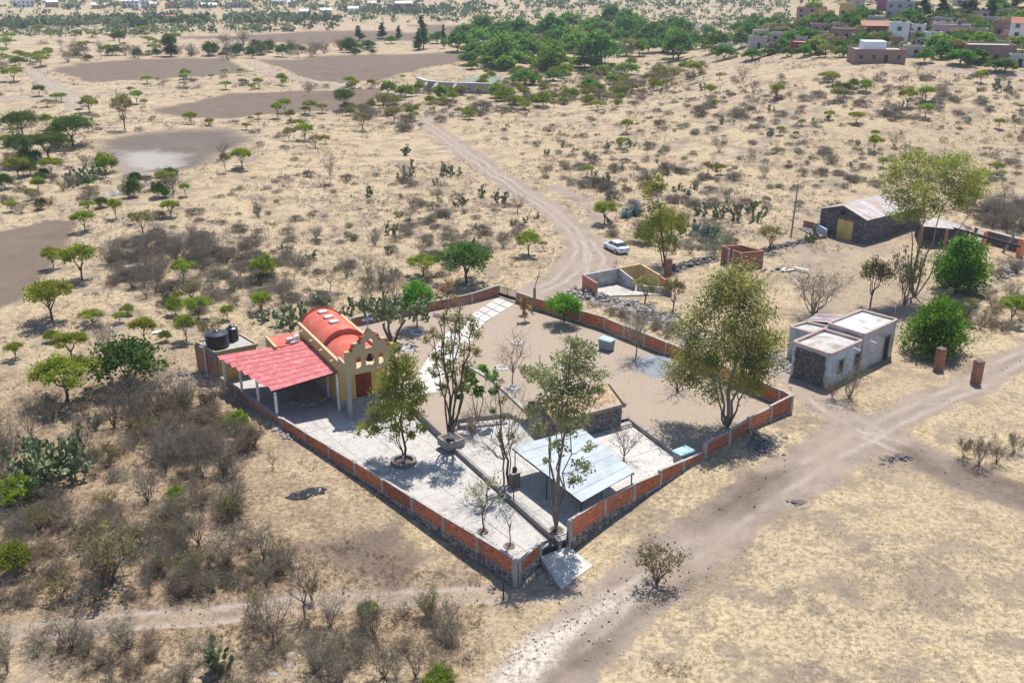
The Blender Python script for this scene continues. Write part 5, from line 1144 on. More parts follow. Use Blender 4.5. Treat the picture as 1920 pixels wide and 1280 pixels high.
def limb(mb, p, q, r0, r1, n=5, sides=5, wob=.08, sag=.0):
    p, q = np.array(p, float), np.array(q, float); t = np.linspace(0, 1, n)[:, None]; L = np.linalg.norm(q - p)
    P = p + (q - p) * t; P[1:-1] += (nr.random((n - 2, 3)) - .5) * L * wob * 2; P[:, 2] += sag * L * np.sin(PI * t[:, 0])
    mb.tube(P, np.linspace(r0, r1, n), sides, cap=False); return P
def blob_pts(c, r, n, flat=.6, shell=.55):
    """points mostly in the outer part of an ellipsoid clump"""
    d = nr.normal(size=(n, 3)); d /= np.linalg.norm(d, axis=1)[:, None]; d *= (shell + (1 - shell) * nr.random((n, 1))) ** .7 * (1 + .25 * nr.normal(size=(n, 1)))
    d[:, 2] *= flat; return np.array(c) + d * r
def tree_asset(name, clumps, leaf, nleaf, lsz, r0, fork, nlimb=4, bark=BARK, leader=None, flat=.55, asp=1.5, droop=0, twigs=5, wash=0, shell=.5, base=(0, 0), tw=.012):
    """thing > trunk, crown; clumps: (x, y, z, radius)"""
    T = obj(name, None); tm = MB(); cl = [np.array(c[:3]) for c in clumps]
    if leader is not None:
        Ls = [limb(tm, (base[0] + a * 0, base[1], -.2), (b[0], b[1], b[2]), r0 * s, r0 * .18, 9, 7, .025) for a, b, s in [(0, q, q[3]) for q in leader]]
    else: fk = np.array((base[0], base[1], fork)); limb(tm, (base[0], base[1], -.2), fk, r0, r0 * .8, 4, 7, .05)
    if leader is None:
        order = sorted(range(len(cl)), key=lambda i: math.atan2(cl[i][1], cl[i][0])); groups = [order[k::1][i * len(order) // nlimb:(i + 1) * len(order) // nlimb] for k in (0,) for i in range(nlimb)]
        for g in groups:
            if not g: continue
            mean = sum(cl[i] for i in g) / len(g); e = fk + (mean - fk) * .55; e[2] = fk[2] + (mean[2] - fk[2]) * .62
            limb(tm, fk - (0, 0, .05), e, r0 * .62, r0 * .34, 5, 5, .1)
            for i in g: limb(tm, e, cl[i] - (0, 0, clumps[i][3] * flat * .3), r0 * .32, r0 * .1, 5, 4, .1)
    else:
        for i, c in enumerate(cl):
            P = min(Ls, key=lambda P: np.min(np.linalg.norm(P[:, :2] - c[:2], axis=1))); zt = c[2] - np.linalg.norm(c[:2] - P[:, :2], axis=1).min() * .7 - .4
            k = int(np.argmin(abs(P[:, 2] - zt))); limb(tm, P[k], c, r0 * .26, r0 * .07, 5, 4, .1)
    C_ = MB(); tot = sum(c[3] ** 2 for c in clumps)
    for c in clumps:
        for k in range(twigs):
            d = nr.normal(size=3); d[2] = abs(d[2]) * .6; d /= np.linalg.norm(d); limb(tm, np.array(c[:3]) - (0, 0, c[3] * flat * .3), np.array(c[:3]) + d * c[3] * (1, 1, flat), tw * 2.2, tw, 3, 3, .12)
        if leaf is not None:
            n = int(nleaf * c[3] ** 2 / tot); k = max(3, int(n / 18)); sub = blob_pts(c[:3], c[3], k, flat, shell)
            pts = np.repeat(sub, n // k + 1, 0)[:n] + nr.normal(size=(n, 3)) * c[3] * .26 * (1, 1, .8); C_.leaves(pts, lsz, asp=asp, flat=.25, droop=droop)
    tm.build('trunk', bark, T, True)
    if wash: w_ = MB(); w_.tube([(base[0], base[1], -.1), (base[0], base[1], wash)], [r0 * 1.18, r0 * 1.08], 9, cap=False); w_.build('lime_wash', LIMEW, T)
    if leaf is not None: C_.build('crown', leaf, T)
    return T
def mesquite(leaf, W, Ht, n=12, fl=.5, nleaf=4200, lsz=.13, top=.62, r0=.13, dens=.30, name='mesquite_tree', fork=None, bark=BARK):
    cl = []
    for k in range(n):
        r = math.sqrt((k + .6) / n) * .40; t = k * 2.4 + nr.random() * .7; q = r / .5
        cl.append((r * W * math.cos(t), r * W * math.sin(t), Ht * (.88 - (1 - top) * .75 * q * q) + .05 * Ht * (nr.random() - .5), W * dens * (.62 + .35 * nr.random()) * .6))
    return tree_asset(name, cl, leaf, nleaf, lsz, r0, fork or Ht * .26, 4, bark, flat=fl)
def bare(name, W, Ht, stems=9, sub=5, tw=4, r0=.05, mat=TWIG, haze=0, hmat=None, trunk=0, spread=.5, leafy=0, leaf=None, bend=.1):
    """leafless plant: stems, branches and twigs, all real thin wood"""
    T = obj(name, None); m = MB(); tips = []
    f = np.array((0, 0, trunk * Ht))
    if trunk: limb(m, (0, 0, -.15), f, r0 * 1.5, r0 * 1.2, 4, 6, .06)
    for k in range(stems):
        t = 2 * PI * k / stems + nr.random() * .6; rr = W * .5 * (.35 + .55 * nr.random()); z = Ht * (.62 + .36 * nr.random()) * (1 - .25 * (rr / (W * .5)) ** 2)
        e = np.array((rr * math.cos(t), rr * math.sin(t), z)); P = limb(m, f + (nr.normal(size=3) * .04 * (1 if not trunk else .3)), e, r0 * (.8 if trunk else 1), r0 * .25, 6, 4, bend, .08)
        for j in range(sub):
            b = P[2 + int(nr.random() * 4)]; d = nr.normal(size=3); d[2] = abs(d[2]) * .8; d += (e - f) / np.linalg.norm(e - f) * .8; d /= np.linalg.norm(d); L = min(W, Ht) * (.20 + .16 * nr.random())
            Q = limb(m, b, b + d * L, r0 * .33, r0 * .14, 4, 3, .13)
            for i in range(tw):
                c = Q[1 + int(nr.random() * 3)]; d2 = d + nr.normal(size=3) * .6; d2[2] = d2[2] * .7 + .1; d2 /= np.linalg.norm(d2); g = c + d2 * L * (.35 + .35 * nr.random()); limb(m, c, g, r0 * .16, r0 * .10, 3, 3, .12); tips.append(g)
    m.build('stems', mat, T)
    tips = np.array(tips)
    if haze: h = MB(); pts = tips[nr.integers(0, len(tips), haze)] + nr.normal(size=(haze, 3)) * min(W, Ht) * .06; h.leaves(pts, .02, asp=15); h.build('fine_twigs', hmat or L_DRY, T, kind='stuff')
    if leafy: h = MB(); pts = tips[nr.integers(0, len(tips), leafy)] + nr.normal(size=(leafy, 3)) * min(W, Ht) * .04; h.leaves(pts, .12, asp=1.4); h.build('leaves', leaf, T)
    return T
def mound(name, W, Ht, n=1100, mat=None, sz=.03):
    """low rounded dry shrub: short stems under a dense dome of fine twigs"""
    T = obj(name, None); m = MB()
    for k in range(16): t = nr.random() * 6.28; r = W * .45 * nr.random() ** .5; limb(m, (r * .15 * math.cos(t), r * .15 * math.sin(t), -.1), (r * math.cos(t), r * math.sin(t), Ht * (1 - (r / W * 1.6) ** 2) * .9), .03, .012, 4, 3, .12)
    m.build('stems', TWIG_B, T); h = MB(); k = 26; t = nr.random(k) * 6.28; r = W * .46 * nr.random(k) ** .5; c = np.c_[r * np.cos(t), r * np.sin(t), Ht * (.25 + .55 * (1 - (r / (W * .5)) ** 2))]
    pts = np.repeat(c, n // k, 0); pts = pts + nr.normal(size=pts.shape) * (W * .085, W * .085, Ht * .14); pts[:, 2] = abs(pts[:, 2]); h.leaves(pts, sz, asp=9); h.build('twigs', mat or L_DRY, T, kind='stuff'); return T
def nopal(name, W, Ht, n, ps=.38, trunk=0, spread=.22, lift=0):
    """prickly pear: pads growing from the edges of pads"""
    T = obj(name, None); m = MB(); pads = []
    th = np.arange(9) * 2 * PI / 9
    def pad(c, up, nrm, s):
        up = up / np.linalg.norm(up); nrm = nrm - up * (nrm @ up); nrm /= np.linalg.norm(nrm); sd = np.cross(up, nrm)
        ring = [c + up * (s * (.5 + .5 * math.cos(t))) + sd * (s * .40 * math.sin(t) * (1 + .12 * math.cos(t))) for t in th]; mid_ = c + up * s * .55
        V = ring + [mid_ + nrm * s * .09, mid_ - nrm * s * .09]; m.add(V, np.array([[k, (k + 1) % 9, 9] for k in range(9)] + [[(k + 1) % 9, k, 10] for k in range(9)])); return c, up, nrm, sd, s
    for k in range(max(5, n // 9)): t = nr.random() * 6.28; r = W * spread * nr.random(); pads.append(pad(np.array((r * math.cos(t), r * math.sin(t), trunk * Ht - .05 + nr.random() * lift * Ht)), np.array((math.cos(t) * .5, math.sin(t) * .5, 1.)), nr.normal(size=3), ps * 1.2))
    tries = 0
    while len(pads) < n and tries < n * 40:
        tries += 1; c, up, nm, sd, s = pads[int(nr.random() * len(pads))]; a = (nr.random() - .5) * 1.9; e = c + up * s * (.5 + .48 * math.cos(a)) + sd * s * .40 * math.sin(a)
        u2 = up * math.cos(a) + sd * math.sin(a) + nr.normal(size=3) * .3 + (0, 0, .25); tip = e + u2 / np.linalg.norm(u2) * ps
        if tip[2] > Ht or math.hypot(tip[0], tip[1]) > W * .5 or tip[2] < .1 or (trunk and tip[2] < trunk * Ht * .8): continue
        pads.append(pad(e, u2, nm + nr.normal(size=3) * .8, ps * (.75 + .45 * nr.random())))
    m.build('pads', PAD, T, kind='stuff')
    if trunk:
        w = MB()
        for k in range(3): t = k * 2.1; limb(w, (.15 * math.cos(t), .15 * math.sin(t), -.2), (W * .16 * math.cos(t), W * .16 * math.sin(t), trunk * Ht * 1.15), .2, .13, 5, 6, .06)
        w.build('trunk', BARK, T, True)
    return T
def agave(name, s=1.0):
    T = obj(name, None)
    for k in range(22):
        t = k * 2.4; el = rad(20 + 60 * k / 22); L = s * (1.0 + .25 * nr.random()); P = []
        for j, q in enumerate((0, .35, .7, 1)): w = s * (.10, .13, .09, .01)[j]; r = L * q * math.cos(el); z = L * q * math.sin(el) - .12 * q * q * L; x, y = r * math.cos(t), r * math.sin(t); P += [(x - w * math.sin(t), y + w * math.cos(t), z + .03), (x, y, z - .03), (x + w * math.sin(t), y - w * math.cos(t), z + .03)]
        m = MB(); m.add(P, [[a + b * 3, a + 1 + b * 3, a + 4 + b * 3, a + 3 + b * 3] for a in (0, 1) for b in range(3)]); m.build('leaf', AGAVE, T)
    return T
def dome_tree():
    cl = []
    for k in range(30):
        z = (k + .5) / 30; r = math.sqrt(1 - (z * 1.0) ** 2) * 2.15 * (.55 + .45 * (k % 2)); q = k * 2.4; cl.append((r * math.cos(q), r * math.sin(q), .7 + z * 3.4, 1.0 + .25 * nr.random()))
    return tree_asset('round_green_tree', cl, L_BRIGHT, 13000, .15, .16, .8, 5, flat=.8, shell=.6)
def kids(T): return [(c, list(c.children)) for c in T.children]
ASSETS = []
class Kind:
    """variants of one plant, first built at the origin; each use places the original once, then copies"""
    def __init__(s, name, cat, make, n, W, Ht): s.name, s.cat, s.W, s.Ht = name, cat, W, Ht; s.v = [make() for _ in range(n)]; s.k = [kids(t) for t in s.v]; s.used = [False] * n
    def put(s, p, W, Ht, label, group=None, rz=None, v=None):
        i = rng.randrange(len(s.v)) if v is None else v; o = s.v[i]; rz = rng.uniform(0, 6.28) if rz is None else rz; sc = (W / s.W, W / s.W, Ht / s.Ht)
        if not s.used[i]: s.used[i] = True; o.location = p; o.rotation_euler = (0, 0, rz); o.scale = sc; t = o
        else: t = copy_tree(o, s.k[i], p, rz, sc)
        t.name = s.name; t['category'] = s.cat; t['label'] = label
        if group: t['group'] = group
        return t
    def drop(s):
        for i, o in enumerate(s.v):
            if not s.used[i]:
                for c, sub in s.k[i]: bpy.data.objects.remove(c)
                bpy.data.objects.remove(o)
K = {}
def kind(key, *a): K[key] = Kind(*a)
kind('mesq', 'mesquite_tree', 'tree', lambda: mesquite(L_MESQ, 5, 3.6, int(10 + 4 * nr.random())), 5, 5, 3.6)
kind('mesqd', 'mesquite_tree', 'tree', lambda: mesquite(L_DARK, 6, 4.5, 14, .6, 5600, .15, .5, .16, .34), 3, 6, 4.5)
kind('olive', 'olive_scrub_tree', 'tree', lambda: mesquite(L_OLIVE, 5, 3.6, 11, .5, 2200, .12, .55), 3, 5, 3.6)
kind('green', 'green_shrub', 'shrub', lambda: mesquite(L_MESQ, 3, 2.2, 13, .75, 3000, .12, .2, .06, .42, 'green_shrub', .15), 3, 3, 2.2)
kind('dgreen', 'dark_green_shrub', 'shrub', lambda: mesquite(L_DARK, 3, 2.4, 13, .8, 2800, .12, .15, .06, .42, 'dark_green_shrub', .15), 3, 3, 2.4)
kind('dome', 'round_green_tree', 'tree', dome_tree, 3, 6, 5)
kind('umb', 'round_green_tree', 'tree', lambda: mesquite(L_BRIGHT, 5, 4, 15, .65, 7000, .13, .42, .12, .38, 'round_green_tree', 1.3), 2, 5, 4)
kind('bare', 'bare_shrub', 'shrub', lambda: bare('bare_shrub', 3, 2.4, 11, 6, 4, .035, TWIG, 900), 6, 3, 2.4)
kind('baret', 'bare_tree', 'tree', lambda: bare('bare_tree', 4, 4.0, 7, 8, 5, .06, TWIG_B, 350, trunk=.3, bend=.14), 5, 4, 4.0)
kind('brown', 'brown_bush', 'shrub', lambda: bare('brown_bush', 2.6, 1.5, 12, 6, 4, .025, TWIG_B, 1200, L_BROWN), 4, 2.6, 1.5)
kind('mound', 'grey_shrub', 'shrub', lambda: mound('grey_shrub', 2.2, .95), 6, 2.2, .95)
kind('moundg', 'grey_green_shrub', 'shrub', lambda: mound('grey_green_shrub', 2.2, 1.2, 1100, L_DRYG), 4, 2.2, 1.2)
kind('semi', 'half_leafy_shrub', 'shrub', lambda: bare('half_leafy_shrub', 3, 2.6, 10, 6, 4, .045, TWIG_B, 300, leafy=800, leaf=L_OLIVE), 4, 3, 2.6)
kind('nopal', 'prickly_pear', 'cactus', lambda: nopal('prickly_pear', 2.2, 1.8, 60), 4, 2.2, 1.8)
kind('agave', 'agave', 'agave', lambda: agave('agave'), 2, 2, 1.1)
# ------------------------------------------------------------------ where things may not grow
OBST = [(at2(905, 940), .1), (at2(1585, 610), 9.5), (at2(1640, 620), 8), (at2(1630, 430), 13), (at2(1165, 530), 7), (at2(1392, 490), 4), (at2(1160, 470), 4), (at2(1780, 440), 9), (at2(1880, 470), 7), (at2(430, 680), 8), (at2(370, 680), 3)]
def free(x, y, pad=.6, comp=True):
    if comp and (inpoly(x, y, COMP) or dseg(x, y, COMP, True) < pad + .6): return False
    for k_, P, hw in ROADS:
        if k_ != 'trail' and float(dseg(x, y, P)) < hw + pad * .6: return False
    for _, P in FIELDS:
        if inpoly(x, y, P): return False
    if inpoly(x, y, POND): return False
    return all(math.hypot(x - c[0], y - c[1]) > r + pad for c, r in OBST)
LABELS = {}
def uniq(items):
    """items: (label stem, px, call) - adds a place in the row where two would read the same"""
    by = {}
    for s, px, f in items: by.setdefault(s, []).append((px, f))
    words_ = ['first', 'second', 'third', 'fourth', 'fifth', 'sixth', 'seventh', 'eighth', 'ninth', 'tenth', 'eleventh', 'twelfth', 'thirteenth', 'fourteenth', 'fifteenth', 'sixteenth', 'seventeenth', 'eighteenth', 'nineteenth', 'twentieth', 'twenty-first', 'twenty-second', 'twenty-third', 'twenty-fourth', 'twenty-fifth']
    for s, L in by.items():
        L.sort(key=lambda q: q[0])
        for i, (px, f) in enumerate(L):
            if len(L) == 1: f(s)
            elif len(L) > 25: f(s)
            elif i == len(L) - 1: f(s + ', the rightmost')
            else: f(s + (', %s from the left' % words_[i] if i else ', the leftmost'))
ZONES = [((0, 400, 0, 215), 'on the far plain beyond the pond'), ((400, 900, 0, 215), 'beside the far ploughed fields'), ((0, 330, 215, 345), 'on the bank of the dry pond'), ((330, 780, 215, 345), 'on the grassy slope right of the pond'),
 ((0, 500, 345, 560), 'between the ploughed field and the chapel'), ((500, 780, 345, 560), 'on the scrub slope behind the chapel'), ((780, 1060, 345, 560), 'beside the bend of the dirt track'), ((0, 400, 560, 780), 'on the straw slope behind the water tanks'), ((400, 700, 520, 700), 'just behind the chapel'),
 ((0, 420, 780, 1120), 'in the scrub below the brick wall'), ((420, 700, 780, 1120), 'on the slope below the brick wall'), ((0, 330, 1120, 1300), 'below the pale footpath corner'), ((330, 900, 1120, 1300), 'below the pale footpath'), ((1060, 1300, 300, 480), 'near the parked car'), ((1060, 1920, 120, 340), 'on the open hillside below the village'), ((1300, 1560, 340, 480), 'near the grey utility pole'), ((1060, 1330, 480, 700), 'by the alley rubble'), ((1440, 1700, 480, 620), 'in the old yard behind the grey house'), ((1700, 1920, 340, 660), 'on the far side of the grey house'), ((1440, 1920, 620, 900), 'by the road junction'), ((900, 1920, 850, 1300), 'in the dry grass beside the front road'), ((780, 1060, 200, 345), 'beside the upper dirt track')]
def zone(px, py):
    for (a, b, c, d), s in ZONES:
        if a <= px < b and c <= py < d: return s
    return 'in the dry grassland'
MARKS = [('the chapel gable', 690, 660), ('the black water tanks', 420, 620), ('the parked car', 1158, 460), ('the stone barn', 1630, 425), ('the brick cubicle', 1392, 485), ('the ruined room', 1165, 530), ('the lone utility pole', 1486, 385), ('the grey stone house', 1580, 650), ('the dry pond', 300, 285), ('the left ploughed field', 60, 490), ('the white dam', 850, 162), ('the far lattice gate', 950, 552), ('the ash heap', 575, 925),
 ('the front wall corner', 968, 1070), ('the huge cactus thicket', 95, 860), ('the footpath cactus', 420, 1220), ('the track bend', 1080, 440), ('the upper track bend', 815, 235), ('the long brick village house', 1648, 108), ('the dark red walled house', 1512, 92), ('the tall white village house', 1908, 70), ('the blue agaves', 1320, 430), ('the flat topped eucalyptus', 1760, 350), ('the grove house', 925, 92), ('the weeping grove tree', 1128, 100), ('the round dome tree', 1755, 630), ('the grey block house', 1422, 84), ('the long pinkish house', 1520, 30), ('the white two storey house', 1683, 66), ('the lilac house', 1778, 60), ('the ochre house', 1588, 22), ('the canopy posts', 480, 740), ('the large willowy shrub', 245, 690), ('the forked footpath', 300, 1150), ('the side track', 1110, 405), ('the road stake', 944, 1115),
 ('the far left ploughed field', 280, 130), ('the far middle ploughed field', 690, 128), ('the tall dark far tree', 320, 90), ('the spreading tree by the track', 874, 500), ('the lone hillside mesquite', 1640, 252), ('the low hillside tree', 1605, 225), ('the far pale mesquite', 1120, 200), ('the roofless ruin', 1880, 460), ('the black gate', 1040, 1020)]
def rel(desc, px, py, W, w0, w1):
    nm, d, dx, dy = min(((m[0], math.hypot(px - m[1], (py - m[2]) * 1.6), px - m[1], py - m[2]) for m in MARKS), key=lambda q: q[1])
    r = ('left of' if dx < 0 else 'right of') if abs(dx) > 1.8 * abs(dy) else ('behind' if dy < 0 else 'below')
    return '%s %s %s%s %s' % ('small' if W < w0 + (w1 - w0) * .36 else ('broad' if W > w0 + (w1 - w0) * .62 else 'mid-sized'), desc, 'just ' if d < 60 else ('far ' if d > 190 else ''), r, nm)
RELS = []
def hand(key, desc, rows, group, hs=1.0):
    it = []
    for r in rows:
        px, py, top, wd = r[:4]; p = at(px, py); m = mpp(p); Wm = wd * m; Hm = max(.5, (py - top) * m * 1.10 * hs)
        size = 'small' if Hm < 2.4 else ('medium' if Hm < 4.2 else 'large')
        def call(lab, p=p, Wm=Wm, Hm=Hm): K[key].put((p[0], p[1], p[2] - .03), Wm, Hm, lab, group)
        it.append(('%s %s %s' % (size, desc, zone(px, py)), px, call))
    uniq(it)
hand('mesq', 'yellowish umbrella mesquite', [(98, 600, 530, 97), (128, 752, 675, 128), (160, 434, 398, 46), (101, 503, 466, 46), (155, 525, 462, 74), (345, 527, 490, 48), (97, 330, 298, 42), (89, 244, 217, 26), (198, 333, 291, 36), (311, 353, 323, 42), (348, 368, 345, 22), (166, 397, 378, 30), (218, 410, 375, 30), (321, 407, 378, 42), (74, 363, 335, 30), (60, 375, 355, 30), (23, 397, 378, 32), (335, 568, 548, 24), (373, 599, 558, 56), (427, 600, 573, 28), (490, 585, 549, 46), (455, 318, 281, 48), (168, 212, 187, 40), (257, 195, 172, 28), (116, 192, 176, 24), (521, 222, 195, 26), (534, 212, 187, 26), (545, 230, 208, 24), (581, 215, 190, 28), (605, 212, 196, 24), (135, 672, 625, 72), (173, 608, 583, 52), (272, 643, 597, 54), (350, 640, 592, 50), (30, 673, 642, 38), (225, 605, 586, 28), (794, 518, 481, 68), (991, 479, 438, 56), (1134, 420, 381, 54), (660, 170, 155, 22),
 (1455, 186, 160, 32), (1560, 160, 138, 28), (1735, 190, 165, 38), (1605, 232, 212, 36), (1655, 314, 297, 24), (1868, 325, 306, 32), (1895, 607, 556, 58), (1120, 206, 191, 32), (1300, 145, 120, 30), (1640, 260, 245, 18), (1175, 250, 226, 28), (250, 420, 400, 20), (610, 270, 255, 22)], 'umbrella mesquites dotted over the grassland')
hand('mesqd', 'dark green spreading tree', [(43, 256, 213, 66), (137, 274, 222, 84), (92, 300, 254, 76), (40, 310, 256, 48), (647, 208, 171, 44), (874, 531, 461, 112), (38, 128, 110, 26), (74, 180, 162, 24), (320, 105, 69, 28), (225, 85, 62, 30)], 'dark green trees on the plain')
hand('olive', 'sparse olive crowned tree', [(269, 441, 398, 46), (592, 277, 255, 28), (423, 324, 288, 24), (235, 244, 182, 46), (680, 245, 215, 40), (727, 215, 180, 36), (1018, 470, 452, 20), (1570, 190, 165, 32), (1327, 330, 305, 24), (560, 108, 85, 20), (1262, 584, 524, 56), (1210, 567, 520, 62), (1443, 470, 425, 60), (1632, 576, 490, 68), (1812, 600, 560, 40)], 'olive grey small trees')
hand('green', 'bright leafy shrub', [(497, 525, 483, 48), (448, 808, 774, 48), (45, 940, 898, 84), (33, 1074, 1018, 64), (333, 937, 914, 34), (430, 965, 935, 26), (1600, 165, 150, 20), (240, 590, 572, 26), (310, 640, 620, 24), (100, 640, 622, 30), (825, 1285, 1255, 60), (690, 1150, 1130, 40), (330, 590, 560, 34), (910, 1000, 995, 4)][:13], 'green leafy shrubs')
hand('dgreen', 'dense dark shrub', [(245, 722, 640, 126), (1210, 455, 430, 46), (100, 250, 240, 30), (1580, 172, 158, 40), (1630, 100, 80, 40), (985, 590, 560, 18)], 'dark leafy shrubs')
hand('bare', 'leafless grey shrub', [(277, 939, 870, 74), (373, 1022, 938, 78), (427, 1062, 984, 84), (495, 1048, 983, 56), (135, 1217, 1143, 86), (235, 1217, 1153, 84), (37, 1019, 948, 62), (400, 1110, 1070, 50), (280, 1110, 1065, 40), (350, 1100, 1050, 46), (500, 1100, 1060, 40), (70, 1230, 1200, 40), (20, 880, 790, 64), (200, 670, 603, 54), (620, 1175, 1110, 66), (700, 1190, 1110, 70), (800, 1155, 1108, 50), (845, 1170, 1120, 44), (590, 1260, 1180, 84), (720, 1270, 1190, 90), (640, 1280, 1210, 70), (780, 1270, 1200, 60), (310, 880, 800, 80), (370, 880, 815, 70), (420, 890, 800, 80), (160, 860, 780, 70), (100, 790, 745, 50), (215, 800, 730, 60), (260, 790, 725, 64), (350, 770, 700, 80), (300, 760, 700, 70), (400, 760, 715, 70), (15, 1260, 1160, 50), (60, 820, 760, 54), (130, 980, 922, 30), (545, 560, 520, 36), (715, 540, 495, 40), (740, 570, 520, 44), (650, 520, 490, 30), (690, 575, 530, 36), (1525, 592, 512, 116), (1592, 747, 680, 66), (860, 590, 560, 40)], 'leafless shrubs')
hand('baret', 'bare crooked tree', [(573, 1160, 1050, 80), (513, 1210, 1108, 104), (512, 880, 850, 30), (1372, 420, 370, 40), (420, 300, 270, 30), (620, 345, 300, 26), (970, 400, 370, 40), (690, 520, 480, 40), (620, 545, 500, 36), (1165, 150, 125, 30), (425, 110, 80, 36), (1720, 140, 118, 26)], 'bare crooked trees')
hand('semi', 'half leafy thorn bush', [(1232, 1095, 1024, 84), (210, 1092, 992, 108), (480, 1150, 1110, 40), (805, 1160, 1112, 44), (585, 1125, 1090, 34), (1560, 425, 385, 36), (395, 640, 600, 44), (360, 560, 530, 40), (1695, 572, 480, 54), (310, 1010, 980, 44), (250, 1020, 985, 50), (690, 540, 520, 30)], 'half leafy thorn bushes')
hand('brown', 'dry brown bush', [(1835, 872, 822, 46), (1806, 858, 825, 38), (1868, 868, 832, 40), (1900, 850, 815, 40), (1560, 745, 715, 30)], 'dry bushes by the road junction')
hand('nopal', 'prickly pear clump', [(532, 614, 574, 72), (602, 582, 552, 54), (500, 600, 580, 40), (330, 826, 795, 34), (560, 600, 565, 40), (735, 440, 415, 30), (480, 400, 380, 24), (690, 370, 345, 26), (1290, 440, 405, 50), (1330, 450, 420, 44), (1420, 415, 380, 36), (1380, 412, 382, 30), (1350, 410, 383, 34), (1310, 405, 380, 36), (1405, 400, 380, 22), (1300, 355, 340, 20), (900, 370, 345, 24), (830, 330, 305, 30), (760, 290, 268, 26), (765, 330, 300, 28), (855, 330, 310, 34), (940, 380, 355, 34), (880, 470, 440, 26), (170, 340, 310, 50), (135, 350, 320, 40), (1790, 600, 545, 88), (1135, 350, 325, 28), (1520, 455, 420, 30), (795, 600, 575, 30), (650, 590, 560, 40), (175, 805, 770, 34), (380, 760, 740, 24), (1880, 170, 148, 44), (1250, 455, 430, 40), (1700, 410, 395, 20), (870, 385, 365, 26)], 'prickly pear clumps')
hand('agave', 'blue agave rosette', [(1190, 402, 372, 46), (1172, 408, 385, 36), (1330, 445, 412, 44), (1306, 440, 410, 40), (1318, 452, 428, 36), (1291, 365, 350, 22), (1800, 655, 640, 16)][:6], 'blue agaves along the old yard', hs=.8)
hand('dome', 'round bright green tree', [(1752, 662, 560, 116), (1797, 545, 446, 102)], 'round bright green trees')
hand('umb', 'bright green umbrella tree', [(783, 614, 534, 64), (1057, 608, 556, 68)], 'bright green trees in the compound')
# ------------------------------------------------------------------ single trees in and round the compound
def hero(name, label, cat, bx, by, cl, leaf, nleaf, lsz, r0, leaders, group=None, **kw):
    p = at(bx, by); m = mpp(p)
    def f(x, y):                                     # pixel -> metres on the upright plane through the foot
        v = (640 - y) / F; t = p[1] / (math.cos(TH) + v * math.sin(TH)); return ((x - 960) / F * t - p[0], 0, H + (v * math.cos(TH) - math.sin(TH)) * t - p[2])
    clumps = []
    for x, y, r in cl: a = f(x, y); q = r * m; clumps.append((a[0], (nr.random() - .5) * 2.6 * q, a[2], q))
    Ls = [((0, 0), (f(x, y)[0], (nr.random() - .5) * .6, f(x, y)[2], s)) for x, y, s in leaders]
    T = tree_asset(name, clumps, leaf, nleaf, lsz, r0, 0, leader=[b for _, b in Ls], **kw)
    T.location = p; T['label'] = label; T['category'] = cat
    if group: T['group'] = group
    return T
sc = lambda L, ox, oy, k, r: [(ox + x / k, oy + y / k, r * (.8 + .4 * nr.random())) for x, y in L]
BIG = [(1000, 280), (1180, 220), (1090, 300), (920, 400), (1080, 400), (1260, 350), (800, 520), (1000, 530), (1180, 520), (1330, 520), (760, 680), (940, 690), (1120, 680), (1300, 660), (720, 800), (880, 830), (1080, 800), (1280, 800), (1370, 740), (700, 940), (860, 960), (1200, 930), (1330, 900), (640, 1060), (760, 1090), (930, 1170), (1150, 1110), (1250, 1040)]
hero('eucalyptus_tree', 'tall full eucalyptus with whitewashed foot inside the right wall corner', 'tree', 1363, 800, sc(BIG, 1140, 480, 4.571, 29), L_EUC, 26000, .13, .22, [(1388, 545, 1), (1340, 600, .6), (1412, 610, .6), (1325, 660, .5), (1430, 660, .5)], bark=BARK_L, wash=1.1, flat=.85, droop=.35, asp=1.9, twigs=7, shell=.35)
UMB = [(1000, 200), (1120, 130), (1280, 115), (1420, 150), (1540, 230), (1600, 320), (1480, 340), (1340, 240), (1180, 240), (1060, 300), (960, 400), (1000, 520), (1080, 450), (1220, 400), (1400, 420), (1260, 470), (940, 280), (1120, 520), (1560, 400), (1340, 340)]
hero('eucalyptus_tree', 'tall flat topped eucalyptus towering over the stone barn roof', 'tree', 1714, 557, sc(UMB, 1440, 270, 4, 23), L_EUCY, 17000, .145, .2, [(1740, 310, 1), (1790, 340, .7), (1700, 350, .6), (1830, 380, .55)], bark=BARK_L, flat=.7, droop=.2, asp=1.7, twigs=8, shell=.35)
hero('pepper_tree', 'narrow yellow green tree between parked car and brick pillar', 'tree', 1245, 500, [(1225, 345, 14), (1215, 362, 16), (1240, 350, 12), (1228, 385, 14), (1240, 400, 20), (1265, 405, 18), (1222, 415, 20), (1250, 430, 24), (1275, 425, 14), (1213, 440, 16), (1240, 460, 18), (1265, 455, 13), (1236, 335, 10)], L_MESQ, 7000, .16, .15, [(1232, 345, 1), (1262, 400, .6), (1218, 400, .6)], flat=.9, droop=.3, twigs=7, shell=.3)
hero('casuarina_tree', 'dense feathery green tree in the round bed before the chapel', 'tree', 757, 865, [(745, 652, 13), (762, 668, 16), (737, 680, 18), (770, 690, 20), (750, 705, 24), (725, 715, 22), (785, 720, 19), (755, 735, 26), (720, 745, 21), (790, 745, 17), (740, 765, 26), (775, 770, 22), (700, 775, 17), (715, 790, 22), (745, 800, 19), (685, 800, 17), (790, 800, 13), (770, 812, 13), (700, 812, 15)], L_OLIVE if 0 else leafmat('feathery_green', (.13, .155, .032), (.23, .25, .055), (.35, .35, .09)), 7600, .12, .13, [(750, 645, 1), (722, 700, .4), (782, 715, .4), (738, 665, .4)], wash=.7, flat=.85, droop=.5, asp=2.6, twigs=8, shell=.25)
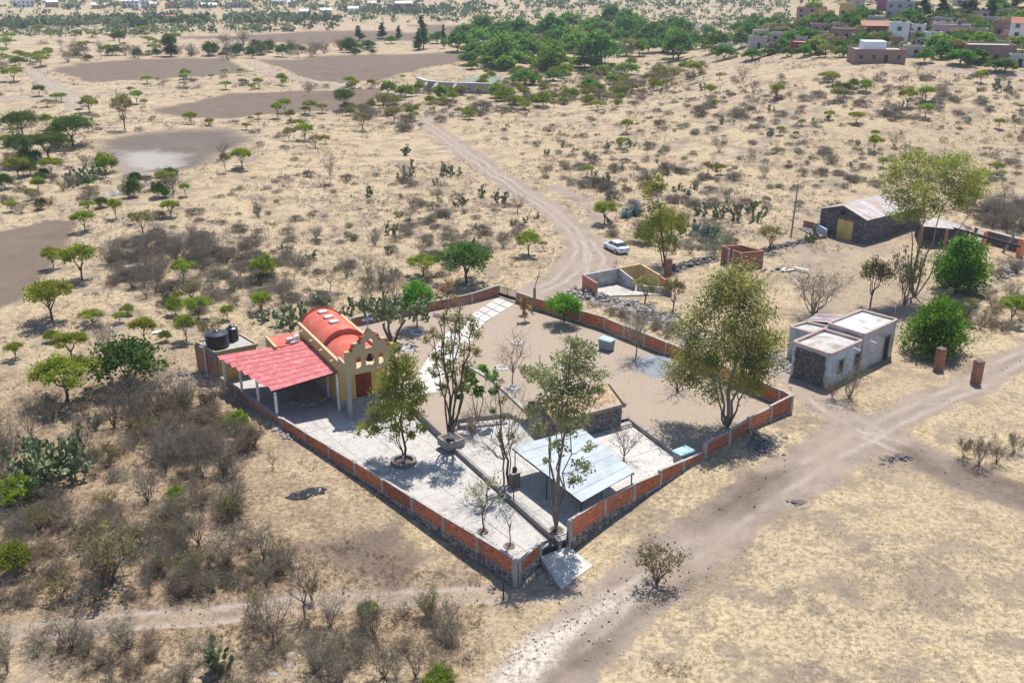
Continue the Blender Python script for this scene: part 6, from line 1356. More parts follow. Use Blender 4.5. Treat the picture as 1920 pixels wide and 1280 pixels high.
hero('pollarded_tree', 'pollarded tree with many thin upright stems at the plaza kerb', 'tree', 846, 835, [(832, 600, 13), (860, 592, 14), (885, 600, 16), (815, 625, 13), (840, 650, 16), (870, 648, 15), (893, 625, 13), (820, 668, 16), (845, 690, 18), (875, 690, 16), (800, 640, 9), (830, 718, 12), (868, 718, 12), (812, 700, 11), (855, 615, 12), (893, 660, 12)], L_OLIVE, 4200, .12, .22, [(832, 585, .55), (862, 580, .55), (890, 600, .45), (812, 625, .4), (872, 640, .4), (846, 620, .45), (855, 600, .5), (824, 600, .45), (880, 640, .4)], wash=1.0, flat=1.0, droop=.3, asp=1.8, twigs=9, shell=.2)
hero('eucalyptus_tree', 'sparse two stemmed eucalyptus with white painted foot beside the black gate', 'tree', 1043, 990, [(1077, 650, 22), (1100, 665, 21), (1060, 680, 25), (1089, 700, 28), (1114, 702, 18), (1014, 690, 22), (1031, 710, 23), (991, 705, 17), (1060, 725, 28), (1094, 735, 25), (1120, 735, 16), (1025, 745, 21), (1077, 765, 25), (1043, 775, 21), (997, 760, 15), (1014, 800, 15), (1066, 810, 21), (1089, 790, 16), (1048, 835, 15), (1094, 860, 17), (1077, 890, 15), (1106, 845, 12), (1025, 862, 10)], L_EUCG, 7600, .125, .15, [(1012, 665, .8), (1072, 640, 1), (1095, 690, .45), (1045, 700, .5), (1030, 690, .45), (1062, 660, .55)], bark=BARK_L, wash=.95, flat=.9, droop=.45, asp=2.0, twigs=8, shell=.25)
hero('slender_tree', 'slender dark stemmed tree with few leaves beside the steel canopy', 'tree', 955, 908, [(932, 725, 9), (940, 750, 11), (950, 780, 11), (925, 770, 9), (960, 820, 10), (935, 820, 10), (972, 790, 8)], L_OLIVE, 320, .15, .13, [(931, 715, 1), (962, 790, .5)], twigs=10, flat=1, shell=.2)
hero('young_tree', 'young tree with bright green tufts in the middle of the terraces', 'tree', 895, 792, [(880, 700, 9), (905, 694, 9), (922, 704, 10), (870, 730, 10), (897, 730, 10), (863, 745, 7), (925, 733, 8), (888, 715, 8)], L_BRIGHT, 1300, .2, .08, [(880, 705, .8), (912, 700, .8), (895, 730, .7)], twigs=4, flat=.8)
hero('young_tree', 'small rusty leafed young tree on bare dirt near the far gate', 'tree', 984, 604, [(984, 572, 7), (980, 562, 5), (988, 580, 7), (984, 586, 6)], L_ORANGE, 500, .15, .05, [(984, 560, 1)], wash=.5, flat=1, twigs=3)
hero('thinning_tree', 'thin brown leafed tree leaning over the far coping wall', 'tree', 838, 590, [(830, 545, 9), (845, 535, 10), (820, 560, 8), (850, 555, 8)], L_ORANGE, 420, .17, .08, [(840, 535, 1), (825, 555, .6)], flat=.8, twigs=6)
def lone(make, label, cat, bx, by, top, wd, name=None):
    p = at(bx, by); m = mpp(p); T = make(wd * m, (by - top) * m * 1.09); T.location = p; T['label'] = label; T['category'] = cat; return T
lone(lambda W, H_: bare('bare_tree', W, H_, 9, 8, 4, .055, TWIG_P, 0, trunk=.22, bend=.06), 'leafless reddish tree with whitewashed foot in the middle of the yard', 'tree', 962, 722, 620, 76)
lone(lambda W, H_: bare('bare_tree', W, H_, 9, 8, 4, .05, TWIG_P, 0, trunk=.12, bend=.06), 'leafless fan shaped tree standing on the concrete right of the steel canopy', 'tree', 1170, 862, 798, 88)
lone(lambda W, H_: bare('bare_tree', W, H_, 9, 9, 5, .07, TWIG, 0, trunk=.3, bend=.07), 'leafless wide spreading tree beside the pedestal on the terrace', 'tree', 945, 908, 752, 165)
lone(lambda W, H_: bare('sapling', W, H_, 6, 7, 4, .06, TWIG, 0, trunk=.3, leafy=420, leaf=L_EUCG), 'pale leafed sapling with whitewashed foot on the front plaza', 'tree', 905, 995, 892, 84)
lone(lambda W, H_: bare('sapling', W, H_, 4, 5, 3, .04, TWIG, 0, trunk=.35), 'leafless crooked sapling in the plaza near the front corner', 'tree', 955, 1023, 935, 46)
lone(lambda W, H_: bare('bare_tree', W, H_, 13, 8, 5, .06, TWIG, 300, trunk=.22), 'leafless twiggy tree with pale stem beside the gravel pile', 'tree', 1193, 672, 585, 76)
lone(lambda W, H_: bare('bare_bush', W, H_, 12, 8, 4, .05, TWIG_P, 250), 'leafless pinkish bush on the dirt bank under the pollarded tree', 'shrub', 885, 815, 770, 50)
lone(lambda W, H_: bare('bare_bush', W, H_, 10, 7, 4, .05, TWIG_B, 320), 'brown leafless bush against the yard side of the right wall', 'shrub', 1270, 735, 690, 90)
lone(lambda W, H_: bare('bare_bush', W, H_, 10, 7, 4, .05, TWIG, 420), 'grey fuzzy bush beside the stone hut wall', 'shrub', 1010, 835, 780, 70)
lone(lambda W, H_: nopal('prickly_pear_tree', W, H_, 560, .46, .36, .34, .25), 'tree sized prickly pear with thick dark trunk beside the chapel', 'cactus', 736, 640, 545, 158)
lone(lambda W, H_: nopal('prickly_pear', W, H_, 800, .48, 0, .40, .45), 'huge grey green prickly pear thicket in the scrub at far left', 'cactus', 95, 905, 808, 158)
lone(lambda W, H_: nopal('prickly_pear', W, H_, 75, .50), 'dark green prickly pear with big pads below the pale footpath', 'cactus', 420, 1258, 1172, 72)
p = at(1783, 548); m_ = mpp(p); T = thing('column_cactus', 'tall dark column cactus in front of the bright green tree', 'cactus', p)
for dx, h in ((-.35, 90), (.1, 98), (.5, 70)):
    m = MB(); hh = h * m_ * 1.08; th = np.linspace(0, 2 * PI, 17)[:-1]; V = [(dx + (.26 if k % 2 else .20) * s * math.cos(t), (.26 if k % 2 else .20) * s * math.sin(t), z) for z, s in ((-.2, .9), (hh * .5, 1), (hh * .93, .9), (hh, .4)) for k, t in enumerate(th)]
    m.add(V, [[j * 16 + k, j * 16 + (k + 1) % 16, (j + 1) * 16 + (k + 1) % 16, (j + 1) * 16 + k] for j in range(3) for k in range(16)] + [[48 + k for k in range(16)]]); m.build('stem', CERE, T, True)
# ------------------------------------------------------------------ scattered scrub
def px_in(poly, n, seed):
    g = np.random.default_rng(seed); P = np.array(poly); lo, hi = P.min(0), P.max(0); out = []
    while len(out) < n: q = lo + (hi - lo) * g.random((n * 3, 2)); out += [tuple(k) for k in q[inpoly(q[:, 0], q[:, 1], poly)]]
    return out[:n]
STUFF = {}
DESC = dict(mound='rounded grey shrub', bare='leafless thorn bush', moundg='grey green shrub', nopal='prickly pear', mesq='umbrella mesquite', olive='grey tree', green='fresh green shrub', brown='dry brown bush', semi='half leafy thorn bush', dgreen='dark leafy shrub', mesqd='dark spreading tree', gt='full green tree', gy='light green tree')
def scat(key, n, poly, w0, w1, asp, label, group, seed, clump=.0, clr=.6, cap=None, comp=True):
    """plants strewn over a stretch of land, thicker and thinner as the noise says"""
    g = random.Random(seed); k = 0
    for px, py in px_in(poly, n * 4, seed):
        if k >= n: break
        if 30 < px < 175 and 800 < py < 925: continue                 # the cactus thicket stands here
        p = at(px, py)
        if clump and float(vnoise(p[0] / 7 + seed, p[1] / 7)) < clump + g.random() * .15: continue
        if p[1] > 900 or not free(p[0], p[1], clr, comp): continue
        W = g.uniform(w0, w1) * (g.random() * .5 + .75); k += 1
        POOL.setdefault(key, []).append((W / math.hypot(p[0], p[1]), p, W, W * asp * g.uniform(.8, 1.25), rel(DESC[key], px, py, W, w0 * .75, w1 * 1.25), px, group))
POOL = {}
def settle():
    """the plants that show largest stand as things of their own; past the limit the rest of a kind is one mass"""
    for key, L in POOL.items():
        L.sort(key=lambda q: -q[0]); n = max(0, 290 - USED.get(key, 0))
        for _, p, W, h, lab, px, group in L[:n]: RELS.append((lab, px, lambda lab, Kk=K[key], p=p, W=W, h=h, group=group: Kk.put((p[0], p[1], p[2] - .03), W, h, lab, group)))
        if len(L) > n: STUFF[key] = [q[1:4] for q in L[n:]]
USED = {k: sum(1 for o in COL.objects if o.name.split('.')[0] == v.name) for k, v in K.items()}
MIDL = [(190, 430), (330, 400), (480, 330), (740, 330), (960, 370), (1030, 430), (960, 470), (840, 520), (700, 560), (560, 590), (420, 600), (260, 560), (200, 500)]
scat('mound', 190, MIDL, 1.3, 3.2, .36, 'low rounded grey shrub on the scrub slope between ploughed field and dirt track', 'grey shrubs on the slope behind the chapel', 11, .38)
scat('bare', 55, MIDL, 1.6, 3.2, .75, 'leafless grey thorn bush on the scrub slope behind the chapel', 'thorn bushes on the slope behind the chapel', 12, .4)
scat('moundg', 40, MIDL, 1.2, 2.4, .5, 'small grey green shrub on the scrub slope behind the chapel', 'grey green shrubs behind the chapel', 13)
scat('nopal', 26, MIDL, 1.0, 2.2, .75, 'small prickly pear among grey shrubs on the slope behind the chapel', 'small prickly pears on the slope', 14)
THICK = [(200, 470), (260, 440), (480, 440), (480, 480), (330, 520), (260, 560), (210, 540)]
scat('bare', 45, THICK, 2.0, 3.4, .8, 'leafless grey thorn bush in the thicket between ploughed field and chapel slope', 'thorn thicket by the ploughed field', 15); scat('mound', 40, THICK, 1.8, 3.4, .45, 'low rounded grey shrub in the thicket beside the ploughed field', 'grey shrubs by the ploughed field', 16)
HILL = [(900, 215), (1000, 190), (1300, 150), (1920, 150), (1920, 420), (1860, 400), (1640, 360), (1440, 400), (1340, 400), (1200, 380), (1000, 330)]
scat('mound', 250, HILL, 1.1, 3.1, .38, 'low rounded grey shrub on the open hillside below the village', 'grey shrubs on the hillside', 17, .34); scat('moundg', 110, HILL, 1.0, 2.6, .5, 'small grey green shrub on the open hillside below the village', 'grey green shrubs on the hillside', 18, .3)
scat('bare', 40, HILL, 2.0, 3.6, .8, 'leafless thorn bush on the open hillside below the village', 'thorn bushes on the hillside', 19); scat('nopal', 40, HILL, 1.2, 2.4, .8, 'small prickly pear on the open hillside below the village', 'small prickly pears on the hillside', 20); scat('mesq', 26, HILL, 2.0, 4.2, .8, 'small umbrella mesquite on the open hillside below the village', 'umbrella mesquites on the hillside', 21)
UPH = [(1150, 150), (1300, 135), (1900, 145), (1900, 210), (1500, 240), (1300, 230), (1150, 200)]
scat('mound', 170, UPH, 1.6, 3.8, .4, 'low rounded grey shrub on the upper hillside below the village street', 'grey shrubs on the upper hillside', 22, .3)
GUL = [(660, 170), (760, 165), (900, 175), (1000, 165), (1250, 130), (1320, 150), (1180, 200), (960, 215), (840, 235), (740, 250), (640, 215)]
scat('mound', 90, GUL, 2.5, 5.0, .45, 'grey brown shrub in the gully below the white dam', 'grey shrubs in the dam gully', 23, clr=.2); scat('olive', 40, GUL, 2.5, 5, .75, 'olive grey small tree in the gully below the white dam', 'olive trees in the dam gully', 24, clr=.2); scat('green', 26, GUL, 2.5, 4.5, .75, 'fresh green shrub in the gully below the white dam', 'green shrubs in the dam gully', 25, clr=.2); scat('bare', 22, GUL, 2.5, 4, .8, 'leafless thorn bush in the gully below the white dam', 'thorn bushes in the dam gully', 26, clr=.2)
GRN = [(900, 130), (1060, 128), (1290, 118), (1330, 140), (1240, 170), (1120, 190), (980, 205), (900, 190)]
scat('green', 60, GRN, 2.2, 5.0, .7, '', 'green shrubs below the grove', 61, clr=.1); scat('olive', 40, GRN, 2.5, 5.0, .7, '', 'olive trees below the grove', 62, clr=.1); scat('mound', 40, GRN, 2.2, 4.5, .5, '', 'grey shrubs below the grove', 63, clr=.1)
LOWL = [(-20, 780), (200, 730), (330, 690), (460, 740), (500, 800), (420, 860), (480, 960), (560, 1060), (460, 1120), (300, 1120), (0, 1150)]
scat('bare', 66, LOWL, 1.5, 2.6, .8, 'leafless grey shrub in the dense brown scrub left of the brick wall', 'leafless shrubs left of the brick wall', 27, .25, clr=2.2); scat('brown', 90, LOWL, 1.2, 2.4, .55, 'dry brown bush in the dense scrub left of the brick wall', 'brown bushes left of the brick wall', 28, .2, clr=2.2); scat('semi', 14, LOWL, 1.4, 2.4, .8, 'half leafy thorn bush in the dense scrub left of the brick wall', 'half leafy bushes left of the brick wall', 29); scat('mound', 50, LOWL, 1.2, 2.2, .45, 'low grey shrub in the dense scrub left of the brick wall', 'low shrubs left of the brick wall', 30)
HEAP = [(200, 740), (330, 690), (420, 700), (500, 790), (470, 850), (380, 860), (260, 830)]
scat('brown', 55, HEAP, 1.6, 2.8, .6, 'dry brown bush on the overgrown mound beside the canopy wall', 'brown bushes on the overgrown mound', 31, clr=2.6); scat('bare', 22, HEAP, 1.6, 2.6, .8, 'leafless grey shrub on the overgrown mound beside the canopy wall', 'leafless shrubs on the overgrown mound', 32, clr=2.6)
BOT = [(-20, 1195), (300, 1170), (640, 1150), (860, 1160), (900, 1200), (850, 1290), (-20, 1300)]
scat('bare', 26, BOT, 1.1, 2.2, .85, 'leafless grey shrub in the scrub below the pale footpath', 'leafless shrubs below the footpath', 33); scat('brown', 50, BOT, 1.0, 2.0, .5, 'dry brown bush in the scrub below the pale footpath', 'brown bushes below the footpath', 34)
LEFT = [(0, 175), (480, 170), (640, 215), (560, 300), (400, 330), (480, 260), (180, 245), (60, 330), (0, 400)]
scat('mound', 40, LEFT, 1.8, 3.6, .45, 'low grey shrub scattered round the dry pond', 'grey shrubs round the dry pond', 35); scat('mesq', 18, LEFT, 2.2, 4.5, .7, 'umbrella mesquite scattered round the dry pond', 'mesquites round the dry pond', 36); scat('olive', 12, LEFT, 2.2, 4, .75, 'olive grey small tree scattered round the dry pond', 'olive trees round the dry pond', 37)
BANK = [(0, 300), (180, 270), (230, 330), (330, 330), (330, 380), (160, 400), (0, 420)]
scat('brown', 46, BANK, 2.0, 3.6, .5, 'dry brown bush on the stony bank of the dry pond', 'brown bushes on the pond bank', 38); scat('bare', 14, BANK, 2.2, 3.6, .8, '', 'thorn bushes on the pond bank', 64); scat('dgreen', 16, BANK, 2.4, 4, .8, 'dark leafy shrub on the stony bank of the dry pond', 'dark shrubs on the pond bank', 39)
RC = [(1060, 300), (1280, 300), (1300, 400), (1140, 470), (1110, 460), (1150, 400)]
scat('mound', 36, RC, 1.6, 3.6, .5, 'low grey shrub on the verge above the parked car', 'grey shrubs above the parked car', 40, .3); scat('nopal', 10, RC, 1.2, 2.2, .8, 'small prickly pear on the verge above the parked car', 'prickly pears above the parked car', 41)
VER = [(1110, 430), (1240, 410), (1340, 420), (1420, 470), (1340, 480), (1260, 480), (1200, 470)]
scat('moundg', 26, VER, 1.6, 3.2, .5, 'grey green bush along the verge between parked car and barn', 'bushes on the verge by the parked car', 42, clr=.1); scat('brown', 14, VER, 1.6, 3.0, .5, 'dry brown bush along the verge between parked car and barn', 'brown bushes on the verge by the parked car', 43, clr=.1)
ALY = [(1080, 560), (1200, 585), (1300, 640), (1330, 670), (1260, 640), (1120, 580)]
scat('brown', 30, ALY, .9, 1.9, .5, 'dry brown weeds on the rubble bank along the alley', 'brown weeds along the alley', 44, clr=-2)
RIT = [(1700, 520), (1920, 500), (1920, 640), (1840, 640), (1800, 600), (1700, 620)]
scat('brown', 22, RIT, 1.6, 2.8, .55, 'dry brown bush in the tangle beyond the green dome tree', 'brown bushes beyond the dome tree', 45); scat('bare', 10, RIT, 1.8, 3.0, .8, 'leafless bush in the tangle beyond the green dome tree', 'leafless bushes beyond the dome tree', 46)
RBK = [(1800, 390), (1920, 390), (1920, 440), (1850, 425)]
scat('bare', 14, RBK, 3, 5, .65, 'grey twiggy bush behind the roofless stone ruin', 'twiggy bushes behind the ruin', 47, clr=-6); scat('mound', 14, RBK, 3, 5, .5, 'low grey bush behind the roofless stone ruin', 'low bushes behind the ruin', 48, clr=-6)
FARL = [(0, 62), (330, 58), (340, 100), (120, 118), (0, 165)]
scat('mesq', 46, FARL, 4, 7, .62, 'small umbrella mesquite on the far plain left of the ploughed field', 'mesquites on the far plain', 49); scat('mound', 30, FARL, 3, 6, .4, 'low grey shrub on the far plain left of the ploughed field', 'shrubs on the far plain', 50)
HEDGE = [(110, 104), (420, 98), (700, 92), (700, 104), (480, 112), (120, 122)]
scat('brown', 34, HEDGE, 4, 7, .6, 'brown hedge bush along the far field edge', 'hedge bushes along the far field', 51, clr=0); scat('dgreen', 26, HEDGE, 4, 7, .7, 'dark green hedge bush along the far field edge', 'dark hedge bushes along the far field', 52, clr=0)
FE = [(180, 140), (560, 138), (760, 150), (700, 172), (330, 168)]
scat('mesq', 20, FE, 2.5, 4.5, .75, 'small mesquite between the two far ploughed fields', 'mesquites between the far fields', 53); scat('mound', 24, FE, 2, 4, .5, 'low shrub between the two far ploughed fields', 'shrubs between the far fields', 54)
YD = [(780, 620), (920, 620), (1150, 650), (1250, 700), (1200, 770), (1000, 700), (840, 780)]
scat('brown', 8, YD, .5, .9, .5, 'tuft of dry brown weeds on the bare yard', 'weeds in the yard', 55, comp=False, clr=0)
RGR = [(1300, 1000), (1650, 880), (1920, 950), (1920, 1280), (1200, 1280)]
# past about 290 of a kind the rest is one mass
settle()
for key, L in STUFF.items():
    mb = MB(); g = np.random.default_rng(21)
    for p, W, Hh in L:
        k = 60; t = g.random(k) * 6.28; r = W * .46 * g.random(k) ** .5
        c = np.c_[p[0] + r * np.cos(t), p[1] + r * np.sin(t), p[2] + Hh * (.12 + .75 * g.random(k) * (1 - (r / (W * .5)) ** 2))]; mb.leaves(c, W * .035, asp=7)
        m2 = nr.normal(size=(50, 3)) * (W * .2, W * .2, Hh * .2) + (p[0], p[1], p[2] + Hh * .4); mb.leaves(m2, W * .05, asp=4)
    o = mb.build('dry_scrub', [c.data.materials[0] for c in K[key].v[0].children][-1]); tag(o, 'mass of further small %ss strewn over the hillside' % K[key].name.replace('_', ' '), 'scrub', kind='stuff')
# ------------------------------------------------------------------ village, far houses, dam, grove, far woods
HM = {}
def hm(name, c): 
    if name not in HM: HM[name] = surf(name, [q * .9 for q in c], [min(.8, q * 1.1) for q in c], .25, stain=[q * .7 for q in c], sscale=.12, samt=.4, bmp=0)
    return HM[name]
def far_house(x0, x1, yb, yt, wall, label, roof='grey', yaw=None, tank=False, win=True, cat='house', storeys=None, pitched=False, group='houses of the village', extra=0):
    p0, p1 = at(x0, yb), at(x1, yb); p = at((x0 + x1) / 2, yb); m = mpp(p); W = max(4, (x1 - x0) * m); Hh = max(2.8, (yb - yt) * m * 1.04); D = max(5, min(W * .8, 11))
    rz = math.atan2(-p[0], p[1]) + (rng.uniform(-.25, .25) if yaw is None else yaw)
    T = thing('house', label, cat, (p[0], p[1], p[2]), rz, group); wm = hm('wash_' + wall, WASH[wall])
    b = MB(); b.prism([(-W / 2, 0), (W / 2, 0), (W / 2, D), (-W / 2, D)], -2.5, Hh); b.build('wall', wm, T)
    if pitched:
        r = MB(); o = .5; r.add([(-W / 2 - o, -o, Hh - .1), (W / 2 + o, -o, Hh - .1), (W / 2 + o, D / 2, Hh + 1.6), (-W / 2 - o, D / 2, Hh + 1.6), (-W / 2 - o, D + o, Hh - .1), (W / 2 + o, D + o, Hh - .1)], [[0, 1, 2, 3], [3, 2, 5, 4], [0, 3, 4], [1, 5, 2], [0, 4, 5, 1]]); rf = r.build('roof', hm('roof_' + roof, ROOFC[roof]), T)
    else:
        r = MB(); r.prism([(-W / 2 + .25, .25), (W / 2 - .25, .25), (W / 2 - .25, D - .25), (-W / 2 + .25, D - .25)], Hh, Hh + .06); rf = r.build('roof', hm('roof_' + roof, ROOFC[roof]), T)
        for k, (a, c) in enumerate((((-W / 2, 0), (W / 2, 0)), ((W / 2, .12), (W / 2, D)), ((W / 2 - .12, D), (-W / 2, D)), ((-W / 2, D - .12), (-W / 2, .12)))): e = MB(); e.bar((*a, Hh + .25), (*c, Hh + .25), .22, .5); e.build('parapet', wm, rf)
    ns = storeys or max(1, int(round(Hh / 3.1))); nw = max(1, int(W / 3.2)); sh = Hh / ns
    if win:
        for s in range(ns):
            for k in range(nw):
                x = -W / 2 + W * (k + .5) / nw + rng.uniform(-.2, .2); door = s == 0 and k == nw // 2; w_, z0, z1 = (1.1, .05, 2.2) if door else (1.25, 1.0, 2.2)
                f = MB(); f.prism([(x - w_ / 2 - .12, -.05), (x + w_ / 2 + .12, -.05), (x + w_ / 2 + .12, .02), (x - w_ / 2 - .12, .02)], s * sh + z0 - .1, s * sh + z1 + .1); f = f.build('door' if door else 'window', CONC, T)
                g = MB(); g.prism([(x - w_ / 2, -.08), (x + w_ / 2, -.08), (x + w_ / 2, .0), (x - w_ / 2, .0)], s * sh + z0, s * sh + z1); g.build('leaf' if door else 'pane', DARKIN if door else GLASSD, f)
    if tank: t = MB(); t.lathe([(0, 0), (.6, 0), (.6, 1.2), (.3, 1.5), (0, 1.5)], (W * .2, D * .5, Hh + .06), 12); t.build('water_tank', BLACKP, rf)
    if extra: u = MB(); u.prism([(-W * .3, D * .3), (W * .15, D * .3), (W * .15, D * .9), (-W * .3, D * .9)], Hh + .06, Hh + 2.4); u.build('roof_room', hm('wash_white', WASH['white']), T)
    return T
WASH = dict(white=(.66, .66, .67), brick=(.29, .18, .145), red=(.27, .04, .045), grey=(.40, .37, .36), pink=(.44, .25, .23), purple=(.30, .10, .18), ochre=(.58, .40, .16), cream=(.58, .50, .36), lilac=(.42, .30, .35), brown=(.30, .20, .15))
ROOFC = dict(grey=(.42, .39, .36), red=(.38, .15, .11), pale=(.60, .57, .53), rust=(.36, .20, .14))
VL = [(1667, 1700, 82, 48, 'white', 'white two storey house with black roof tank beside the date palm', dict(tank=True)), (1602, 1695, 118, 98, 'brick', 'long low brick house with small white rooftop room at the village edge', dict(extra=1, win=True)), (1483, 1540, 98, 85, 'red', 'long dark red walled house with pale flat roof', dict(roof='pale')),
 (1558, 1617, 75, 58, 'brick', 'brick house with unplastered grey side above the bushy tree', {}), (1617, 1663, 66, 50, 'red', 'dark red house with rusty roof beside the white two storey house', dict(roof='rust', pitched=True)), (1747, 1810, 69, 51, 'lilac', 'pinkish lilac house with black roof tank behind the round trees', dict(tank=True)), (1892, 1930, 90, 47, 'white', 'tall white house with red roof at the right village edge', dict(roof='red', pitched=True, yaw=.1)),
 (1813, 1898, 117, 90, 'brick', 'brick house with grey patches behind the leafy hedge', {}), (1493, 1547, 38, 19, 'pink', 'long pinkish two storey house with row of windows', dict(storeys=2)), (1573, 1603, 31, 11, 'ochre', 'ochre yellow house with terraces on the hill', {}), (1538, 1563, 36, 24, 'ochre', 'small ochre house beside the long pinkish house', {}),
 (1643, 1673, 20, -3, 'purple', 'dark magenta house at the upper picture edge', {}), (1660, 1710, 34, 8, 'grey', 'large grey pinkish house below the dark magenta house', dict(tank=True)), (1407, 1437, 92, 73, 'grey', 'grey block house among trees at the lower village', dict(tank=True)), (1443, 1487, 79, 66, 'grey', 'pale grey flat house behind the dark red walled house', {}), (1315, 1330, 90, 69, 'pink', 'narrow pink brick house beside the big green trees', {}),
 (1593, 1617, 14, -1, 'grey', 'grey house on the hill top above the ochre house', {}), (1693, 1717, 28, 15, 'white', 'small bluish white house beside the tall pines', {}), (1373, 1393, 83, 67, 'white', 'small white house half hidden among lower village trees', {}), (1843, 1890, 86, 73, 'brick', 'brick house with rusty roof behind the brick hedge house', dict(roof='rust')), (1750, 1783, 50, 39, 'grey', 'low grey house with pale roof below the pines', dict(roof='pale')), (1860, 1885, 66, 44, 'brown', 'narrow brown house beside the tall white house', {}), (1520, 1556, 62, 50, 'pink', 'low pink house among bushes below the ochre house', {}), (1440, 1470, 100, 86, 'brick', 'small brick house at the end of the village street', {}),
 (1345, 1372, 98, 86, 'grey', 'low grey house behind the lower village trees', {}), (1455, 1480, 62, 52, 'brown', 'small brown house on the slope left of the pink house', {}), (1590, 1612, 48, 38, 'pink', 'small pink house below the ochre house', dict(roof='rust')), (1625, 1650, 48, 38, 'grey', 'small unplastered grey house below the magenta house', {}), (1700, 1732, 108, 96, 'grey', 'low grey wall and shed right of the long brick house', {}), (1770, 1800, 88, 76, 'brick', 'small brick house half hidden by the round trees', {}), (1840, 1866, 50, 40, 'grey', 'small grey shed below the pines', dict(roof='rust')), (1895, 1925, 126, 112, 'grey', 'low grey block shed at the right village edge', {}), (1555, 1585, 90, 80, 'brick', 'low brick wall house right of the dark red walled house', {}), (1410, 1440, 72, 62, 'cream', 'small cream house among the bushes above the grey block house', {}), (1730, 1750, 24, 14, 'white', 'small white house among the pines', {}), (1790, 1825, 12, 2, 'grey', 'long grey house at the top of the hill', {})]
for x0, x1, yb, yt, wl_, lab, kw in VL: far_house(x0, x1, yb, yt, wl_, lab, **kw)
FT = [(27, 63, 14, 4, 'white'), (90, 110, 14, 5, 'pink'), (120, 147, 15, 8, 'cream'), (173, 197, 17, 10, 'ochre'), (230, 260, 15, 3, 'white'), (266, 280, 16, 5, 'white'), (283, 294, 16, 8, 'grey'), (313, 330, 16, 8, 'pink'), (343, 370, 15, 2, 'white'), (380, 407, 16, 10, 'cream'), (423, 467, 15, 7, 'grey'), (510, 533, 10, 2, 'white'), (540, 553, 10, 5, 'grey'), (563, 580, 30, 22, 'white'), (602, 623, 26, 21, 'white'), (653, 673, 27, 17, 'white'), (690, 705, 17, 7, 'cream'), (723, 737, 15, 7, 'white'), (743, 773, 22, 8, 'purple'), (1180, 1200, 4, -2, 'white')]
WN = dict(white='white', pink='pinkish', cream='cream coloured', ochre='ochre', grey='grey', purple='dark magenta')
it = []
for x0, x1, yb, yt, c in FT:
    it.append(('small %s house among hazy trees far beyond the fields' % WN[c], x0, lambda lab, a=(x0, x1, yb, yt, c): far_house(*a, lab, roof='pale', group='far houses beyond the fields', pitched=rng.random() < .3)))
uniq(it)
far_house(301, 328, 43, 34, 'brown', 'red roofed house standing in the far dark treeline', roof='red', pitched=True, group='far houses beyond the fields')
far_house(903, 948, 99, 82, 'cream', 'cream house with row of dark windows in the green grove', roof='rust', group='houses of the grove'); far_house(938, 962, 82, 73, 'cream', 'small cream house with red roof at the top of the grove', roof='red', pitched=True, group='houses of the grove')
g_ = random.Random(77); it = []; n_ = 0
VILP = [(1420, 62), (1560, 40), (1700, 24), (1920, 34), (1920, 100), (1760, 98), (1560, 92), (1430, 92)]; boxes = [(a, b, c) for a, b, c, *_ in VL]
for px, py in px_in(VILP, 400, 4):
    w_ = g_.uniform(16, 34); 
    if n_ >= 30 or any(px + w_ > a - 3 and px < b + 3 and abs(py - c) < 9 for a, b, c in boxes): continue
    boxes.append((px, px + w_, py)); n_ += 1; hgt_px = g_.uniform(8, 14) * (.7 + py / 150); colr = g_.choice(['grey', 'brick', 'pink', 'brown', 'grey', 'cream', 'white', 'lilac'])
    it.append((rel({'grey': 'grey block', 'brick': 'brick', 'pink': 'pinkish', 'brown': 'brown', 'cream': 'cream', 'white': 'whitish', 'lilac': 'lilac'}[colr] + ' house', px, py - 2, w_, 16, 34), px, lambda lab, a=(px, px + w_, py, py - hgt_px, colr), t=g_.random() < .4, rf=g_.choice(['grey', 'pale', 'rust', 'grey']): far_house(*a, lab, roof=rf, tank=t)))
uniq(it)
# dam and pond
D0, D1, D2, D3 = [at(*q) for q in ((783, 158), (800, 167), (835, 172), (927, 176))]
T = thing('dam_wall', 'long whitish masonry dam wall with buttresses in the gully', 'dam', D1); z = D1[2] + 2.6
for a, b in ((D0, D1), (D1, D2), (D2, D3)):
    m = MB(); m.bar((*a[:2], z - 2.6), (*b[:2], z - 2.6), .8, 5.2); wbuild(m, 'wall', OLDW, T); m = MB(); m.bar((*a[:2], z + .1), (*b[:2], z + .1), 1.5, .25); wbuild(m, 'white_coping', CONC_W, T)
for q in ((800, 168), (818, 171), (853, 175)):
    a = at(*q); m = MB(); m.bar((a[0] + .5, a[1], z - .3), (a[0] - 2.5, a[1] - 4, z - 3.8), 1.2, .6); wbuild(m, 'buttress', CONC_W, T)
m = MB(); m.prism([at2(*q) for q in ((845, 160), (880, 148), (938, 144), (950, 154), (925, 164), (870, 163))], D2[2] - 3, D2[2] - .3); o = m.build('pond', surf('weedy_pond_water', (.15, .165, .13), (.24, .245, .20), .12, rough=.6, stain=(.09, .15, .055), sscale=.2, samt=.7)); o['kind'] = 'structure'
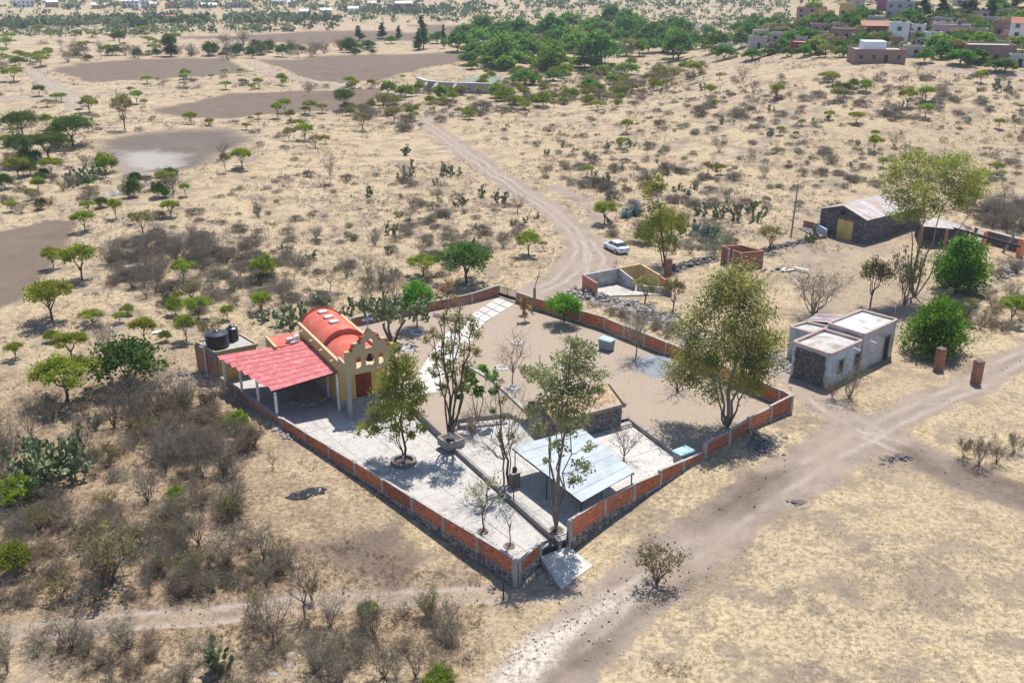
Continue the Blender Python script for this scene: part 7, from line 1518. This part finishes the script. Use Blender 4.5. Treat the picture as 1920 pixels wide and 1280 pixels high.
# grove and village trees: each tree a thing
kind('gt', 'broadleaf_tree', 'tree', lambda: mesquite(leafmat('grove_leaf', (.05, .115, .02), (.09, .18, .032), (.17, .26, .06)) if 'grove_leaf' not in MATS else MATS['grove_leaf'], 9, 7.5, 16, .8, 2600, .42, .15, .25, .36, 'broadleaf_tree', 1.2), 4, 9, 7.5)
kind('gy', 'fresh_green_tree', 'tree', lambda: mesquite(leafmat('fresh_leaf', (.09, .16, .022), (.15, .25, .035), (.24, .33, .06)) if 'fresh_leaf' not in MATS else MATS['fresh_leaf'], 8, 6, 16, .8, 2400, .4, .15, .22, .36, 'fresh_green_tree', 1.0), 3, 8, 6)
kind('gd', 'tall_dark_tree', 'tree', lambda: tree_asset('tall_dark_tree', [((nr.random() - .5) * 3.2 * (1 - k / 14), (nr.random() - .5) * 3.2 * (1 - k / 14), 3 + k * .75, 1.5 - k * .06) for k in range(14)], L_DARK, 2000, .42, .22, 0, leader=[(0, 0, 13.5, 1)], flat=.9, twigs=3, tw=.03), 3, 4.4, 14.5)
kind('gb', 'bare_grey_tree', 'tree', lambda: bare('bare_grey_tree', 7, 8, 9, 8, 5, .13, TWIG, 500, trunk=.3), 2, 7, 8)
GT = [(858, 97, 62, 52), (893, 103, 81, 32), (912, 78, 58, 34), (880, 122, 100, 40), (953, 113, 92, 46), (985, 118, 98, 38), (885, 130, 116, 26), (985, 160, 134, 62), (1037, 152, 134, 36), (1077, 108, 82, 54), (1070, 82, 64, 50), (1113, 72, 40, 70), (1100, 98, 74, 40), (1165, 85, 60, 46), (1205, 86, 62, 48), (1245, 98, 66, 50), (1215, 100, 76, 42), (1030, 84, 68, 40), (1000, 70, 54, 36), (1055, 66, 52, 36), (1105, 172, 150, 34), (960, 96, 80, 34), (1010, 100, 86, 36), (1140, 100, 80, 44), (875, 76, 55, 34), (820, 82, 62, 34), (733, 82, 70, 24), (690, 90, 78, 30), (660, 98, 80, 44)]
hand('gt', 'full round green tree in the green grove', [], None)
def rows(key, desc, L, group):
    it = []
    for x, yb, yt, wd in L:
        p = at(x, yb); m = mpp(p)
        it.append((rel(desc, x, yb, wd, 20, 70), x, lambda lab, p=p, W=wd * m, Hh=(yb - yt) * m * 1.06: K[key].put((p[0], p[1], p[2] - .1), W, Hh, lab, group)))
    uniq(it)
rows('gt', 'full round tree', GT, 'trees of the grove')
rows('gy', 'yellowish green tree', [(963, 128, 98, 62), (925, 128, 104, 50), (1262, 84, 64, 30), (1015, 128, 112, 40), (1050, 122, 106, 44), (1090, 126, 108, 44), (1060, 140, 122, 38), (1130, 140, 124, 40), (1175, 140, 120, 50), (1150, 158, 140, 34), (825, 186, 162, 32), (760, 182, 162, 36), (728, 176, 155, 30), (1275, 100, 76, 40), (1010, 190, 176, 30), (1035, 186, 174, 28)], 'fresh green trees of the grove')
rows('gt', 'dark weeping tree', [(1128, 118, 74, 64)], 'trees of the grove')
rows('gd', 'tall thin dark tree', [(793, 92, 30, 26), (717, 73, 43, 20), (673, 76, 48, 18), (832, 92, 46, 12), (748, 76, 48, 14), (785, 96, 58, 22), (320, 107, 68, 28), (1020, 62, 46, 18), (1040, 60, 44, 20)], 'tall trees by the grove lane')
rows('gb', 'bare grey tree', [(1178, 116, 92, 34), (965, 72, 52, 34), (1185, 176, 142, 40), (458, 100, 58, 30), (425, 98, 64, 28), (545, 102, 76, 26), (115, 92, 75, 18), (190, 112, 78, 16)], 'bare grey trees of the plain')
VT = [(1343, 98, 64, 52), (1357, 112, 88, 48), (1330, 90, 66, 40), (1467, 96, 76, 40), (1510, 82, 58, 52), (1617, 92, 66, 52), (1573, 96, 76, 40), (1650, 76, 62, 30), (1760, 92, 70, 56), (1795, 88, 66, 52), (1733, 118, 94, 36), (1800, 122, 96, 56), (1830, 120, 94, 52), (1833, 66, 42, 48), (1884, 136, 112, 42), (1866, 134, 114, 40), (1413, 52, 36, 36), (1453, 54, 34, 44), (1567, 52, 34, 40), (1533, 52, 36, 36), (1507, 108, 88, 30), (1580, 108, 90, 40), (1440, 104, 92, 36), (1640, 34, 20, 32), (1915, 118, 98, 36), (1722, 56, 36, 34), (1385, 66, 44, 30), (1480, 60, 46, 30), (1410, 112, 94, 44), (1400, 84, 72, 26), (1700, 40, 24, 30), (1600, 52, 40, 30), (1640, 52, 38, 34), (1685, 62, 46, 32), (1780, 46, 28, 34), (1880, 44, 26, 34), (1545, 74, 60, 34), (1490, 74, 62, 30), (1330, 70, 52, 30), (1300, 78, 62, 26), (1535, 108, 96, 26), (1660, 100, 86, 26)]
rows('gt', 'round green village tree', VT, 'trees of the village'); rows('gd', 'tall dark pine', [(1730, 34, -4, 36), (1765, 36, -6, 30), (1820, 32, -4, 34), (1855, 36, -2, 30), (1900, 30, -6, 32), (1690, 14, -8, 24), (1805, 30, 2, 26), (1875, 24, -8, 26)], 'tall pines on the village hill')
p = at(1720, 90); m_ = mpp(p); T = thing('date_palm', 'bushy date palm beside the white two storey house', 'palm', p); Hh = 3.6; m = MB(); limb(m, (0, 0, -.3), (0, 0, Hh), .45, .4, 5, 8, .02); m.build('trunk', BARK, T)
for k in range(34):
    t = k * 2.4; el = rad(75 - 95 * (k / 34)); P = [np.array((L * math.cos(el) * math.cos(t), L * math.cos(el) * math.sin(t), Hh + L * math.sin(el) - .14 * L * L)) for L in (0, 1.3, 2.6, 3.8)]; sd = np.array((-math.sin(t), math.cos(t), 0)); m = MB(); m.add([q + sd * w * s - (0, 0, abs(s) * w * .5) for q, w in zip(P, (.15, .5, .45, .05)) for s in (-1, 0, 1)], [[a + b * 3, a + 1 + b * 3, a + 4 + b * 3, a + 3 + b * 3] for a in (0, 1) for b in range(3)]); m.build('frond', L_DARK, T)
for x, yb, yt, lab in ((1507, 48, 8, 'thin grey utility pole beside the long pinkish house'), (1886, 62, -10, 'thin grey utility pole beside the narrow brown house'), (1780, 44, 10, 'thin grey utility pole above the lilac house')):
    p = at(x, yb); T = thing('utility_pole', lab, 'pole', p, 0, 'utility poles of the village'); m = MB(); m.tube([(0, 0, -.5), (0, 0, (yb - yt) * mpp(p))], .16, 6); m.build('shaft', CONC, T); m = MB(); m.bar((-.8, 0, (yb - yt) * mpp(p) - .5), (.8, 0, (yb - yt) * mpp(p) - .5), .12, .12); m.build('cross_arm', WOODG, T)
p = at(1420, 118); T = thing('horse', 'dark brown horse standing beside the village street', 'horse', p, .2); m = MB()
m.tube([(-.85, 0, 1.15), (-.6, 0, 1.2), (0, 0, 1.12), (.55, 0, 1.2), (.85, 0, 1.45), (1.1, 0, 1.85), (1.2, 0, 1.9), (1.5, 0, 1.68)], [.12, .3, .32, .3, .2, .13, .13, .07], 8)
for x in (-.6, .55):
    for y in (-.16, .16): m.tube([(x, y, 1.1), (x + .04, y, .6), (x - .02, y, 0)], [.13, .07, .06], 6)
m.tube([(-.85, 0, 1.2), (-1.05, 0, .9), (-1.05, 0, .5)], [.06, .08, .03], 5); m.build('body', TYRE, T, True)
GRV = [(850, 85), (960, 62), (1100, 48), (1240, 56), (1300, 80), (1300, 112), (1200, 128), (1060, 134), (960, 134), (880, 125)]
VIL = [(1300, 70), (1400, 50), (1500, 30), (1640, 12), (1800, 20), (1920, 30), (1920, 125), (1760, 112), (1500, 108), (1320, 104)]
NEAR = [at2((a + b) / 2, c) for a, b, c, *_ in VL]
def strew(key, n, poly, w0, w1, asp, label, group, seed, clr=0):
    g = random.Random(seed); k = 0
    for px, py in px_in(poly, n * 3, seed):
        p = at(px, py)
        if k >= n or any(math.hypot(p[0] - q[0], p[1] - q[1] - 2) < clr for q in NEAR): continue
        W = g.uniform(w0, w1); RELS.append((rel(DESC[key], px, py, W, w0, w1), px, lambda lab, p=p, W=W, h=W * asp * g.uniform(.8, 1.25): K[key].put((p[0], p[1], p[2] - .1), W, h, lab, group))); k += 1
strew('gt', 44, GRV, 8, 17, .72, 'broad green tree in the dense heart of the grove', 'trees of the grove', 81); strew('gy', 30, GRV, 7, 14, .7, 'light green tree in the dense heart of the grove', 'fresh green trees of the grove', 82); strew('olive', 22, GRV, 6, 11, .7, 'greyish olive tree in the dense heart of the grove', 'olive trees of the grove', 83)
strew('gt', 54, VIL, 3.5, 8, .7, 'bushy green tree squeezed between the village houses', 'trees of the village', 84, 8); strew('olive', 40, VIL, 4, 8, .6, 'greyish scrub tree in the gaps of the village', 'scrub trees of the village', 85, 7); strew('gy', 22, VIL, 4, 9, .65, 'light green tree in the gaps of the village', 'light green trees of the village', 86, 8)
strew('mound', 30, VIL, 3, 6, .5, 'grey bush in the gaps of the village', 'bushes of the village', 87, 7)
uniq(RELS)
# far woods that read as one mass, and sparse scrub of the far plain
def far_mass(name, label, spec, mat, seed):
    g = np.random.default_rng(seed); mb = MB()
    for poly, n, w0, w1, q in spec:
        for px, py in px_in(poly, n, seed):
            p = at(px, py); 
            if p[1] > 2600: continue
            W = w0 + (w1 - w0) * g.random(); h = W * (.55 + .3 * g.random()); c = g.normal(size=(q, 3)) * (W * .26, W * .26, h * .22) + (p[0], p[1], p[2] + h * .55); mb.leaves(c, W * .26, asp=1.3)
    o = mb.build(name, mat); tag(o, label, 'woodland', kind='stuff'); return o
FARG = leafmat('far_leaf', (.065, .088, .045), (.10, .125, .065), (.16, .175, .095), .02)
far_mass('far_woodland', 'hazy belt of dark trees beyond the far fields', [([(0, 43), (320, 36), (640, 35), (640, 45), (330, 50), (0, 56)], 280, 5, 9, 22), ([(0, 0), (640, 2), (760, 10), (1000, 6), (1480, 2), (1480, 14), (1000, 22), (760, 26), (400, 20), (0, 18)], 360, 6, 10, 14), ([(-300, -8), (2200, -12), (2200, 0), (1500, 6), (-300, 4)], 300, 8, 13, 12), ([(640, 18), (900, 20), (880, 30), (660, 30)], 80, 5, 8, 18)], FARG, 71)
far_mass('sparse_scrub', 'small scattered scrub dotting the far straw plain', [([(1080, 22), (1480, 10), (1480, 50), (1330, 60), (1100, 44)], 330, 2.5, 5, 16), ([(640, 24), (1080, 24), (1080, 44), (660, 44)], 90, 4, 7, 16), ([(0, 58), (640, 48), (640, 60), (330, 66), (0, 72)], 150, 3, 6, 16), ([(0, 20), (640, 20), (640, 34), (0, 36)], 40, 4, 7, 16), ([(1280, 60), (1480, 40), (1560, 60), (1480, 90), (1300, 80)], 120, 2.5, 5, 14), ([(1440, 40), (1900, 30), (1900, 110), (1560, 110)], 160, 2, 4.5, 14)], FARG, 72)
for kk in K.values(): kk.drop()
# ------------------------------------------------------------------ dry grass and loose stones that nobody could count
def grass():
    g = np.random.default_rng(5); N = 26000; a = (g.random(N) - .5) * rad(64); r = 44 + 95 * g.random(N) ** 1.3; x, y = r * np.sin(a), r * np.cos(a)
    ok = ~inpoly(x, y, COMP) & (dseg(x, y, COMP, True) > .5) & (vnoise(x / 2.2, y / 2.2) + .5 * vnoise(x / .7, y / .7) > .62)
    for k_, P, hw in ROADS:
        if k_ != 'trail': ok &= dseg(x, y, P) > hw * (.95 if k_ != 'path' else 1.1)
    x, y = x[ok], y[ok]; z = hgt(x, y); n = len(x); B = 5; X = np.repeat(x, B) + g.normal(size=n * B) * .05; Y = np.repeat(y, B) + g.normal(size=n * B) * .05; Z = np.repeat(z, B); t = g.random(n * B) * 6.28; L = .10 + .16 * g.random(n * B); e = rad(20) + rad(45) * g.random(n * B)
    w_ = .012 + .01 * g.random(n * B); tip = np.c_[X + L * np.cos(e) * np.cos(t), Y + L * np.cos(e) * np.sin(t), Z + L * np.sin(e)]; s = np.c_[-np.sin(t) * w_, np.cos(t) * w_, 0 * t]; b0 = np.c_[X, Y, Z - .02]
    mb = MB(); V = np.stack([b0 - s, b0 + s, tip], 1).reshape(-1, 3); mb.add(V, np.arange(n * B * 3).reshape(-1, 3)); m, nn, l, bs = nodes_of('straw_blade'); c = ramp(nn, l, nn.new('ShaderNodeNewGeometry').outputs['Random Per Island'], [(0, (.22, .155, .085)), (.5, (.42, .32, .18)), (1, (.56, .45, .27))]); l.new(c, bs.inputs['Base Color']); bs.inputs['Roughness'].default_value = .9
    o = mb.build('dry_grass', m); tag(o, 'short dry straw grass tufts covering the open ground', 'grass', kind='stuff')
    N = 5200; a = (g.random(N) - .5) * rad(64); r = 44 + 70 * g.random(N) ** 1.5; x, y = r * np.sin(a), r * np.cos(a); ok = ~inpoly(x, y, COMP) & (vnoise(x / 3 + 7, y / 3) > .5); x, y = x[ok], y[ok]
    mb = MB(); mb.stones(np.c_[x, y, hgt(x, y) - .01], .035 + .06 * g.random(len(x)) ** 3); o = mb.build('loose_stones', STONES_R); tag(o, 'small loose stones lying on the dirt and grass', 'stones', kind='stuff')
grass()
def low_scrub():
    g = np.random.default_rng(15); N = 76000; a = (g.random(N) - .5) * rad(62); r = 50 * (9.0 ** g.random(N)); x, y = r * np.sin(a), r * np.cos(a)
    dn = vnoise(x / 11, y / 11) + .6 * vnoise(x / 3.1, y / 3.1) + .25 * ((x < 12) & (y < 160)) - .45 * ((x > -2) & (y < 92)) - .2 * ((x > 14) & (y < 150)); ok = (dn > .83 - .06 * (y > 105)) & ~inpoly(x, y, COMP) & (dseg(x, y, COMP, True) > .8)
    for k_, P, hw in ROADS: ok &= dseg(x, y, P) > hw * 1.05
    for _, P in FIELDS: ok &= ~inpoly(x, y, P)
    ok &= ~inpoly(x, y, POND)
    x, y = x[ok][:25000], y[ok][:25000]; n = len(x); Q = 11; w = (.22 + .5 * g.random(n) ** 2) * np.clip(np.hypot(x, y) / 120, .8, 2.2); W = np.repeat(w, Q); c = g.normal(size=(n * Q, 3)) * np.c_[W * .3, W * .3, W * .16] + np.c_[np.repeat(x, Q), np.repeat(y, Q), np.repeat(hgt(x, y), Q) + W * .22]
    mb = MB(); mb.leaves(c, W * .085, asp=7); o = mb.build('low_scrub', leafmat('low_scrub_twig', (.15, .112, .078), (.25, .19, .13), (.34, .27, .185), .25, .3)); tag(o, 'low dry weeds and grey tufts growing all over the straw ground', 'weeds', kind='stuff')
low_scrub()
g_ = np.random.default_rng(9); u = g_.random((5200, 2)); x = -24 + 40 * u[:, 0]; y = 58 + 46 * u[:, 1]; ok = (inpoly(x, y, PLAZA) | inpoly(x, y, MID)) & (vnoise(x / 2.5, y / 2.5) + .4 * vnoise(x, y) > .62); x, y = x[ok], y[ok]
mb = MB(); mb.leaves(np.c_[x, y, hsurf(x, y) + .03], .075, asp=1.8, flat=.85); o = mb.build('leaf_litter', L_BROWN); tag(o, 'dry fallen leaves strewn over the concrete slabs', 'leaves', kind='stuff')
# ------------------------------------------------------------------ haze
hz = MB(); hz.box((0, 3000, 28), (13500, 13500, 64)); m = bpy.data.materials.new('pale_haze'); m.use_nodes = True; m.node_tree.nodes.clear()
v = m.node_tree.nodes.new('ShaderNodeVolumePrincipled'); v.inputs['Color'].default_value = (.80, .88, 1, 1); v.inputs['Density'].default_value = .00014; v.inputs['Anisotropy'].default_value = .1
mo = m.node_tree.nodes.new('ShaderNodeOutputMaterial'); m.node_tree.links.new(v.outputs[0], mo.inputs['Volume']); o = hz.build('haze', m); o['kind'] = 'stuff'
